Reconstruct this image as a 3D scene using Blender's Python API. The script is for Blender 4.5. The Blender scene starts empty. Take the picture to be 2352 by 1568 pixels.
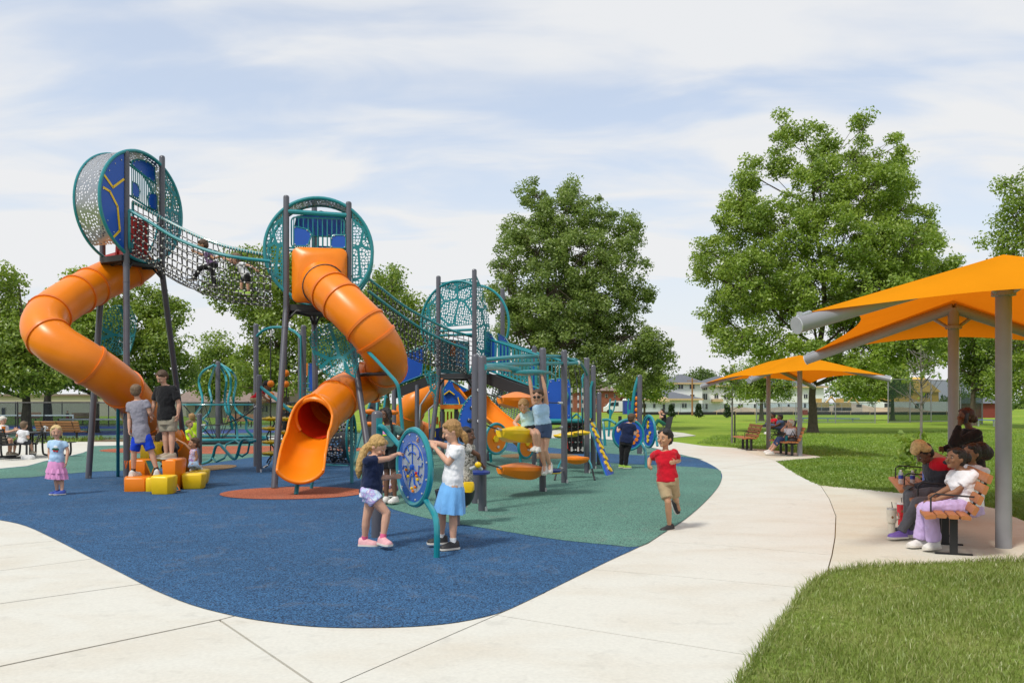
import bpy, math, random
import numpy as np
from mathutils import Vector, Matrix

scene = bpy.context.scene
COL = scene.collection
random.seed(7)
RNG = np.random.default_rng(11)

# ------------------------------------------------------------------ camera, light, exposure
FPX, CX, HY, EYE = 1960.0, 1176.0, 925.0, 1.65      # focal length / principal point / horizon in units of a 2352-wide frame
cam_data = bpy.data.cameras.new("camera")
cam = bpy.data.objects.new("camera", cam_data)
COL.objects.link(cam)
cam.location = (0, 0, EYE)
cam.rotation_euler = (math.radians(90), 0, 0)
cam_data.sensor_width = 36.0
cam_data.lens = 36.0 * FPX / 2352.0
cam_data.shift_y = (HY - 784.0) / 2352.0
cam_data.clip_end = 2000
scene.camera = cam

SUN_EL, SUN_AZ = math.radians(56), math.radians(222)   # azimuth measured clockwise from +Y; the sun stands behind the camera
world = bpy.data.worlds.new("World")
scene.world = world
world.use_nodes = True
def build_world():
    nt = world.node_tree
    N, L = nt.nodes, nt.links
    N.clear()
    out = N.new("ShaderNodeOutputWorld"); bg = N.new("ShaderNodeBackground")
    bg.inputs["Strength"].default_value = 0.1
    sky = N.new("ShaderNodeTexSky"); sky.sky_type = 'NISHITA'; sky.sun_disc = False
    sky.sun_elevation = SUN_EL; sky.sun_rotation = SUN_AZ
    sky.air_density = 1.0; sky.dust_density = 1.5; sky.ozone_density = 1.5
    tc = N.new("ShaderNodeTexCoord"); sep = N.new("ShaderNodeSeparateXYZ")
    L.new(tc.outputs["Generated"], sep.inputs[0])
    def math_(op, a, b=None):
        m = N.new("ShaderNodeMath"); m.operation = op
        for i, v in enumerate((a, b)):
            if v is None: continue
            if isinstance(v, (int, float)): m.inputs[i].default_value = v
            else: L.new(v, m.inputs[i])
        return m.outputs[0]
    zc = math_('ADD', math_('MAXIMUM', sep.outputs[2], 0.0), 0.22)
    u = math_('DIVIDE', sep.outputs[0], zc); v = math_('DIVIDE', sep.outputs[1], zc)
    comb = N.new("ShaderNodeCombineXYZ"); L.new(u, comb.inputs[0]); L.new(v, comb.inputs[1])
    mp = N.new("ShaderNodeMapping"); mp.inputs["Rotation"].default_value = (0, 0, math.radians(40))
    mp.inputs["Scale"].default_value = (0.85, 2.0, 1); mp.inputs["Location"].default_value = (3.2, 1.7, 0)
    L.new(comb.outputs[0], mp.inputs[0])
    n1 = N.new("ShaderNodeTexNoise"); n1.inputs["Scale"].default_value = 0.85; n1.inputs["Detail"].default_value = 6
    n1.inputs["Roughness"].default_value = 0.5; n1.inputs["Distortion"].default_value = 0.35
    L.new(mp.outputs[0], n1.inputs["Vector"])
    n2 = N.new("ShaderNodeTexNoise"); n2.inputs["Scale"].default_value = 2.6; n2.inputs["Detail"].default_value = 5
    n2.inputs["Distortion"].default_value = 0.6
    L.new(mp.outputs[0], n2.inputs["Vector"])
    s = math_('ADD', math_('MULTIPLY', n1.outputs[0], 0.62), math_('MULTIPLY', n2.outputs[0], 0.38))
    mr = N.new("ShaderNodeMapRange"); mr.interpolation_type = 'SMOOTHSTEP'
    mr.inputs["From Min"].default_value = 0.40; mr.inputs["From Max"].default_value = 0.58
    mr.inputs["To Min"].default_value = 0.57; mr.inputs["To Max"].default_value = 0.97
    L.new(s, mr.inputs[0])
    # the veil thickens towards the horizon
    hz = N.new("ShaderNodeMapRange"); hz.inputs["From Min"].default_value = 0.0; hz.inputs["From Max"].default_value = 0.32
    hz.inputs["To Min"].default_value = 0.45; hz.inputs["To Max"].default_value = 0.0
    L.new(sep.outputs[2], hz.inputs[0])
    mask = math_('MINIMUM', math_('ADD', mr.outputs[0], hz.outputs[0]), 1.0)
    mix = N.new("ShaderNodeMix"); mix.data_type = 'RGBA'
    gain = N.new("ShaderNodeVectorMath"); gain.operation = 'MULTIPLY'; gain.inputs[1].default_value = (1.22, 1.74, 2.05)
    L.new(sky.outputs[0], gain.inputs[0])
    L.new(mask, mix.inputs["Factor"]); L.new(gain.outputs[0], mix.inputs["A"])
    mix.inputs["B"].default_value = (8.5, 8.6, 8.75, 1)
    L.new(mix.outputs["Result"], bg.inputs["Color"]); L.new(bg.outputs[0], out.inputs["Surface"])
build_world()

sun_data = bpy.data.lights.new("sun", 'SUN')
sun_data.energy = 2.8; sun_data.angle = math.radians(9); sun_data.color = (1.0, 0.95, 0.87)
sun = bpy.data.objects.new("sun", sun_data); COL.objects.link(sun)
_d = Vector((math.sin(SUN_AZ) * math.cos(SUN_EL), math.cos(SUN_AZ) * math.cos(SUN_EL), math.sin(SUN_EL)))
sun.rotation_euler = _d.to_track_quat('Z', 'Y').to_euler()
sun.location = (0, -20, 40)

scene.view_settings.view_transform = 'Standard'
scene.view_settings.look = 'None'
scene.view_settings.exposure = 0.0
scene.view_settings.gamma = 1.0
scene.view_settings.use_curve_mapping = False
scene.render.engine = 'CYCLES'
scene.cycles.max_bounces = 6; scene.cycles.diffuse_bounces = 3; scene.cycles.glossy_bounces = 2
scene.cycles.transmission_bounces = 4; scene.cycles.transparent_max_bounces = 24
scene.cycles.caustics_reflective = False; scene.cycles.caustics_refractive = False
scene.cycles.use_denoising = True

# ------------------------------------------------------------------ survey helpers (photo measurements -> places in the world)
def P(x, y, d):
    return np.array([(x - CX) / FPX * d, d, EYE + (HY - y) / FPX * d])
def G(x, y, z=0.0):
    d = FPX * (EYE - z) / (y - HY)
    return np.array([(x - CX) / FPX * d, d, z])
def V3(*a): return np.array(a, float)
def nrm(v):
    v = np.asarray(v, float); l = np.linalg.norm(v)
    return v / l if l > 1e-12 else v

# ------------------------------------------------------------------ mesh builder
class MB:
    def __init__(s): s.v = []; s.f = []; s.m = []; s.n = 0
    def add(s, vs, fs, mi=0):
        o = s.n
        vs = np.asarray(vs, float)
        s.v.append(vs); s.n += len(vs)
        s.f.extend([tuple(i + o for i in f) for f in fs]); s.m.extend([mi] * len(fs))
        return s
    def loft(s, rings, cap0=True, cap1=True, closed=False, mi=0, ring_closed=True):
        k = len(rings[0]); nr = len(rings); fs = []
        for i in range(nr if closed else nr - 1):
            a, b = i * k, ((i + 1) % nr) * k
            for j in range(k if ring_closed else k - 1):
                j2 = (j + 1) % k
                fs.append((a + j, a + j2, b + j2, b + j))
        if not closed and ring_closed:
            if cap0: fs.append(tuple(range(k))[::-1])
            if cap1: fs.append(tuple((nr - 1) * k + j for j in range(k)))
        return s.add(np.concatenate([np.asarray(r, float) for r in rings]), fs, mi)
    def tube(s, pts, r, n=8, closed=False, cap=True, mi=0):
        pts = [np.asarray(p, float) for p in pts]; m = len(pts)
        rs = [r] * m if np.isscalar(r) else list(r)
        T = []
        for i in range(m):
            a = pts[(i - 1) % m] if (closed or i > 0) else pts[i]
            b = pts[(i + 1) % m] if (closed or i < m - 1) else pts[i]
            T.append(nrm(b - a))
        up = V3(0, 0, 1) if abs(T[0][2]) < 0.9 else V3(1, 0, 0)
        u = nrm(np.cross(T[0], up)); rings = []
        ang = np.arange(n) * 2 * math.pi / n
        for i in range(m):
            u = nrm(u - T[i] * np.dot(u, T[i])); w = np.cross(T[i], u)
            rings.append(pts[i] + rs[i] * (np.cos(ang)[:, None] * u + np.sin(ang)[:, None] * w))
        return s.loft(rings, cap, cap, closed, mi)
    def post(s, a, b, r, n=12, dome=True, mi=0):
        a = np.asarray(a, float); b = np.asarray(b, float); d = nrm(b - a)
        if not dome: return s.tube([a, b], r, n, mi=mi)
        return s.tube([a, b - d * r * .7, b - d * r * .3, b - d * r * .08, b], [r, r, r * .88, r * .6, r * .25], n, mi=mi)
    def rcone(s, a, b, ra, rb, n=10, mi=0):
        """tapered limb with rounded ends"""
        a = np.asarray(a, float); b = np.asarray(b, float); d = nrm(b - a)
        pts = [a - d * ra * .95, a - d * ra * .7, a - d * ra * .3, a, b, b + d * rb * .3, b + d * rb * .7, b + d * rb * .95]
        rs = [ra * .3, ra * .71, ra * .95, ra, rb, rb * .95, rb * .71, rb * .3]
        return s.tube(pts, rs, n, mi=mi)
    def box(s, c, size, R=None, mi=0):
        h = np.asarray(size, float) / 2
        vs = np.array([[x, y, z] for x in (-1, 1) for y in (-1, 1) for z in (-1, 1)]) * h
        if R is not None: vs = vs @ np.asarray(R, float)
        vs = vs + np.asarray(c, float)
        return s.add(vs, [(0, 1, 3, 2), (4, 6, 7, 5), (0, 4, 5, 1), (2, 3, 7, 6), (0, 2, 6, 4), (1, 5, 7, 3)], mi)
    def bar(s, a, b, w, h, up=(0, 0, 1), mi=0):
        a = np.asarray(a, float); b = np.asarray(b, float); t = nrm(b - a)
        u = nrm(np.cross(t, up)) if abs(np.dot(t, nrm(up))) < .99 else V3(1, 0, 0)
        v = np.cross(u, t)
        return s.box((a + b) / 2, (np.linalg.norm(b - a), w, h), np.array([t, u, v]), mi)
    def ball(s, c, r, n=10, R=None, mi=0):
        r = np.ones(3) * r; m = max(4, n // 2); rings = []
        ang = np.arange(n) * 2 * math.pi / n
        for i in range(m + 1):
            t = math.pi * (0.04 + 0.92 * i / m)
            ring = np.stack([np.cos(ang) * math.sin(t), np.sin(ang) * math.sin(t), np.full(n, -math.cos(t))], 1) * r
            if R is not None: ring = ring @ np.asarray(R, float)
            rings.append(ring + np.asarray(c, float))
        return s.loft(rings, mi=mi)
    def plate(s, poly, th, mi=0):
        """flat polygon given a thickness vector"""
        poly = np.asarray(poly, float); th = np.asarray(th, float); k = len(poly)
        fs = [tuple(range(k)), tuple(range(2 * k - 1, k - 1, -1))]
        fs += [(j, j + k, (j + 1) % k + k, (j + 1) % k) for j in range(k)]
        return s.add(np.concatenate([poly, poly + th]), fs, mi)
    def poly(s, pts, mi=0):
        return s.add(pts, [tuple(range(len(pts)))], mi)
    def build(s, name, mat, parent=None, smooth=True, angle=40):
        me = bpy.data.meshes.new(name)
        v = np.concatenate(s.v) if s.v else np.zeros((0, 3))
        o = bpy.data.objects.new(name, me)
        if parent is not None:
            o.parent = parent; v = v - world_loc(parent)
        me.from_pydata(v.tolist(), [], s.f)
        for m in (mat if isinstance(mat, (list, tuple)) else [mat]): me.materials.append(m)
        if isinstance(mat, (list, tuple)) and len(mat) > 1: me.polygons.foreach_set("material_index", s.m)
        fix_normals(me)
        if 'punched' in me.materials[0].name: flat_uv(me, v, getattr(s, 'uv', None))
        if smooth:
            me.polygons.foreach_set("use_smooth", [True] * len(me.polygons))
            if angle: me.set_sharp_from_angle(angle=math.radians(angle))
        me.update(); COL.objects.link(o)
        return o
import bmesh
def flat_uv(me, v, uv=None):
    """lay the hole pattern out flat on the sheet, in metres"""
    if uv is None:
        c = v.mean(0); w, e = np.linalg.eigh((v - c).T @ (v - c)); uv = np.column_stack([(v - c) @ e[:, 2], (v - c) @ e[:, 1]])
    l = me.uv_layers.new(name="sheet"); idx = np.zeros(len(me.loops), np.int32); me.loops.foreach_get("vertex_index", idx); l.data.foreach_set("uv", np.asarray(uv, np.float32)[idx].ravel())
def fix_normals(me):
    bm = bmesh.new(); bm.from_mesh(me); bmesh.ops.recalc_face_normals(bm, faces=bm.faces[:]); bm.to_mesh(me); bm.free()
WL = {}
def world_loc(o):
    return WL.get(o.name, np.zeros(3))
def thing(name, label, cat, loc, group=None):
    o = bpy.data.objects.new(name, None); COL.objects.link(o)
    o.empty_display_size = .2; o.location = [float(c) for c in loc]; WL[o.name] = np.asarray(loc, float)
    return tag(o, label, cat, group)
def tag(o, label=None, cat=None, group=None, kind=None):
    if label: o["label"] = label
    if cat: o["category"] = cat
    if group: o["group"] = group
    if kind: o["kind"] = kind
    return o
def part(b, name, mat, parent, **k):
    o = b.build(name, mat, parent, **k)
    WL[o.name] = world_loc(parent)
    return o
def rehome(o, loc):
    """give a single-mesh thing its origin at its base"""
    loc = Vector([float(c) for c in loc]); o.data.transform(Matrix.Translation(-loc)); o.location = loc; WL[o.name] = np.array(loc)
    return o
def copy_tree(o, parent=None):
    c = o.copy(); COL.objects.link(c)
    if parent is not None: c.parent = parent
    for ch in o.children: copy_tree(ch, c)
    return c
def structure(b, name, mat, **k):
    o = b.build(name, mat, None, **k); o["kind"] = "structure"; return o
def spline(pts, n=8, closed=False):
    """Catmull-Rom through the points (any dimension)"""
    p = np.asarray(pts, float); m = len(p); out = []
    for i in range(m if closed else m - 1):
        if closed: a, b, c, d = p[(i - 1) % m], p[i], p[(i + 1) % m], p[(i + 2) % m]
        else: a, b, c, d = p[max(i - 1, 0)], p[i], p[i + 1], p[min(i + 2, m - 1)]
        for k in range(n):
            t = k / n
            out.append(.5 * ((2 * b) + (c - a) * t + (2 * a - 5 * b + 4 * c - d) * t * t + (3 * b - a - 3 * c + d) * t ** 3))
    if not closed: out.append(p[-1])
    return np.array(out)

# ------------------------------------------------------------------ materials
def new_mat(name):
    m = bpy.data.materials.new(name); m.use_nodes = True
    nt = m.node_tree; b = nt.nodes["Principled BSDF"]
    return m, nt, b
def srgb(r, g, b): 
    f = lambda c: (c / 12.92 if c <= .04045 else ((c + .055) / 1.055) ** 2.4)
    return (f(r / 255), f(g / 255), f(b / 255))
def mat(name, col, rough=.5, metal=0.0, var=.12, scale=6.0, bump=0.0, bscale=60.0, coat=0.0, spec=.5, sheen=0.0, sss=0.0):
    """painted / plastic / cloth surface: colour with soft mottling, roughness variation and optional fine relief"""
    m, nt, b = new_mat(name); N, L = nt.nodes, nt.links
    tc = N.new("ShaderNodeTexCoord")
    nz = N.new("ShaderNodeTexNoise"); nz.inputs["Scale"].default_value = scale; nz.inputs["Detail"].default_value = 4
    L.new(tc.outputs["Object"], nz.inputs["Vector"])
    mr = N.new("ShaderNodeMapRange"); mr.inputs["From Min"].default_value = .3; mr.inputs["From Max"].default_value = .7
    mr.inputs["To Min"].default_value = 1 - var; mr.inputs["To Max"].default_value = 1 + var * .6
    L.new(nz.outputs[0], mr.inputs[0])
    mx = N.new("ShaderNodeVectorMath"); mx.operation = 'SCALE'; mx.inputs[0].default_value = col[:3]
    L.new(mr.outputs[0], mx.inputs["Scale"]); L.new(mx.outputs[0], b.inputs["Base Color"])
    r2 = N.new("ShaderNodeMapRange"); r2.inputs["To Min"].default_value = max(.03, rough - .08); r2.inputs["To Max"].default_value = min(1, rough + .1)
    L.new(nz.outputs[0], r2.inputs[0]); L.new(r2.outputs[0], b.inputs["Roughness"])
    b.inputs["Metallic"].default_value = metal; b.inputs["Coat Weight"].default_value = coat
    b.inputs["Specular IOR Level"].default_value = spec
    if sheen: b.inputs["Sheen Weight"].default_value = sheen
    if sss:
        b.inputs["Subsurface Weight"].default_value = sss; b.inputs["Subsurface Radius"].default_value = (.012, .004, .002)
    if bump:
        n2 = N.new("ShaderNodeTexNoise"); n2.inputs["Scale"].default_value = bscale; n2.inputs["Detail"].default_value = 3
        L.new(tc.outputs["Object"], n2.inputs["Vector"])
        bp = N.new("ShaderNodeBump"); bp.inputs["Strength"].default_value = bump; bp.inputs["Distance"].default_value = .01
        L.new(n2.outputs[0], bp.inputs["Height"]); L.new(bp.outputs[0], b.inputs["Normal"])
    return m
def cloth(name, col, fold=.35, print_=None):
    m = mat(name, col, .9, var=.08, scale=9, spec=.15, sheen=.15)
    nt = m.node_tree; N, L = nt.nodes, nt.links; b = N["Principled BSDF"]
    tc = N.new("ShaderNodeTexCoord"); mp = N.new("ShaderNodeMapping"); mp.inputs["Scale"].default_value = (13, 13, 5)
    L.new(tc.outputs["Object"], mp.inputs[0])
    nz = N.new("ShaderNodeTexNoise"); nz.inputs["Scale"].default_value = 1; nz.inputs["Detail"].default_value = 2; nz.inputs["Distortion"].default_value = 1.2
    L.new(mp.outputs[0], nz.inputs["Vector"])
    bp = N.new("ShaderNodeBump"); bp.inputs["Strength"].default_value = fold; bp.inputs["Distance"].default_value = .03
    L.new(nz.outputs[0], bp.inputs["Height"]); L.new(bp.outputs[0], b.inputs["Normal"])
    return m
def grain_mat(name, cols, scale=110, rough=.9, big=.12):
    """poured rubber granules: cells of several colours with relief between them"""
    m, nt, b = new_mat(name); N, L = nt.nodes, nt.links
    tc = N.new("ShaderNodeTexCoord")
    vo = N.new("ShaderNodeTexVoronoi"); vo.inputs["Scale"].default_value = scale; L.new(tc.outputs["Object"], vo.inputs["Vector"])
    sp = N.new("ShaderNodeSeparateColor"); L.new(vo.outputs["Color"], sp.inputs[0])
    cr = N.new("ShaderNodeValToRGB"); cr.color_ramp.interpolation = 'CONSTANT'
    el = cr.color_ramp.elements; pos = 0
    el[0].position = 0; el[0].color = (*cols[0][1], 1); pos = cols[0][0]
    el[1].position = pos; el[1].color = (*cols[1][1], 1); pos += cols[1][0]
    for wgt, c in cols[2:]:
        e = el.new(min(pos, .999)); e.color = (*c, 1); pos += wgt
    L.new(sp.outputs[0], cr.inputs[0])
    nz = N.new("ShaderNodeTexNoise"); nz.inputs["Scale"].default_value = .55; nz.inputs["Detail"].default_value = 5; L.new(tc.outputs["Object"], nz.inputs["Vector"])
    mr = N.new("ShaderNodeMapRange"); mr.inputs["From Min"].default_value = .3; mr.inputs["From Max"].default_value = .7
    mr.inputs["To Min"].default_value = 1 - big; mr.inputs["To Max"].default_value = 1 + big; L.new(nz.outputs[0], mr.inputs[0])
    mx = N.new("ShaderNodeVectorMath"); mx.operation = 'SCALE'; L.new(cr.outputs[0], mx.inputs[0]); L.new(mr.outputs[0], mx.inputs["Scale"])
    L.new(mx.outputs[0], b.inputs["Base Color"]); b.inputs["Roughness"].default_value = rough; b.inputs["Specular IOR Level"].default_value = .25
    bp = N.new("ShaderNodeBump"); bp.inputs["Strength"].default_value = .5; bp.inputs["Distance"].default_value = .004
    n3 = N.new("ShaderNodeTexNoise"); n3.inputs["Scale"].default_value = 2.6; n3.inputs["Detail"].default_value = 6; n3.inputs["Distortion"].default_value = 1.0; L.new(tc.outputs["Object"], n3.inputs["Vector"])
    r3 = N.new("ShaderNodeMapRange"); r3.inputs["From Min"].default_value = .55; r3.inputs["From Max"].default_value = .75; r3.inputs["To Max"].default_value = .22; L.new(n3.outputs[0], r3.inputs[0])
    dm = N.new("ShaderNodeMix"); dm.data_type = 'RGBA'; L.new(r3.outputs[0], dm.inputs["Factor"]); L.new(mx.outputs[0], dm.inputs["A"]); dm.inputs["B"].default_value = (.21, .20, .18, 1); L.new(dm.outputs["Result"], b.inputs["Base Color"])
    L.new(vo.outputs["Distance"], bp.inputs["Height"]); L.new(bp.outputs[0], b.inputs["Normal"])
    return m
def concrete_mat(name, col, stain):
    m, nt, b = new_mat(name); N, L = nt.nodes, nt.links
    tc = N.new("ShaderNodeTexCoord")
    def noise(sc, det, vec, dist=0):
        n = N.new("ShaderNodeTexNoise"); n.inputs["Scale"].default_value = sc; n.inputs["Detail"].default_value = det
        n.inputs["Distortion"].default_value = dist; L.new(vec, n.inputs["Vector"]); return n.outputs[0]
    mp = N.new("ShaderNodeMapping"); mp.inputs["Scale"].default_value = (1, 1.9, 1); mp.inputs["Rotation"].default_value = (0, 0, .45)
    L.new(tc.outputs["Object"], mp.inputs[0])
    a = noise(.9, 6, mp.outputs[0], .4); c = noise(40, 3, tc.outputs["Object"]); d = noise(5, 6, tc.outputs["Object"], .8)
    mr = N.new("ShaderNodeMapRange"); mr.inputs["From Min"].default_value = .42; mr.inputs["From Max"].default_value = .74; mr.inputs["To Max"].default_value = .7
    L.new(a, mr.inputs[0])
    mix = N.new("ShaderNodeMix"); mix.data_type = 'RGBA'; L.new(mr.outputs[0], mix.inputs["Factor"])
    mix.inputs["A"].default_value = (*col, 1); mix.inputs["B"].default_value = (*stain, 1)
    m2 = N.new("ShaderNodeMapRange"); m2.inputs["From Min"].default_value = .25; m2.inputs["From Max"].default_value = .75
    m2.inputs["To Min"].default_value = .93; m2.inputs["To Max"].default_value = 1.05; L.new(c, m2.inputs[0])
    m3 = N.new("ShaderNodeMapRange"); m3.inputs["From Min"].default_value = .58; m3.inputs["From Max"].default_value = .72
    m3.inputs["To Min"].default_value = 1; m3.inputs["To Max"].default_value = .9; L.new(d, m3.inputs[0])
    mm = N.new("ShaderNodeMath"); mm.operation = 'MULTIPLY'; L.new(m2.outputs[0], mm.inputs[0]); L.new(m3.outputs[0], mm.inputs[1])
    sc = N.new("ShaderNodeVectorMath"); sc.operation = 'SCALE'; L.new(mix.outputs["Result"], sc.inputs[0]); L.new(mm.outputs[0], sc.inputs["Scale"])
    L.new(sc.outputs[0], b.inputs["Base Color"]); b.inputs["Roughness"].default_value = .85; b.inputs["Specular IOR Level"].default_value = .3
    bp = N.new("ShaderNodeBump"); bp.inputs["Strength"].default_value = .25; bp.inputs["Distance"].default_value = .004
    L.new(c, bp.inputs["Height"]); L.new(bp.outputs[0], b.inputs["Normal"])
    return m
def lawn_mat(name, c1, c2, c3, scale=1.0):
    m, nt, b = new_mat(name); N, L = nt.nodes, nt.links
    tc = N.new("ShaderNodeTexCoord")
    def noise(sc, det, stretch=None):
        n = N.new("ShaderNodeTexNoise"); n.inputs["Scale"].default_value = sc; n.inputs["Detail"].default_value = det
        if stretch:
            mp = N.new("ShaderNodeMapping"); mp.inputs["Scale"].default_value = stretch; L.new(tc.outputs["Object"], mp.inputs[0]); L.new(mp.outputs[0], n.inputs["Vector"])
        else: L.new(tc.outputs["Object"], n.inputs["Vector"])
        return n.outputs[0]
    a = noise(.12 * scale, 5, (1, 1.6, 1)); f = noise(26, 4); g = noise(2.2, 5)
    r1 = N.new("ShaderNodeMapRange"); r1.inputs["From Min"].default_value = .4; r1.inputs["From Max"].default_value = .62; L.new(a, r1.inputs[0])
    mix = N.new("ShaderNodeMix"); mix.data_type = 'RGBA'; L.new(r1.outputs[0], mix.inputs["Factor"])
    mix.inputs["A"].default_value = (*c1, 1); mix.inputs["B"].default_value = (*c2, 1)
    r2 = N.new("ShaderNodeMapRange"); r2.inputs["From Min"].default_value = .5; r2.inputs["From Max"].default_value = .72; r2.inputs["To Max"].default_value = .6; L.new(g, r2.inputs[0])
    mix2 = N.new("ShaderNodeMix"); mix2.data_type = 'RGBA'; L.new(r2.outputs[0], mix2.inputs["Factor"])
    L.new(mix.outputs["Result"], mix2.inputs["A"]); mix2.inputs["B"].default_value = (*c3, 1)
    r3 = N.new("ShaderNodeMapRange"); r3.inputs["From Min"].default_value = .3; r3.inputs["From Max"].default_value = .7
    r3.inputs["To Min"].default_value = .6; r3.inputs["To Max"].default_value = 1.35; L.new(f, r3.inputs[0])
    sc = N.new("ShaderNodeVectorMath"); sc.operation = 'SCALE'; L.new(mix2.outputs["Result"], sc.inputs[0]); L.new(r3.outputs[0], sc.inputs["Scale"])
    L.new(sc.outputs[0], b.inputs["Base Color"]); b.inputs["Roughness"].default_value = .95; b.inputs["Specular IOR Level"].default_value = .1
    bp = N.new("ShaderNodeBump"); bp.inputs["Strength"].default_value = .6; bp.inputs["Distance"].default_value = .03
    L.new(f, bp.inputs["Height"]); L.new(bp.outputs[0], b.inputs["Normal"])
    return m
def perf_mat(name, col, cells=15.0, hole=.48, vein=1.9, rough=.45, metal=0.0):
    """sheet metal punched with rounded holes in a leaf-like pattern; solid veins are left between groups of holes"""
    m, nt, b = new_mat(name); N, L = nt.nodes, nt.links
    tc = N.new("ShaderNodeTexCoord")
    def vor(sc, feat):
        q = N.new("ShaderNodeTexVoronoi"); q.voronoi_dimensions = '2D'; q.feature = feat; q.inputs["Scale"].default_value = sc; L.new(tc.outputs["UV"], q.inputs["Vector"]); return q
    v1, v3, v2 = vor(cells, 'DISTANCE_TO_EDGE'), vor(cells, 'F1'), vor(vein, 'DISTANCE_TO_EDGE')
    for q in (v1, v3): q.inputs["Randomness"].default_value = .7
    a1 = N.new("ShaderNodeMath"); a1.operation = 'GREATER_THAN'; a1.inputs[1].default_value = .10; L.new(v1.outputs["Distance"], a1.inputs[0])
    a2 = N.new("ShaderNodeMath"); a2.operation = 'LESS_THAN'; a2.inputs[1].default_value = hole; L.new(v3.outputs["Distance"], a2.inputs[0])
    a = N.new("ShaderNodeMath"); a.operation = 'MULTIPLY'; L.new(a1.outputs[0], a.inputs[0]); L.new(a2.outputs[0], a.inputs[1])
    c = N.new("ShaderNodeMath"); c.operation = 'GREATER_THAN'; c.inputs[1].default_value = .05; L.new(v2.outputs["Distance"], c.inputs[0])
    mm = N.new("ShaderNodeMath"); mm.operation = 'MULTIPLY'; L.new(a.outputs[0], mm.inputs[0]); L.new(c.outputs[0], mm.inputs[1])
    tr = N.new("ShaderNodeBsdfTransparent"); mix = N.new("ShaderNodeMixShader")
    L.new(mm.outputs[0], mix.inputs[0]); L.new(b.outputs[0], mix.inputs[1]); L.new(tr.outputs[0], mix.inputs[2])
    L.new(mix.outputs[0], nt.nodes["Material Output"].inputs["Surface"])
    b.inputs["Base Color"].default_value = (*col, 1); b.inputs["Roughness"].default_value = rough; b.inputs["Metallic"].default_value = metal
    return m
def leaf_mat(name, c1, c2, c3, trans=.48):
    m, nt, b = new_mat(name); N, L = nt.nodes, nt.links
    geo = N.new("ShaderNodeNewGeometry"); tc = N.new("ShaderNodeTexCoord")
    nz = N.new("ShaderNodeTexNoise"); nz.inputs["Scale"].default_value = .55; nz.inputs["Detail"].default_value = 3; L.new(tc.outputs["Object"], nz.inputs["Vector"])
    r1 = N.new("ShaderNodeMapRange"); r1.inputs["From Min"].default_value = .36; r1.inputs["From Max"].default_value = .66; L.new(nz.outputs[0], r1.inputs[0])
    mix = N.new("ShaderNodeMix"); mix.data_type = 'RGBA'; L.new(r1.outputs[0], mix.inputs["Factor"])
    mix.inputs["A"].default_value = (*c1, 1); mix.inputs["B"].default_value = (*c2, 1)
    r2 = N.new("ShaderNodeMapRange"); r2.inputs["From Min"].default_value = .55; r2.inputs["From Max"].default_value = 1; r2.inputs["To Max"].default_value = .8
    L.new(geo.outputs["Random Per Island"], r2.inputs[0])
    m2 = N.new("ShaderNodeMix"); m2.data_type = 'RGBA'; L.new(r2.outputs[0], m2.inputs["Factor"]); L.new(mix.outputs["Result"], m2.inputs["A"]); m2.inputs["B"].default_value = (*c3, 1)
    df = N.new("ShaderNodeBsdfDiffuse"); tl = N.new("ShaderNodeBsdfTranslucent"); gl = N.new("ShaderNodeBsdfGlossy"); gl.inputs["Roughness"].default_value = .45
    L.new(m2.outputs["Result"], df.inputs["Color"]); L.new(m2.outputs["Result"], tl.inputs["Color"])
    s1 = N.new("ShaderNodeMixShader"); s1.inputs[0].default_value = trans; L.new(df.outputs[0], s1.inputs[1]); L.new(tl.outputs[0], s1.inputs[2])
    s2 = N.new("ShaderNodeMixShader"); s2.inputs[0].default_value = .05; L.new(s1.outputs[0], s2.inputs[1]); L.new(gl.outputs[0], s2.inputs[2])
    L.new(s2.outputs[0], N["Material Output"].inputs["Surface"]); N.remove(b)
    return m

M = {}
M['teal'] = mat('teal_paint', (.008, .225, .26), .32, var=.06, coat=.25)
M['tealdark'] = mat('dark_teal_paint', (.006, .16, .19), .4, var=.06)
M['post'] = mat('charcoal_post', (.085, .085, .105), .38, var=.08, coat=.15)
M['black'] = mat('black_coating', (.018, .018, .02), .45)
M['deck'] = mat('deck_coating', (.03, .03, .033), .6)
M['steel'] = mat('galvanised_steel', (.55, .56, .58), .35, metal=.85)
M['silver'] = mat('silver_fitting', (.62, .62, .62), .35, metal=.5)
M['orange'] = mat('orange_plastic', (.83, .215, .005), .33, var=.10, scale=1.6, bump=.02, bscale=8, spec=.38)
M['orange2'] = mat('orange_plastic_flange', (.72, .17, .012), .38, var=.1, scale=3)
M['red'] = mat('red_plastic', (.5, .012, .008), .4)
M['yellow'] = mat('yellow_plastic', (.86, .55, .006), .35, var=.06)
M['blue'] = mat('blue_panel', (.008, .085, .46), .35, var=.07, scale=3)
M['navy'] = mat('navy_panel', (.008, .03, .2), .4)
M['perf'] = perf_mat('teal_punched_sheet', (.008, .2, .23))
M['perfgrey'] = perf_mat('grey_punched_sheet', (.36, .37, .39), cells=14, hole=.31, vein=1.7, rough=.32, metal=.65)
M['perffine'] = perf_mat('teal_fine_punched_sheet', (.008, .2, .23), cells=22, vein=1.6)
M['perfdark'] = perf_mat('charcoal_punched_sheet', (.05, .05, .06), cells=12, hole=.42, vein=1.6)
M['rope'] = mat('black_rope', (.04, .04, .043), .8)
M['knot'] = mat('pale_rope_clamp', (.72, .72, .68), .5)
M['wood'] = mat('cedar_slat', srgb(168, 106, 60), .55, var=.16, scale=14)
M['wood2'] = mat('weathered_slat', srgb(150, 105, 62), .6, var=.16, scale=14)
M['canopy'] = mat('orange_shade_fabric', (.93, .40, .02), .85, var=.03, spec=.2)
M['greypole'] = mat('grey_steel_pole', (.25, .25, .265), .38, var=.06)
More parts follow.
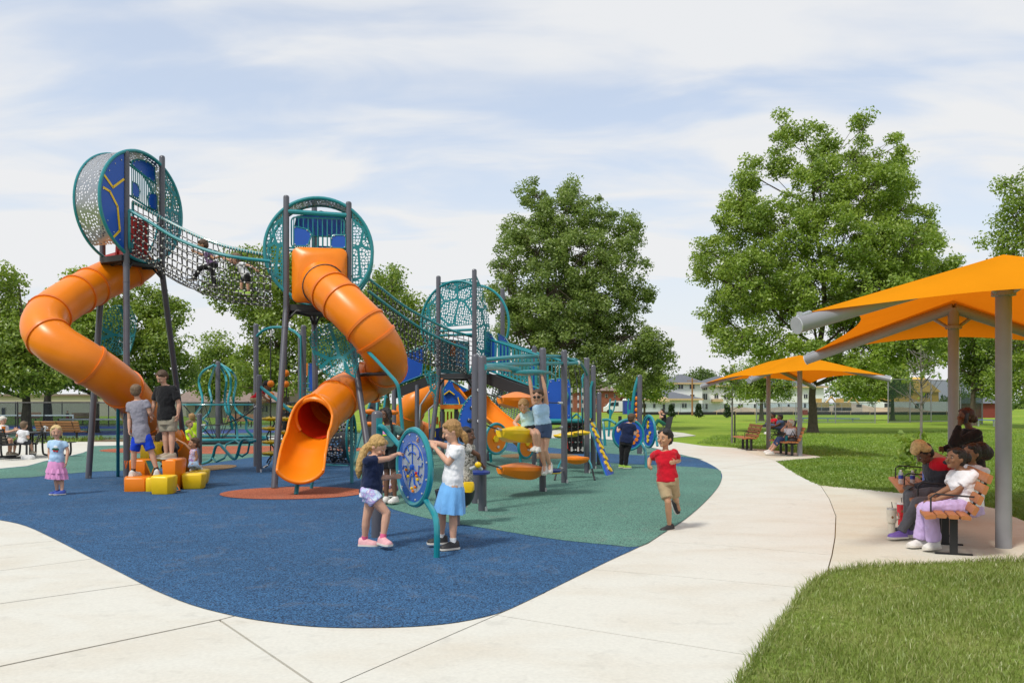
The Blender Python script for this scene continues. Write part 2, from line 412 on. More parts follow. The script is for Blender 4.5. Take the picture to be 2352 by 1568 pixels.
M['glassdark'] = mat('dark_window_glass', (.03, .035, .045), .12)
M['white'] = mat('white_paint', (.78, .78, .77), .5, var=.05)
# ------------------------------------------------------------------ ground
def gpoly(pts, z, smooth=0, closed=True):
    q = [tuple(p[:2]) for p in pts]
    w = np.array([G(x, y)[:2] for x, y in q])
    if smooth: w = spline(w, smooth, closed)
    return np.column_stack([w, np.full(len(w), z)])
def shrink(poly, g):
    n = len(poly); p = poly[:, :2]
    area = .5 * sum(p[i][0] * p[(i + 1) % n][1] - p[(i + 1) % n][0] * p[i][1] for i in range(n))
    s = 1 if area > 0 else -1; out = poly.copy()
    for i in range(n):
        a, b, c = p[i - 1], p[i], p[(i + 1) % n]
        n1 = nrm(np.array([-(b - a)[1], (b - a)[0]])) * s; n2 = nrm(np.array([-(c - b)[1], (c - b)[0]])) * s
        k = nrm(n1 + n2); d = max(.4, np.dot(k, n1)); out[i, :2] = b + k * g / d
    return out
M['lawn'] = lawn_mat('lawn', (.18, .285, .028), (.27, .35, .046), (.12, .215, .022))
M['lawn2'] = lawn_mat('near_lawn', (.13, .19, .032), (.18, .24, .05), (.25, .25, .09))
M['concrete'] = concrete_mat('broomed_concrete', (.61, .595, .53), (.55, .50, .41))
M['concrete2'] = concrete_mat('canopy_tinted_concrete', (.585, .565, .47), (.53, .47, .35))  # pads under the canopies: orange bounce light mixed into the concrete colour
M['joint'] = mat('joint_filler', srgb(150, 122, 70), .9, var=.3, scale=8)
M['rub_blue'] = grain_mat('blue_rubber', [(.28, (.026, .090, .198)), (.3, (.05, .145, .29)), (.24, (.018, .055, .128)), (.18, (.009, .016, .03))])
M['rub_green'] = grain_mat('green_rubber', [(.3, (.10, .225, .175)), (.3, (.14, .295, .23)), (.22, (.06, .145, .118)), (.18, (.024, .05, .045))])
M['rub_orange'] = grain_mat('orange_rubber', [(.35, (.38, .105, .05)), (.3, (.48, .15, .075)), (.2, (.25, .06, .03)), (.15, (.08, .025, .015))])
M['rub_tan'] = grain_mat('tan_rubber', [(.35, (.23, .14, .065)), (.3, (.3, .19, .09)), (.35, (.12, .07, .03))])

b = MB(); b.poly([(-900, -60, 0), (900, -60, 0), (900, 1500, 0), (-900, 1500, 0)])
lawn = structure(b, 'lawn', M['lawn'], smooth=False)
lawn["label"] = "mown grass field running to the far building site"

slabs = [
 [(-900, 1016), (300, 1016), (260, 1060), (60, 1110), (-900, 1220)],
 [(-900, 1220), (60, 1110), (300, 1180), (260, 1236), (125, 1248), (0, 1260), (-800, 1330)],
 [(-800, 1330), (0, 1260), (125, 1248), (260, 1236), (420, 1262), (220, 1289), (0, 1318), (-800, 1428)],
 [(-800, 1428), (0, 1318), (220, 1289), (420, 1262), (560, 1315), (350, 1345), (0, 1395), (-800, 1510)],
 [(-800, 1510), (0, 1395), (350, 1345), (560, 1315), (700, 1389), (540, 1424), (505, 1433), (0, 1542), (-800, 1725)],
 [(-800, 1725), (0, 1542), (505, 1433), (700, 1568), (743, 1598), (743, 2400), (-1500, 2400)],
 [(505, 1433), (540, 1424), (700, 1389), (1000, 1395), (1250, 1370), (1140, 1422), (810, 1568), (743, 1598), (700, 1568)],
 [(743, 1598), (810, 1568), (1140, 1422), (1721, 1516), (1990, 1563), (2900, 2400), (743, 2400)],
 [(1140, 1422), (1250, 1370), (1300, 1310), (1376, 1316), (1611, 1336), (1895, 1363), (1990, 1563), (1721, 1516)],
 [(1300, 1310), (1440, 1246), (1496, 1248), (1700, 1262), (1911, 1281), (1903, 1310), (1895, 1363), (1611, 1336), (1376, 1316)],
 [(1440, 1246), (1530, 1170), (1580, 1090), (1781, 1060.6), (1815, 1082), (1850, 1103), (1884, 1117), (1905, 1150), (1920, 1190), (1918, 1240), (1911, 1281), (1700, 1262), (1496, 1248)],
 [(1580, 1090), (1500, 1060), (1389, 1030), (1389, 1003), (1499, 1010), (1560, 1017.4), (1616, 1025.5), (1686, 1030), (1781, 1060.6)],
 [(1389, 1030), (1000, 1020), (470, 1025), (300, 1040), (300, 1016), (470, 1004), (800, 998), (1200, 990), (1389, 986), (1500, 988), (1570, 995), (1598, 1001), (1540, 1006), (1499, 1010), (1389, 1003)],
 [(1686, 1030), (1760, 1034), (1830, 1042), (1893, 1052), (1781, 1060.6)],
 [(1884, 1117), (1984, 1127), (2070, 1135), (2200, 1150), (2290, 1172), (2322, 1188), (2352, 1201), (2800, 1340), (2900, 1600), (1990, 1563), (1895, 1363), (1903, 1310), (1911, 1281), (1918, 1240), (1920, 1190), (1905, 1150)],
]
b = MB()
for s in slabs: b.poly(gpoly(s, .002))
path = structure(b, 'path', M['joint'], smooth=False)
for i, s in enumerate(slabs):
    p = shrink(gpoly(s, .034), .013 if i in (4, 5) else .006)
    q = p.copy(); q[:, 2] = .004
    b = MB(); b.plate(q, (0, 0, .03))
    part(b, 'slab', M['concrete2'] if i >= 13 else M['concrete'], path, smooth=False)

rub = [(-600, 1160), (-300, 1176), (-80, 1190), (0, 1200), (60, 1214), (130, 1247), (200, 1284), (280, 1325), (350, 1362), (440, 1399), (540, 1425), (620, 1439), (720, 1450), (830, 1453), (950, 1450),
       (1050, 1440), (1140, 1420), (1200, 1395), (1300, 1345), (1400, 1295), (1470, 1262), (1520, 1233), (1570, 1201), (1612, 1165), (1640, 1135), (1655, 1112), (1658, 1092),
       (1645, 1077), (1610, 1059), (1560, 1045), (1480, 1026), (1389, 1010), (1100, 1006), (700, 1009), (470, 1014), (286, 1024), (217, 1026), (205, 1032), (190, 1042), (100, 1062), (0, 1079), (-600, 1110)]
ZR = .040
b = MB(); b.poly(gpoly(rub, ZR, 3)); structure(b, 'rubber_ground', M['rub_blue'], smooth=False)
green1 = [(787, 985), (790, 1030), (795, 1050), (815, 1085), (845, 1125), (875, 1155), (896, 1172), (940, 1186), (1001, 1201), (1067, 1212), (1158, 1227), (1230, 1239), (1300, 1249), (1400, 1259), (1469, 1262.5),
          (1520, 1233), (1570, 1201), (1612, 1165), (1640, 1135), (1655, 1112), (1656, 1095), (1646, 1081), (1560, 1074), (1452, 1069), (1320, 1060), (1200, 1043), (1139, 1034), (1000, 1022), (900, 1012), (860, 1006)]
b = MB(); b.poly(gpoly(green1, ZR + .004, 3)); structure(b, 'rubber_green_ground', M['rub_green'], smooth=False)
green2 = [(1616, 1058.5), (1560, 1050.5), (1452, 1047.5), (1330, 1038), (1200, 1022), (1100, 1014), (1100, 1008), (1389, 1011), (1480, 1027), (1560, 1046)]
b = MB(); b.poly(gpoly(green2, ZR + .004, 3)); structure(b, 'rubber_far_ground', M['rub_green'], smooth=False)
green3 = [(-600, 1120), (0, 1103), (115, 1095), (223, 1086), (293, 1084), (400, 1076), (510, 1063), (580, 1053), (640, 1046), (640, 1020), (470, 1016), (286, 1025), (217, 1027), (205, 1033), (190, 1043), (100, 1063), (0, 1080), (-600, 1108)]
b = MB(); b.poly(gpoly(green3, ZR + .004, 3)); structure(b, 'rubber_left_ground', M['rub_green'], smooth=False)
def ground_disc(name, c, rx, ry, z, m):
    a = np.arange(64) * 2 * math.pi / 64
    b = MB(); b.poly(np.column_stack([c[0] + rx * np.cos(a), c[1] + ry * np.sin(a), np.full(64, z)])); return structure(b, name, m, smooth=False)
c = G(675, 1136.5); ground_disc('rubber_disc_ground', c, 1.28, 1.06, ZR + .008, M['rub_orange'])
c = G(545, 1035); ground_disc('rubber_ring_ground', c, 4.6, 2.5, ZR + .008, M['rub_orange'])
c = G(490, 1078); ground_disc('rubber_tan_ground', c, .48, 1.0, ZR + .0125, M['rub_tan'])
c = G(1240, 1050); ground_disc('rubber_patch_ground', c, 1.2, 1.4, ZR + .008, M['rub_tan'])

near_lawn = [(1700, 1600), (1722, 1555), (1760, 1500), (1800, 1440), (1830, 1400), (1865, 1362), (1905, 1332), (1960, 1319), (2050, 1312), (2150, 1307), (2250, 1303), (2352, 1303), (2800, 1310), (2900, 1800), (1640, 1800)]
nl = gpoly(near_lawn, .05, 4)
b = MB(); b.plate(np.column_stack([nl[:, :2], np.full(len(nl), .036)]), (0, 0, .022)); near = structure(b, 'lawn_patch', M['lawn2'], smooth=False)

def inside(pts, poly):
    x, y = pts[:, 0], pts[:, 1]; r = np.zeros(len(pts), bool); n = len(poly)
    for i in range(n):
        x1, y1 = poly[i][:2]; x2, y2 = poly[(i + 1) % n][:2]
        c = ((y1 > y) != (y2 > y)) & (x < (x2 - x1) * (y - y1) / (y2 - y1 + 1e-12) + x1); r ^= c
    return r
def fast_mesh(name, verts, quads, mats, midx=None, smooth=False):
    """verts (n,3), quads (m,k) as arrays -> object, quickly"""
    me = bpy.data.meshes.new(name); verts = np.asarray(verts, np.float32); quads = np.asarray(quads, np.int32)
    me.vertices.add(len(verts)); me.vertices.foreach_set("co", verts.ravel())
    m, k = quads.shape; me.loops.add(m * k); me.loops.foreach_set("vertex_index", quads.ravel())
    me.polygons.add(m); me.polygons.foreach_set("loop_start", np.arange(0, m * k, k, dtype=np.int32))
    for mt in mats: me.materials.append(mt)
    if midx is not None: me.polygons.foreach_set("material_index", midx)
    if smooth: me.polygons.foreach_set("use_smooth", [True] * m)
    me.update(calc_edges=True); me.validate()
    o = bpy.data.objects.new(name, me); COL.objects.link(o); return o
def blades(xy, z0, hmin, hmax, wid, rng, lean=.5):
    n = len(xy); a = rng.uniform(0, 2 * math.pi, n); h = rng.uniform(hmin, hmax, n) * (1 + .35 * np.sin(xy[:, 0] * 3.1 + 1) * np.sin(xy[:, 1] * 2.7)); w = wid * rng.uniform(.7, 1.3, n)
    d = np.column_stack([np.cos(a), np.sin(a)]); la = rng.uniform(0, 2 * math.pi, n); ll = rng.uniform(.1, lean, n) * h
    ld = np.column_stack([np.cos(la) * ll, np.sin(la) * ll])
    v = np.zeros((n, 5, 3)); hw = w[:, None] / 2
    v[:, 0, :2] = xy - d * hw; v[:, 1, :2] = xy + d * hw
    v[:, 2, :2] = xy + d * hw * .8 + ld * .35; v[:, 3, :2] = xy - d * hw * .8 + ld * .35
    v[:, 4, :2] = xy + ld
    v[:, :2, 2] = z0; v[:, 2:4, 2] = z0 + h[:, None] * .6; v[:, 4, 2] = z0 + h
    base = np.arange(n)[:, None] * 5
    q = np.concatenate([base + np.array([0, 1, 2, 3]), base + np.array([3, 2, 4, 4])])
    t = np.concatenate([np.concatenate([base + np.array([0, 1, 2]), base + np.array([0, 2, 3])]), base + np.array([3, 2, 4])])
    return v.reshape(-1, 3), t
M['blade'] = leaf_mat('grass_blade', (.175, .25, .038), (.25, .315, .06), (.38, .37, .15), .25)
M['blade_far'] = leaf_mat('lawn_blade', (.15, .26, .024), (.21, .31, .036), (.25, .32, .06), .25)
n = 190000; xy = np.column_stack([RNG.uniform(1.1, 9.5, n), 4.2 + 6.4 * RNG.uniform(0, 1, n) ** 1.2])
vis = (xy[:, 0] / xy[:, 1]) < .64
edge = nl[:, :2] + RNG.normal(0, .02, (len(nl), 2))
xy = xy[vis & inside(xy, nl)]
v, t = blades(xy, .055, .022, .055, .006, RNG, .9)
g = fast_mesh('grass', v, t, [M['blade']]); tag(g, kind='stuff')
g["label"] = "short tufty grass of the near lawn patch"
# ragged edge of taller blades along the slab
ex = []
for i in range(len(nl)):
    a, c = nl[i, :2], nl[(i + 1) % len(nl), :2]; L_ = np.linalg.norm(c - a)
    if a[1] > 12 or a[1] < 4: continue
    k = int(L_ * 420); ex.append(a + (c - a) * RNG.uniform(0, 1, (k, 1)) + RNG.normal(0, .022, (k, 2)))
ex = np.concatenate(ex); v, t = blades(ex, .04, .04, .10, .006, RNG, .9)
g = fast_mesh('grass_edge', v, t, [M['blade']]); tag(g, kind='stuff'); g["label"] = "ragged grass fringe along the edge of the slab"
# middle lawn, the part beyond the pad: coarser tufts
midl = gpoly([(1781, 1060.6), (1893, 1052), (1830, 1042), (1700, 1028), (1600, 1018), (1640, 1000), (2352, 985), (2700, 990), (2900, 1300), (2352, 1203), (2322, 1190), (2290, 1174), (2200, 1152), (2070, 1137), (1984, 1129), (1884, 1119), (1850, 1105), (1815, 1084)], 0)
n = 420000; d_ = 1 / RNG.uniform(1 / 52, 1 / 12, n); xx = RNG.uniform(.2, .64, n) * d_
xy = np.column_stack([xx, d_]); xy = xy[inside(xy, midl)][:120000]
v, t = blades(xy, 0, .03, .07, .02, RNG, .9)
g = fast_mesh('lawn_grass', v, t, [M['blade_far']]); tag(g, kind='stuff'); g["label"] = "mown grass between the two shade pads"
# ------------------------------------------------------------------ trees
M['bark'] = mat('grey_brown_bark', (.11, .085, .06), .95, var=.35, scale=5, bump=.8, bscale=14)
M['barkgrey'] = mat('pale_grey_bark', (.20, .18, .16), .9, var=.3, scale=8)
LEAF = {
 'maple': leaf_mat('maple_leaf', (0.183, 0.293, 0.032), (0.311, 0.433, 0.046), (0.451, 0.549, 0.098)),
 'oak': leaf_mat('oak_leaf', (0.146, 0.232, 0.041), (0.238, 0.336, 0.055), (0.378, 0.458, 0.116)),
 'locust': leaf_mat('locust_leaf', (0.146, 0.244, 0.024), (0.268, 0.378, 0.034), (0.403, 0.488, 0.073)),
 'far': leaf_mat('far_leaf', (0.079, 0.146, 0.030), (0.159, 0.244, 0.046), (0.232, 0.317, 0.067)),
 'yew': leaf_mat('conifer_needle', (.02, .05, .012), (.035, .075, .018), (.05, .09, .02), .15),
}
def leaf_cloud(centers, radii, per, size, rng, droop=.0, flat=.75):
    if per > 35: per, size = int(per * (2.2 if per > 57 else 1.6)), size * (.66 if per > 57 else .76)
    """leaf-sized faces scattered in clumps round the twig ends"""
    n = len(centers) * per
    c = np.repeat(centers, per, 0); r = np.repeat(radii, per)
    off = rng.normal(0, 1, (n, 3)); off /= np.linalg.norm(off, axis=1)[:, None]
    off *= (rng.uniform(0, 1, n) ** .5 * r)[:, None]; off[:, 2] *= flat
    p = c + off
    nm = off / (np.linalg.norm(off, axis=1)[:, None] + 1e-6) * .7 + rng.normal(0, .75, (n, 3)) + np.array([0, 0, .45])
    nm /= np.linalg.norm(nm, axis=1)[:, None]
    t = np.cross(nm, rng.normal(0, 1, (n, 3))); t /= np.linalg.norm(t, axis=1)[:, None] + 1e-9
    b_ = np.cross(nm, t); s = size * rng.uniform(.6, 1.35, n)
    l = (t * s[:, None]); w = (b_ * (s * .62)[:, None]); bend = nm * (s * .18)[:, None]
    v = np.stack([p - l * .5, p + w * .5 - bend * .3 - l * .05, p + l * .5 - bend, p - w * .5 - bend * .3 - l * .05], 1).reshape(-1, 3)
    return v, np.arange(n * 4).reshape(-1, 4)
def tree(name, label, cat, base, lobes, nclump, per, leaf, lsize, trunk_r, th, kind, group=None, seed=1, clump=.8, bark='bark', lean=(0, 0), limbs=True, flare=1.5, limbk=.8):
    """lobes: (dx, dy, z, rx, ry, rz) crown volumes; th: height where the limbs leave the trunk"""
    rng = np.random.default_rng(seed); base = np.asarray(base, float)
    root = thing(name, label, cat, base, group)
    vols = np.array([l[3] * l[4] * l[5] for l in lobes]) ** .75; cnt = np.maximum(4, (nclump * vols / vols.sum()).astype(int))
    C = []; R = []; tb = MB()
    top = max(l[2] + .3 * l[5] for l in lobes)
    tp = [base + V3(0, 0, -.1), base + V3(0, 0, .25), base + V3(lean[0] * .3, lean[1] * .3, th * .5), base + V3(lean[0], lean[1], th)]
    mainl = [l for l in lobes]
    axis_top = base + V3(lean[0] * 1.5 + np.mean([l[0] for l in lobes]) * .4, lean[1] * 1.5, top * .9)
    tp += [tp[-1] + (axis_top - tp[-1]) * k + rng.normal(0, trunk_r * .6, 3) for k in (.35, .7, 1.0)]
    tp = spline(tp, 4); zz = np.linspace(0, 1, len(tp))
    rad = trunk_r * (flare * np.exp(-zz * 14) * .6 + 1.0) * (1 - zz * .86)
    tb.tube(tp, rad, 10)
    def on_axis(z):
        k = int(np.argmin(np.abs(tp[:, 2] - (base[2] + z)))); return tp[k], rad[k]
    for l, k in zip(lobes, cnt):
        lc = base + V3(*l[:3]); s = np.array(l[3:])
        d = rng.normal(0, 1, (k, 3)); d /= np.linalg.norm(d, axis=1)[:, None]
        rr = rng.uniform(.30, 1, k) ** .55
        cc = lc + d * s * rr[:, None]
        C.append(cc); R.append(np.full(k, clump) * rng.uniform(.55, 1.15, k))
        if limbs:
            a, ra = on_axis(max(th, l[2] - l[5] * .75 - .12 * np.hypot(l[0], l[1]) * 3))
            mid = (a + lc) / 2 + V3(0, 0, -.08 * np.linalg.norm(lc - a)) + rng.normal(0, .2, 3)
            br = spline([a, mid, lc, lc + (lc - mid) * .4 * min(1, s.min() / (np.linalg.norm(lc - mid) + .1))], 4)
            tb.tube(br, np.linspace(min(ra * .75, trunk_r * .5) * limbk, trunk_r * .05, len(br)), 6)
            for j in range(0, k, 2):
                q = br[rng.integers(3, len(br))]; e = cc[j]
                m_ = (q + e) / 2 + rng.normal(0, .15, 3)
                tb.tube([q, m_, e], [trunk_r * .09 * limbk, trunk_r * .06 * limbk, trunk_r * .02], 4)
    part(tb, 'trunk', M[bark], root)
    v, q = leaf_cloud(np.concatenate(C), np.concatenate(R), per, lsize, rng)
    o = fast_mesh('crown', v - base, q, [LEAF[kind]]); o.parent = root
    return root
def lobes_px(base, d, L):
    """crown volumes from the photo: (x, y, rx, ry, depth offset, depth radius)"""
    out = []
    for x, y, rx, ry, dd, rd in L:
        p = P(x, y, d) ; k = d / FPX
        out.append((p[0] - base[0], dd, p[2] - base[2], rx * k, rd, ry * k))
    return out
def px_tree(name, label, cat, bx, d, L, **kw):
    base = V3((bx - CX) / FPX * d, d, 0)
    return tree(name, label, cat, base, lobes_px(base, d, L), **kw)

# the two big shade trees
px_tree('maple_tree', 'tallest broad tree with a thick brown trunk behind the shade pads', 'tree', 1867, 48.0,
  [(1797, 295, 20, 42, 0, .8), (1845, 292, 18, 34, .3, .8), (1790, 360, 38, 50, 0, 1.2), (1890, 315, 22, 42, -.5, .8), (1880, 370, 42, 48, -.6, 1.3), (1988, 292, 20, 44, .3, .8), (1985, 352, 32, 44, .3, 1.1), (2052, 340, 20, 34, 0, .8), (2050, 400, 40, 48, 0, 1.3), (1735, 400, 42, 46, .4, 1.3), (1700, 455, 40, 36, .2, 1.2), (1860, 450, 72, 64, -1.5, 2.0),
   (1975, 450, 85, 75, -1.2, 2.2), (2075, 480, 65, 70, .6, 1.8), (1700, 500, 60, 60, 0, 1.8), (1780, 540, 80, 75, -1.8, 2.2), (1900, 570, 95, 80, -2.4, 2.3), (2020, 580, 95, 80, -1.8, 2.3), (2115, 600, 65, 65, .4, 1.8),
   (1655, 590, 55, 60, .5, 1.8), (1710, 660, 85, 70, -1.8, 2.2), (1830, 690, 90, 75, -2.6, 2.2), (1960, 690, 95, 75, -2.4, 2.2), (2080, 690, 85, 70, -1.5, 2.0), (2165, 640, 30, 40, 0, 1.2), (2185, 610, 16, 22, 0, .7), (2130, 520, 22, 40, .2, .9), (1612, 620, 22, 30, 0, .9), (1650, 720, 42, 46, 0, 1.5),
   (1700, 780, 75, 50, -1.6, 2.0), (1800, 820, 85, 48, -2.4, 2.2), (1930, 820, 100, 50, -2.4, 2.2), (2060, 800, 90, 55, -1.5, 2.2), (2020, 700, 110, 90, 2.5, 2), (1800, 640, 110, 100, 2.5, 2)],
  nclump=1380, per=60, leaf=0, lsize=.24, trunk_r=0.31, th=2.6, kind='maple', seed=3, clump=.66, limbk=.8)
px_tree('oak_tree', 'darker round-crowned tree behind the low climbing tower', 'tree', 1312, 52.0,
  [(1320, 440, 32, 40, 0, 1.1), (1235, 455, 45, 40, 0, 1.3), (1290, 500, 70, 55, -.8, 1.8), (1375, 500, 45, 45, 0, 1.5), (1440, 530, 42, 38, .4, 1.3), (1195, 530, 42, 45, .4, 1.4), (1230, 580, 75, 60, -1, 2),
   (1330, 600, 90, 70, -1.8, 2.2), (1425, 610, 62, 55, -.4, 1.8), (1160, 610, 36, 40, .4, 1.4), (1175, 680, 60, 55, -.8, 1.8), (1270, 690, 95, 70, -2, 2.2), (1380, 700, 85, 65, -1.6, 2.2), (1465, 690, 38, 45, .2, 1.5),
   (1200, 770, 70, 52, -1, 2), (1310, 790, 95, 60, -2, 2.2), (1420, 790, 80, 58, -1.4, 2.2), (1500, 790, 40, 42, 0, 1.5), (1220, 850, 60, 36, -1, 1.8), (1340, 860, 90, 42, -1.6, 2.2), (1450, 855, 70, 40, -1.2, 1.8), (1520, 830, 26, 30, 0, 1.2), (1300, 720, 120, 90, 2.2, 2)],
  nclump=1000, per=60, leaf=0, lsize=.24, trunk_r=0.27, th=2.6, kind='oak', seed=5, clump=.66, lean=(-1.2, 0), limbk=.85)
# row behind the towers and along the courts
px_tree('locust_tree', 'feathery light green tree standing behind the middle tower', 'tree', 655, 46.0,
  [(560, 600, 50, 36, 0, 1.3), (640, 620, 70, 50, -.6, 1.8), (530, 660, 60, 45, -.4, 1.6), (600, 690, 90, 50, -1.2, 2), (720, 660, 80, 70, -1, 2), (800, 690, 80, 70, -.6, 2), (890, 660, 42, 45, 0, 1.3),
   (640, 770, 85, 60, -1.5, 2), (740, 780, 90, 65, -1.5, 2), (610, 840, 62, 50, -1.2, 1.8), (700, 860, 80, 48, -1.5, 1.8), (840, 780, 70, 60, -.5, 1.6), (580, 890, 40, 24, -1, 1.4)],
  nclump=430, per=56, leaf=0, lsize=.24, trunk_r=0.33, th=2.4, kind='locust', seed=8, clump=.72, group='trees beyond the ball courts')
px_tree('locust_tree', 'tree showing under the curved slide of the tall tower', 'tree', 345, 50.0,
  [(330, 700, 55, 48, 0, 1.6), (380, 720, 45, 45, 0, 1.5), (300, 780, 60, 55, -.8, 1.8), (380, 800, 65, 60, -1, 1.8), (350, 870, 80, 45, -1.2, 2), (425, 850, 28, 42, 0, 1.2), (260, 690, 40, 40, 0, 1.3)],
  nclump=260, per=56, leaf=0, lsize=.24, trunk_r=0.28, th=2.2, kind='locust', seed=12, clump=.72, group='trees beyond the ball courts')
px_tree('locust_tree', 'tree rising behind the upper bend of the tall slide', 'tree', 215, 47.0,
  [(190, 650, 50, 34, 0, 1.4), (170, 700, 60, 50, 0, 1.6), (240, 740, 60, 50, 0, 1.6), (200, 800, 80, 55, -1, 1.8), (150, 850, 70, 45, -1, 1.8), (240, 860, 70, 44, -1, 1.8)],
  nclump=240, per=56, leaf=0, lsize=.23, trunk_r=0.31, th=2.1, kind='maple', seed=15, clump=.72, group='trees beyond the ball courts')
px_tree('elm_tree', 'dark full tree at the edge of the picture beyond the picnic tables', 'tree', 60, 44.0,
  [(5, 640, 34, 34, 0, 1.3), (0, 700, 45, 45, 0, 1.6), (30, 770, 70, 50, -.6, 1.8), (-60, 740, 70, 90, 0, 2), (90, 800, 75, 50, -1, 1.8), (20, 850, 80, 48, -1.5, 1.8), (120, 865, 80, 44, -1.5, 1.8), (-60, 850, 70, 50, -1, 1.8)],
  nclump=360, per=56, leaf=0, lsize=.23, trunk_r=0.33, th=1.9, kind='locust', seed=18, clump=.72, group='trees beyond the ball courts')
px_tree('elm_tree', 'dark tree far back between the leftmost trunks', 'tree', 110, 62.0,
  [(60, 760, 60, 60, 0, 2), (150, 770, 70, 60, 0, 2), (100, 840, 110, 50, -1, 2), (230, 830, 70, 50, 0, 2)],
  nclump=200, per=52, leaf=0, lsize=.30, trunk_r=.4, th=2.2, kind='far', seed=21, clump=1.1, group='trees beyond the ball courts')
px_tree('pale_tree', 'small pale feathery tree behind the domed net climber', 'tree', 505, 66.0,
  [(500, 800, 34, 32, 0, 1.2), (475, 845, 38, 34, 0, 1.4), (535, 845, 40, 36, 0, 1.4), (505, 885, 62, 34, -.6, 1.6)],
  nclump=150, per=52, leaf=0, lsize=.26, trunk_r=.25, th=1.8, kind='locust', seed=23, clump=.95, group='trees beyond the ball courts')
px_tree('pale_tree', 'light green tree peeping between the middle tower and the oak', 'tree', 890, 64.0,
  [(890, 640, 38, 28, 0, 1.2), (900, 690, 48, 40, 0, 1.5), (960, 720, 40, 40, 0, 1.5), (880, 780, 70, 60, 0, 1.8), (960, 800, 70, 60, 0, 1.8), (920, 860, 80, 45, 0, 1.8)],
  nclump=220, per=52, leaf=0, lsize=.28, trunk_r=0.27, th=2.2, kind='locust', seed=26, clump=1.0)
# right side
px_tree('ash_tree', 'tall drooping tree at the edge above the near shade canopy', 'tree', 2420, 55.0,
  [(2330, 430, 30, 32, 0, 1.1), (2400, 420, 60, 60, 0, 1.8), (2330, 500, 50, 50, 0, 1.6), (2300, 560, 42, 32, 0, 1.4), (2420, 550, 90, 90, 0, 2), (2440, 700, 100, 90, 0, 2), (2330, 650, 70, 70, 0, 2), (2360, 800, 110, 70, 0, 2), (2320, 880, 70, 40, -1, 1.8)],
  nclump=330, per=56, leaf=0, lsize=.26, trunk_r=0.35, th=3, kind='locust', seed=31, clump=.95)
px_tree('ash_tree', 'dark bushy tree under the far edge of the near shade canopy', 'tree', 2235, 62.0,
  [(2220, 760, 80, 60, 0, 2), (2130, 790, 50, 46, 0, 1.8), (2260, 850, 70, 56, 0, 2), (2300, 820, 80, 80, 0, 2)],
  nclump=240, per=54, leaf=0, lsize=.28, trunk_r=0.27, th=2.4, kind='oak', seed=33, clump=1.0)
px_tree('lawn_tree', 'small round lawn tree before the white building, seen past the far canopy', 'tree', 1749, 78.0,
  [(1720, 880, 50, 34, 0, 1.6), (1780, 880, 46, 34, 0, 1.6), (1750, 850, 50, 34, 0, 1.6), (1750, 905, 64, 20, 0, 1.6)],
  nclump=120, per=54, leaf=0, lsize=.26, trunk_r=.24, th=1.9, kind='maple', seed=36, clump=.85, group='lawn trees before the building site')
px_tree('lawn_tree', 'low spreading lawn tree just right of the big trunk', 'tree', 2050, 80.0,
  [(2000, 890, 60, 30, 0, 1.8), (1960, 880, 44, 30, 0, 1.8), (2050, 880, 44, 34, 0, 1.8), (2020, 850, 70, 36, 0, 1.8)],
  nclump=190, per=54, leaf=0, lsize=.27, trunk_r=.24, th=1.7, kind='maple', seed=38, clump=.9, group='lawn trees before the building site')
px_tree('lawn_tree', 'light green tree in front of the red brick building', 'tree', 1480, 72.0,
  [(1480, 870, 42, 26, 0, 1.4), (1450, 890, 34, 24, 0, 1.4), (1510, 893, 34, 24, 0, 1.3), (1480, 905, 48, 16, 0, 1.4)],
  nclump=90, per=54, leaf=0, lsize=.25, trunk_r=.14, th=1.4, kind='locust', seed=41, clump=.8, group='lawn trees before the building site')
for x, y, rx, ry, lab in ((1545, 880, 34, 22, 'dark far tree rising left of the tall white block'), (1615, 862, 40, 16, 'dark far treetop showing above the slate roof'), (2250, 900, 70, 40, 'dark far tree behind the chain-link backstop')):
    px_tree('far_tree', lab, 'tree', x, 190.0, [(x, y, rx, ry, 0, 3), (x - rx * .5, y + ry * .8, rx * .8, ry, 0, 3), (x + rx * .5, y + ry * .8, rx * .8, ry, 0, 3), (x, y + ry * 1.6, rx, ry, 0, 3)],
        nclump=90, per=40, leaf=0, lsize=.6, trunk_r=.4, th=3, kind='far', seed=int(x), clump=1.7, group='dark trees behind the building site')
# far wooded edge, one mass
C_ = []
rng = np.random.default_rng(77)
for i in range(640):
    x = rng.uniform(-210, 210); z = rng.uniform(.4, (5.5 if x > 20 else 10.5) + 2.0 * math.sin(x * .09) + 1.2 * math.sin(x * .31))
    C_.append((x, 230 + rng.uniform(-5, 5), z))
v, q = leaf_cloud(np.array(C_), np.full(len(C_), 2.6), 34, .95, rng)
o = fast_mesh('treeline', v, q, [LEAF['far']]); tag(o, kind='stuff'); o["label"] = "distant belt of dark trees along the horizon"

def conifer(x, d, h, lab):
    base = V3((x - CX) / FPX * d, d, 0); root = thing('conifer', lab, 'conifer', base, 'young evergreens before the white building')
    b = MB(); b.tube([base, base + V3(0, 0, h * .9)], [.07, .02], 6); part(b, 'trunk', M['bark'], root)
    rng = np.random.default_rng(int(x)); k = 130; z = rng.uniform(.05, 1, k) ** .8; a = rng.uniform(0, 6.28, k); r = (1 - z) * h * .26 * rng.uniform(.4, 1, k)
    c = np.column_stack([base[0] + r * np.cos(a), base[1] + r * np.sin(a), .12 + z * h * .93])
    v, q = leaf_cloud(c, np.full(k, .3), 22, .16, rng); o = fast_mesh('crown', v - base, q, [LEAF['yew']]); o.parent = root
conifer(1542, 95, 1.35, 'young evergreen left of the utility pole')
conifer(1605, 95, 1.45, 'young evergreen just right of the utility pole')
conifer(1671, 95, 1.3, 'young evergreen behind the staked sapling')
M['lightpanel'] = mat('pale_blue_panel', (.12, .35, .6), .4)
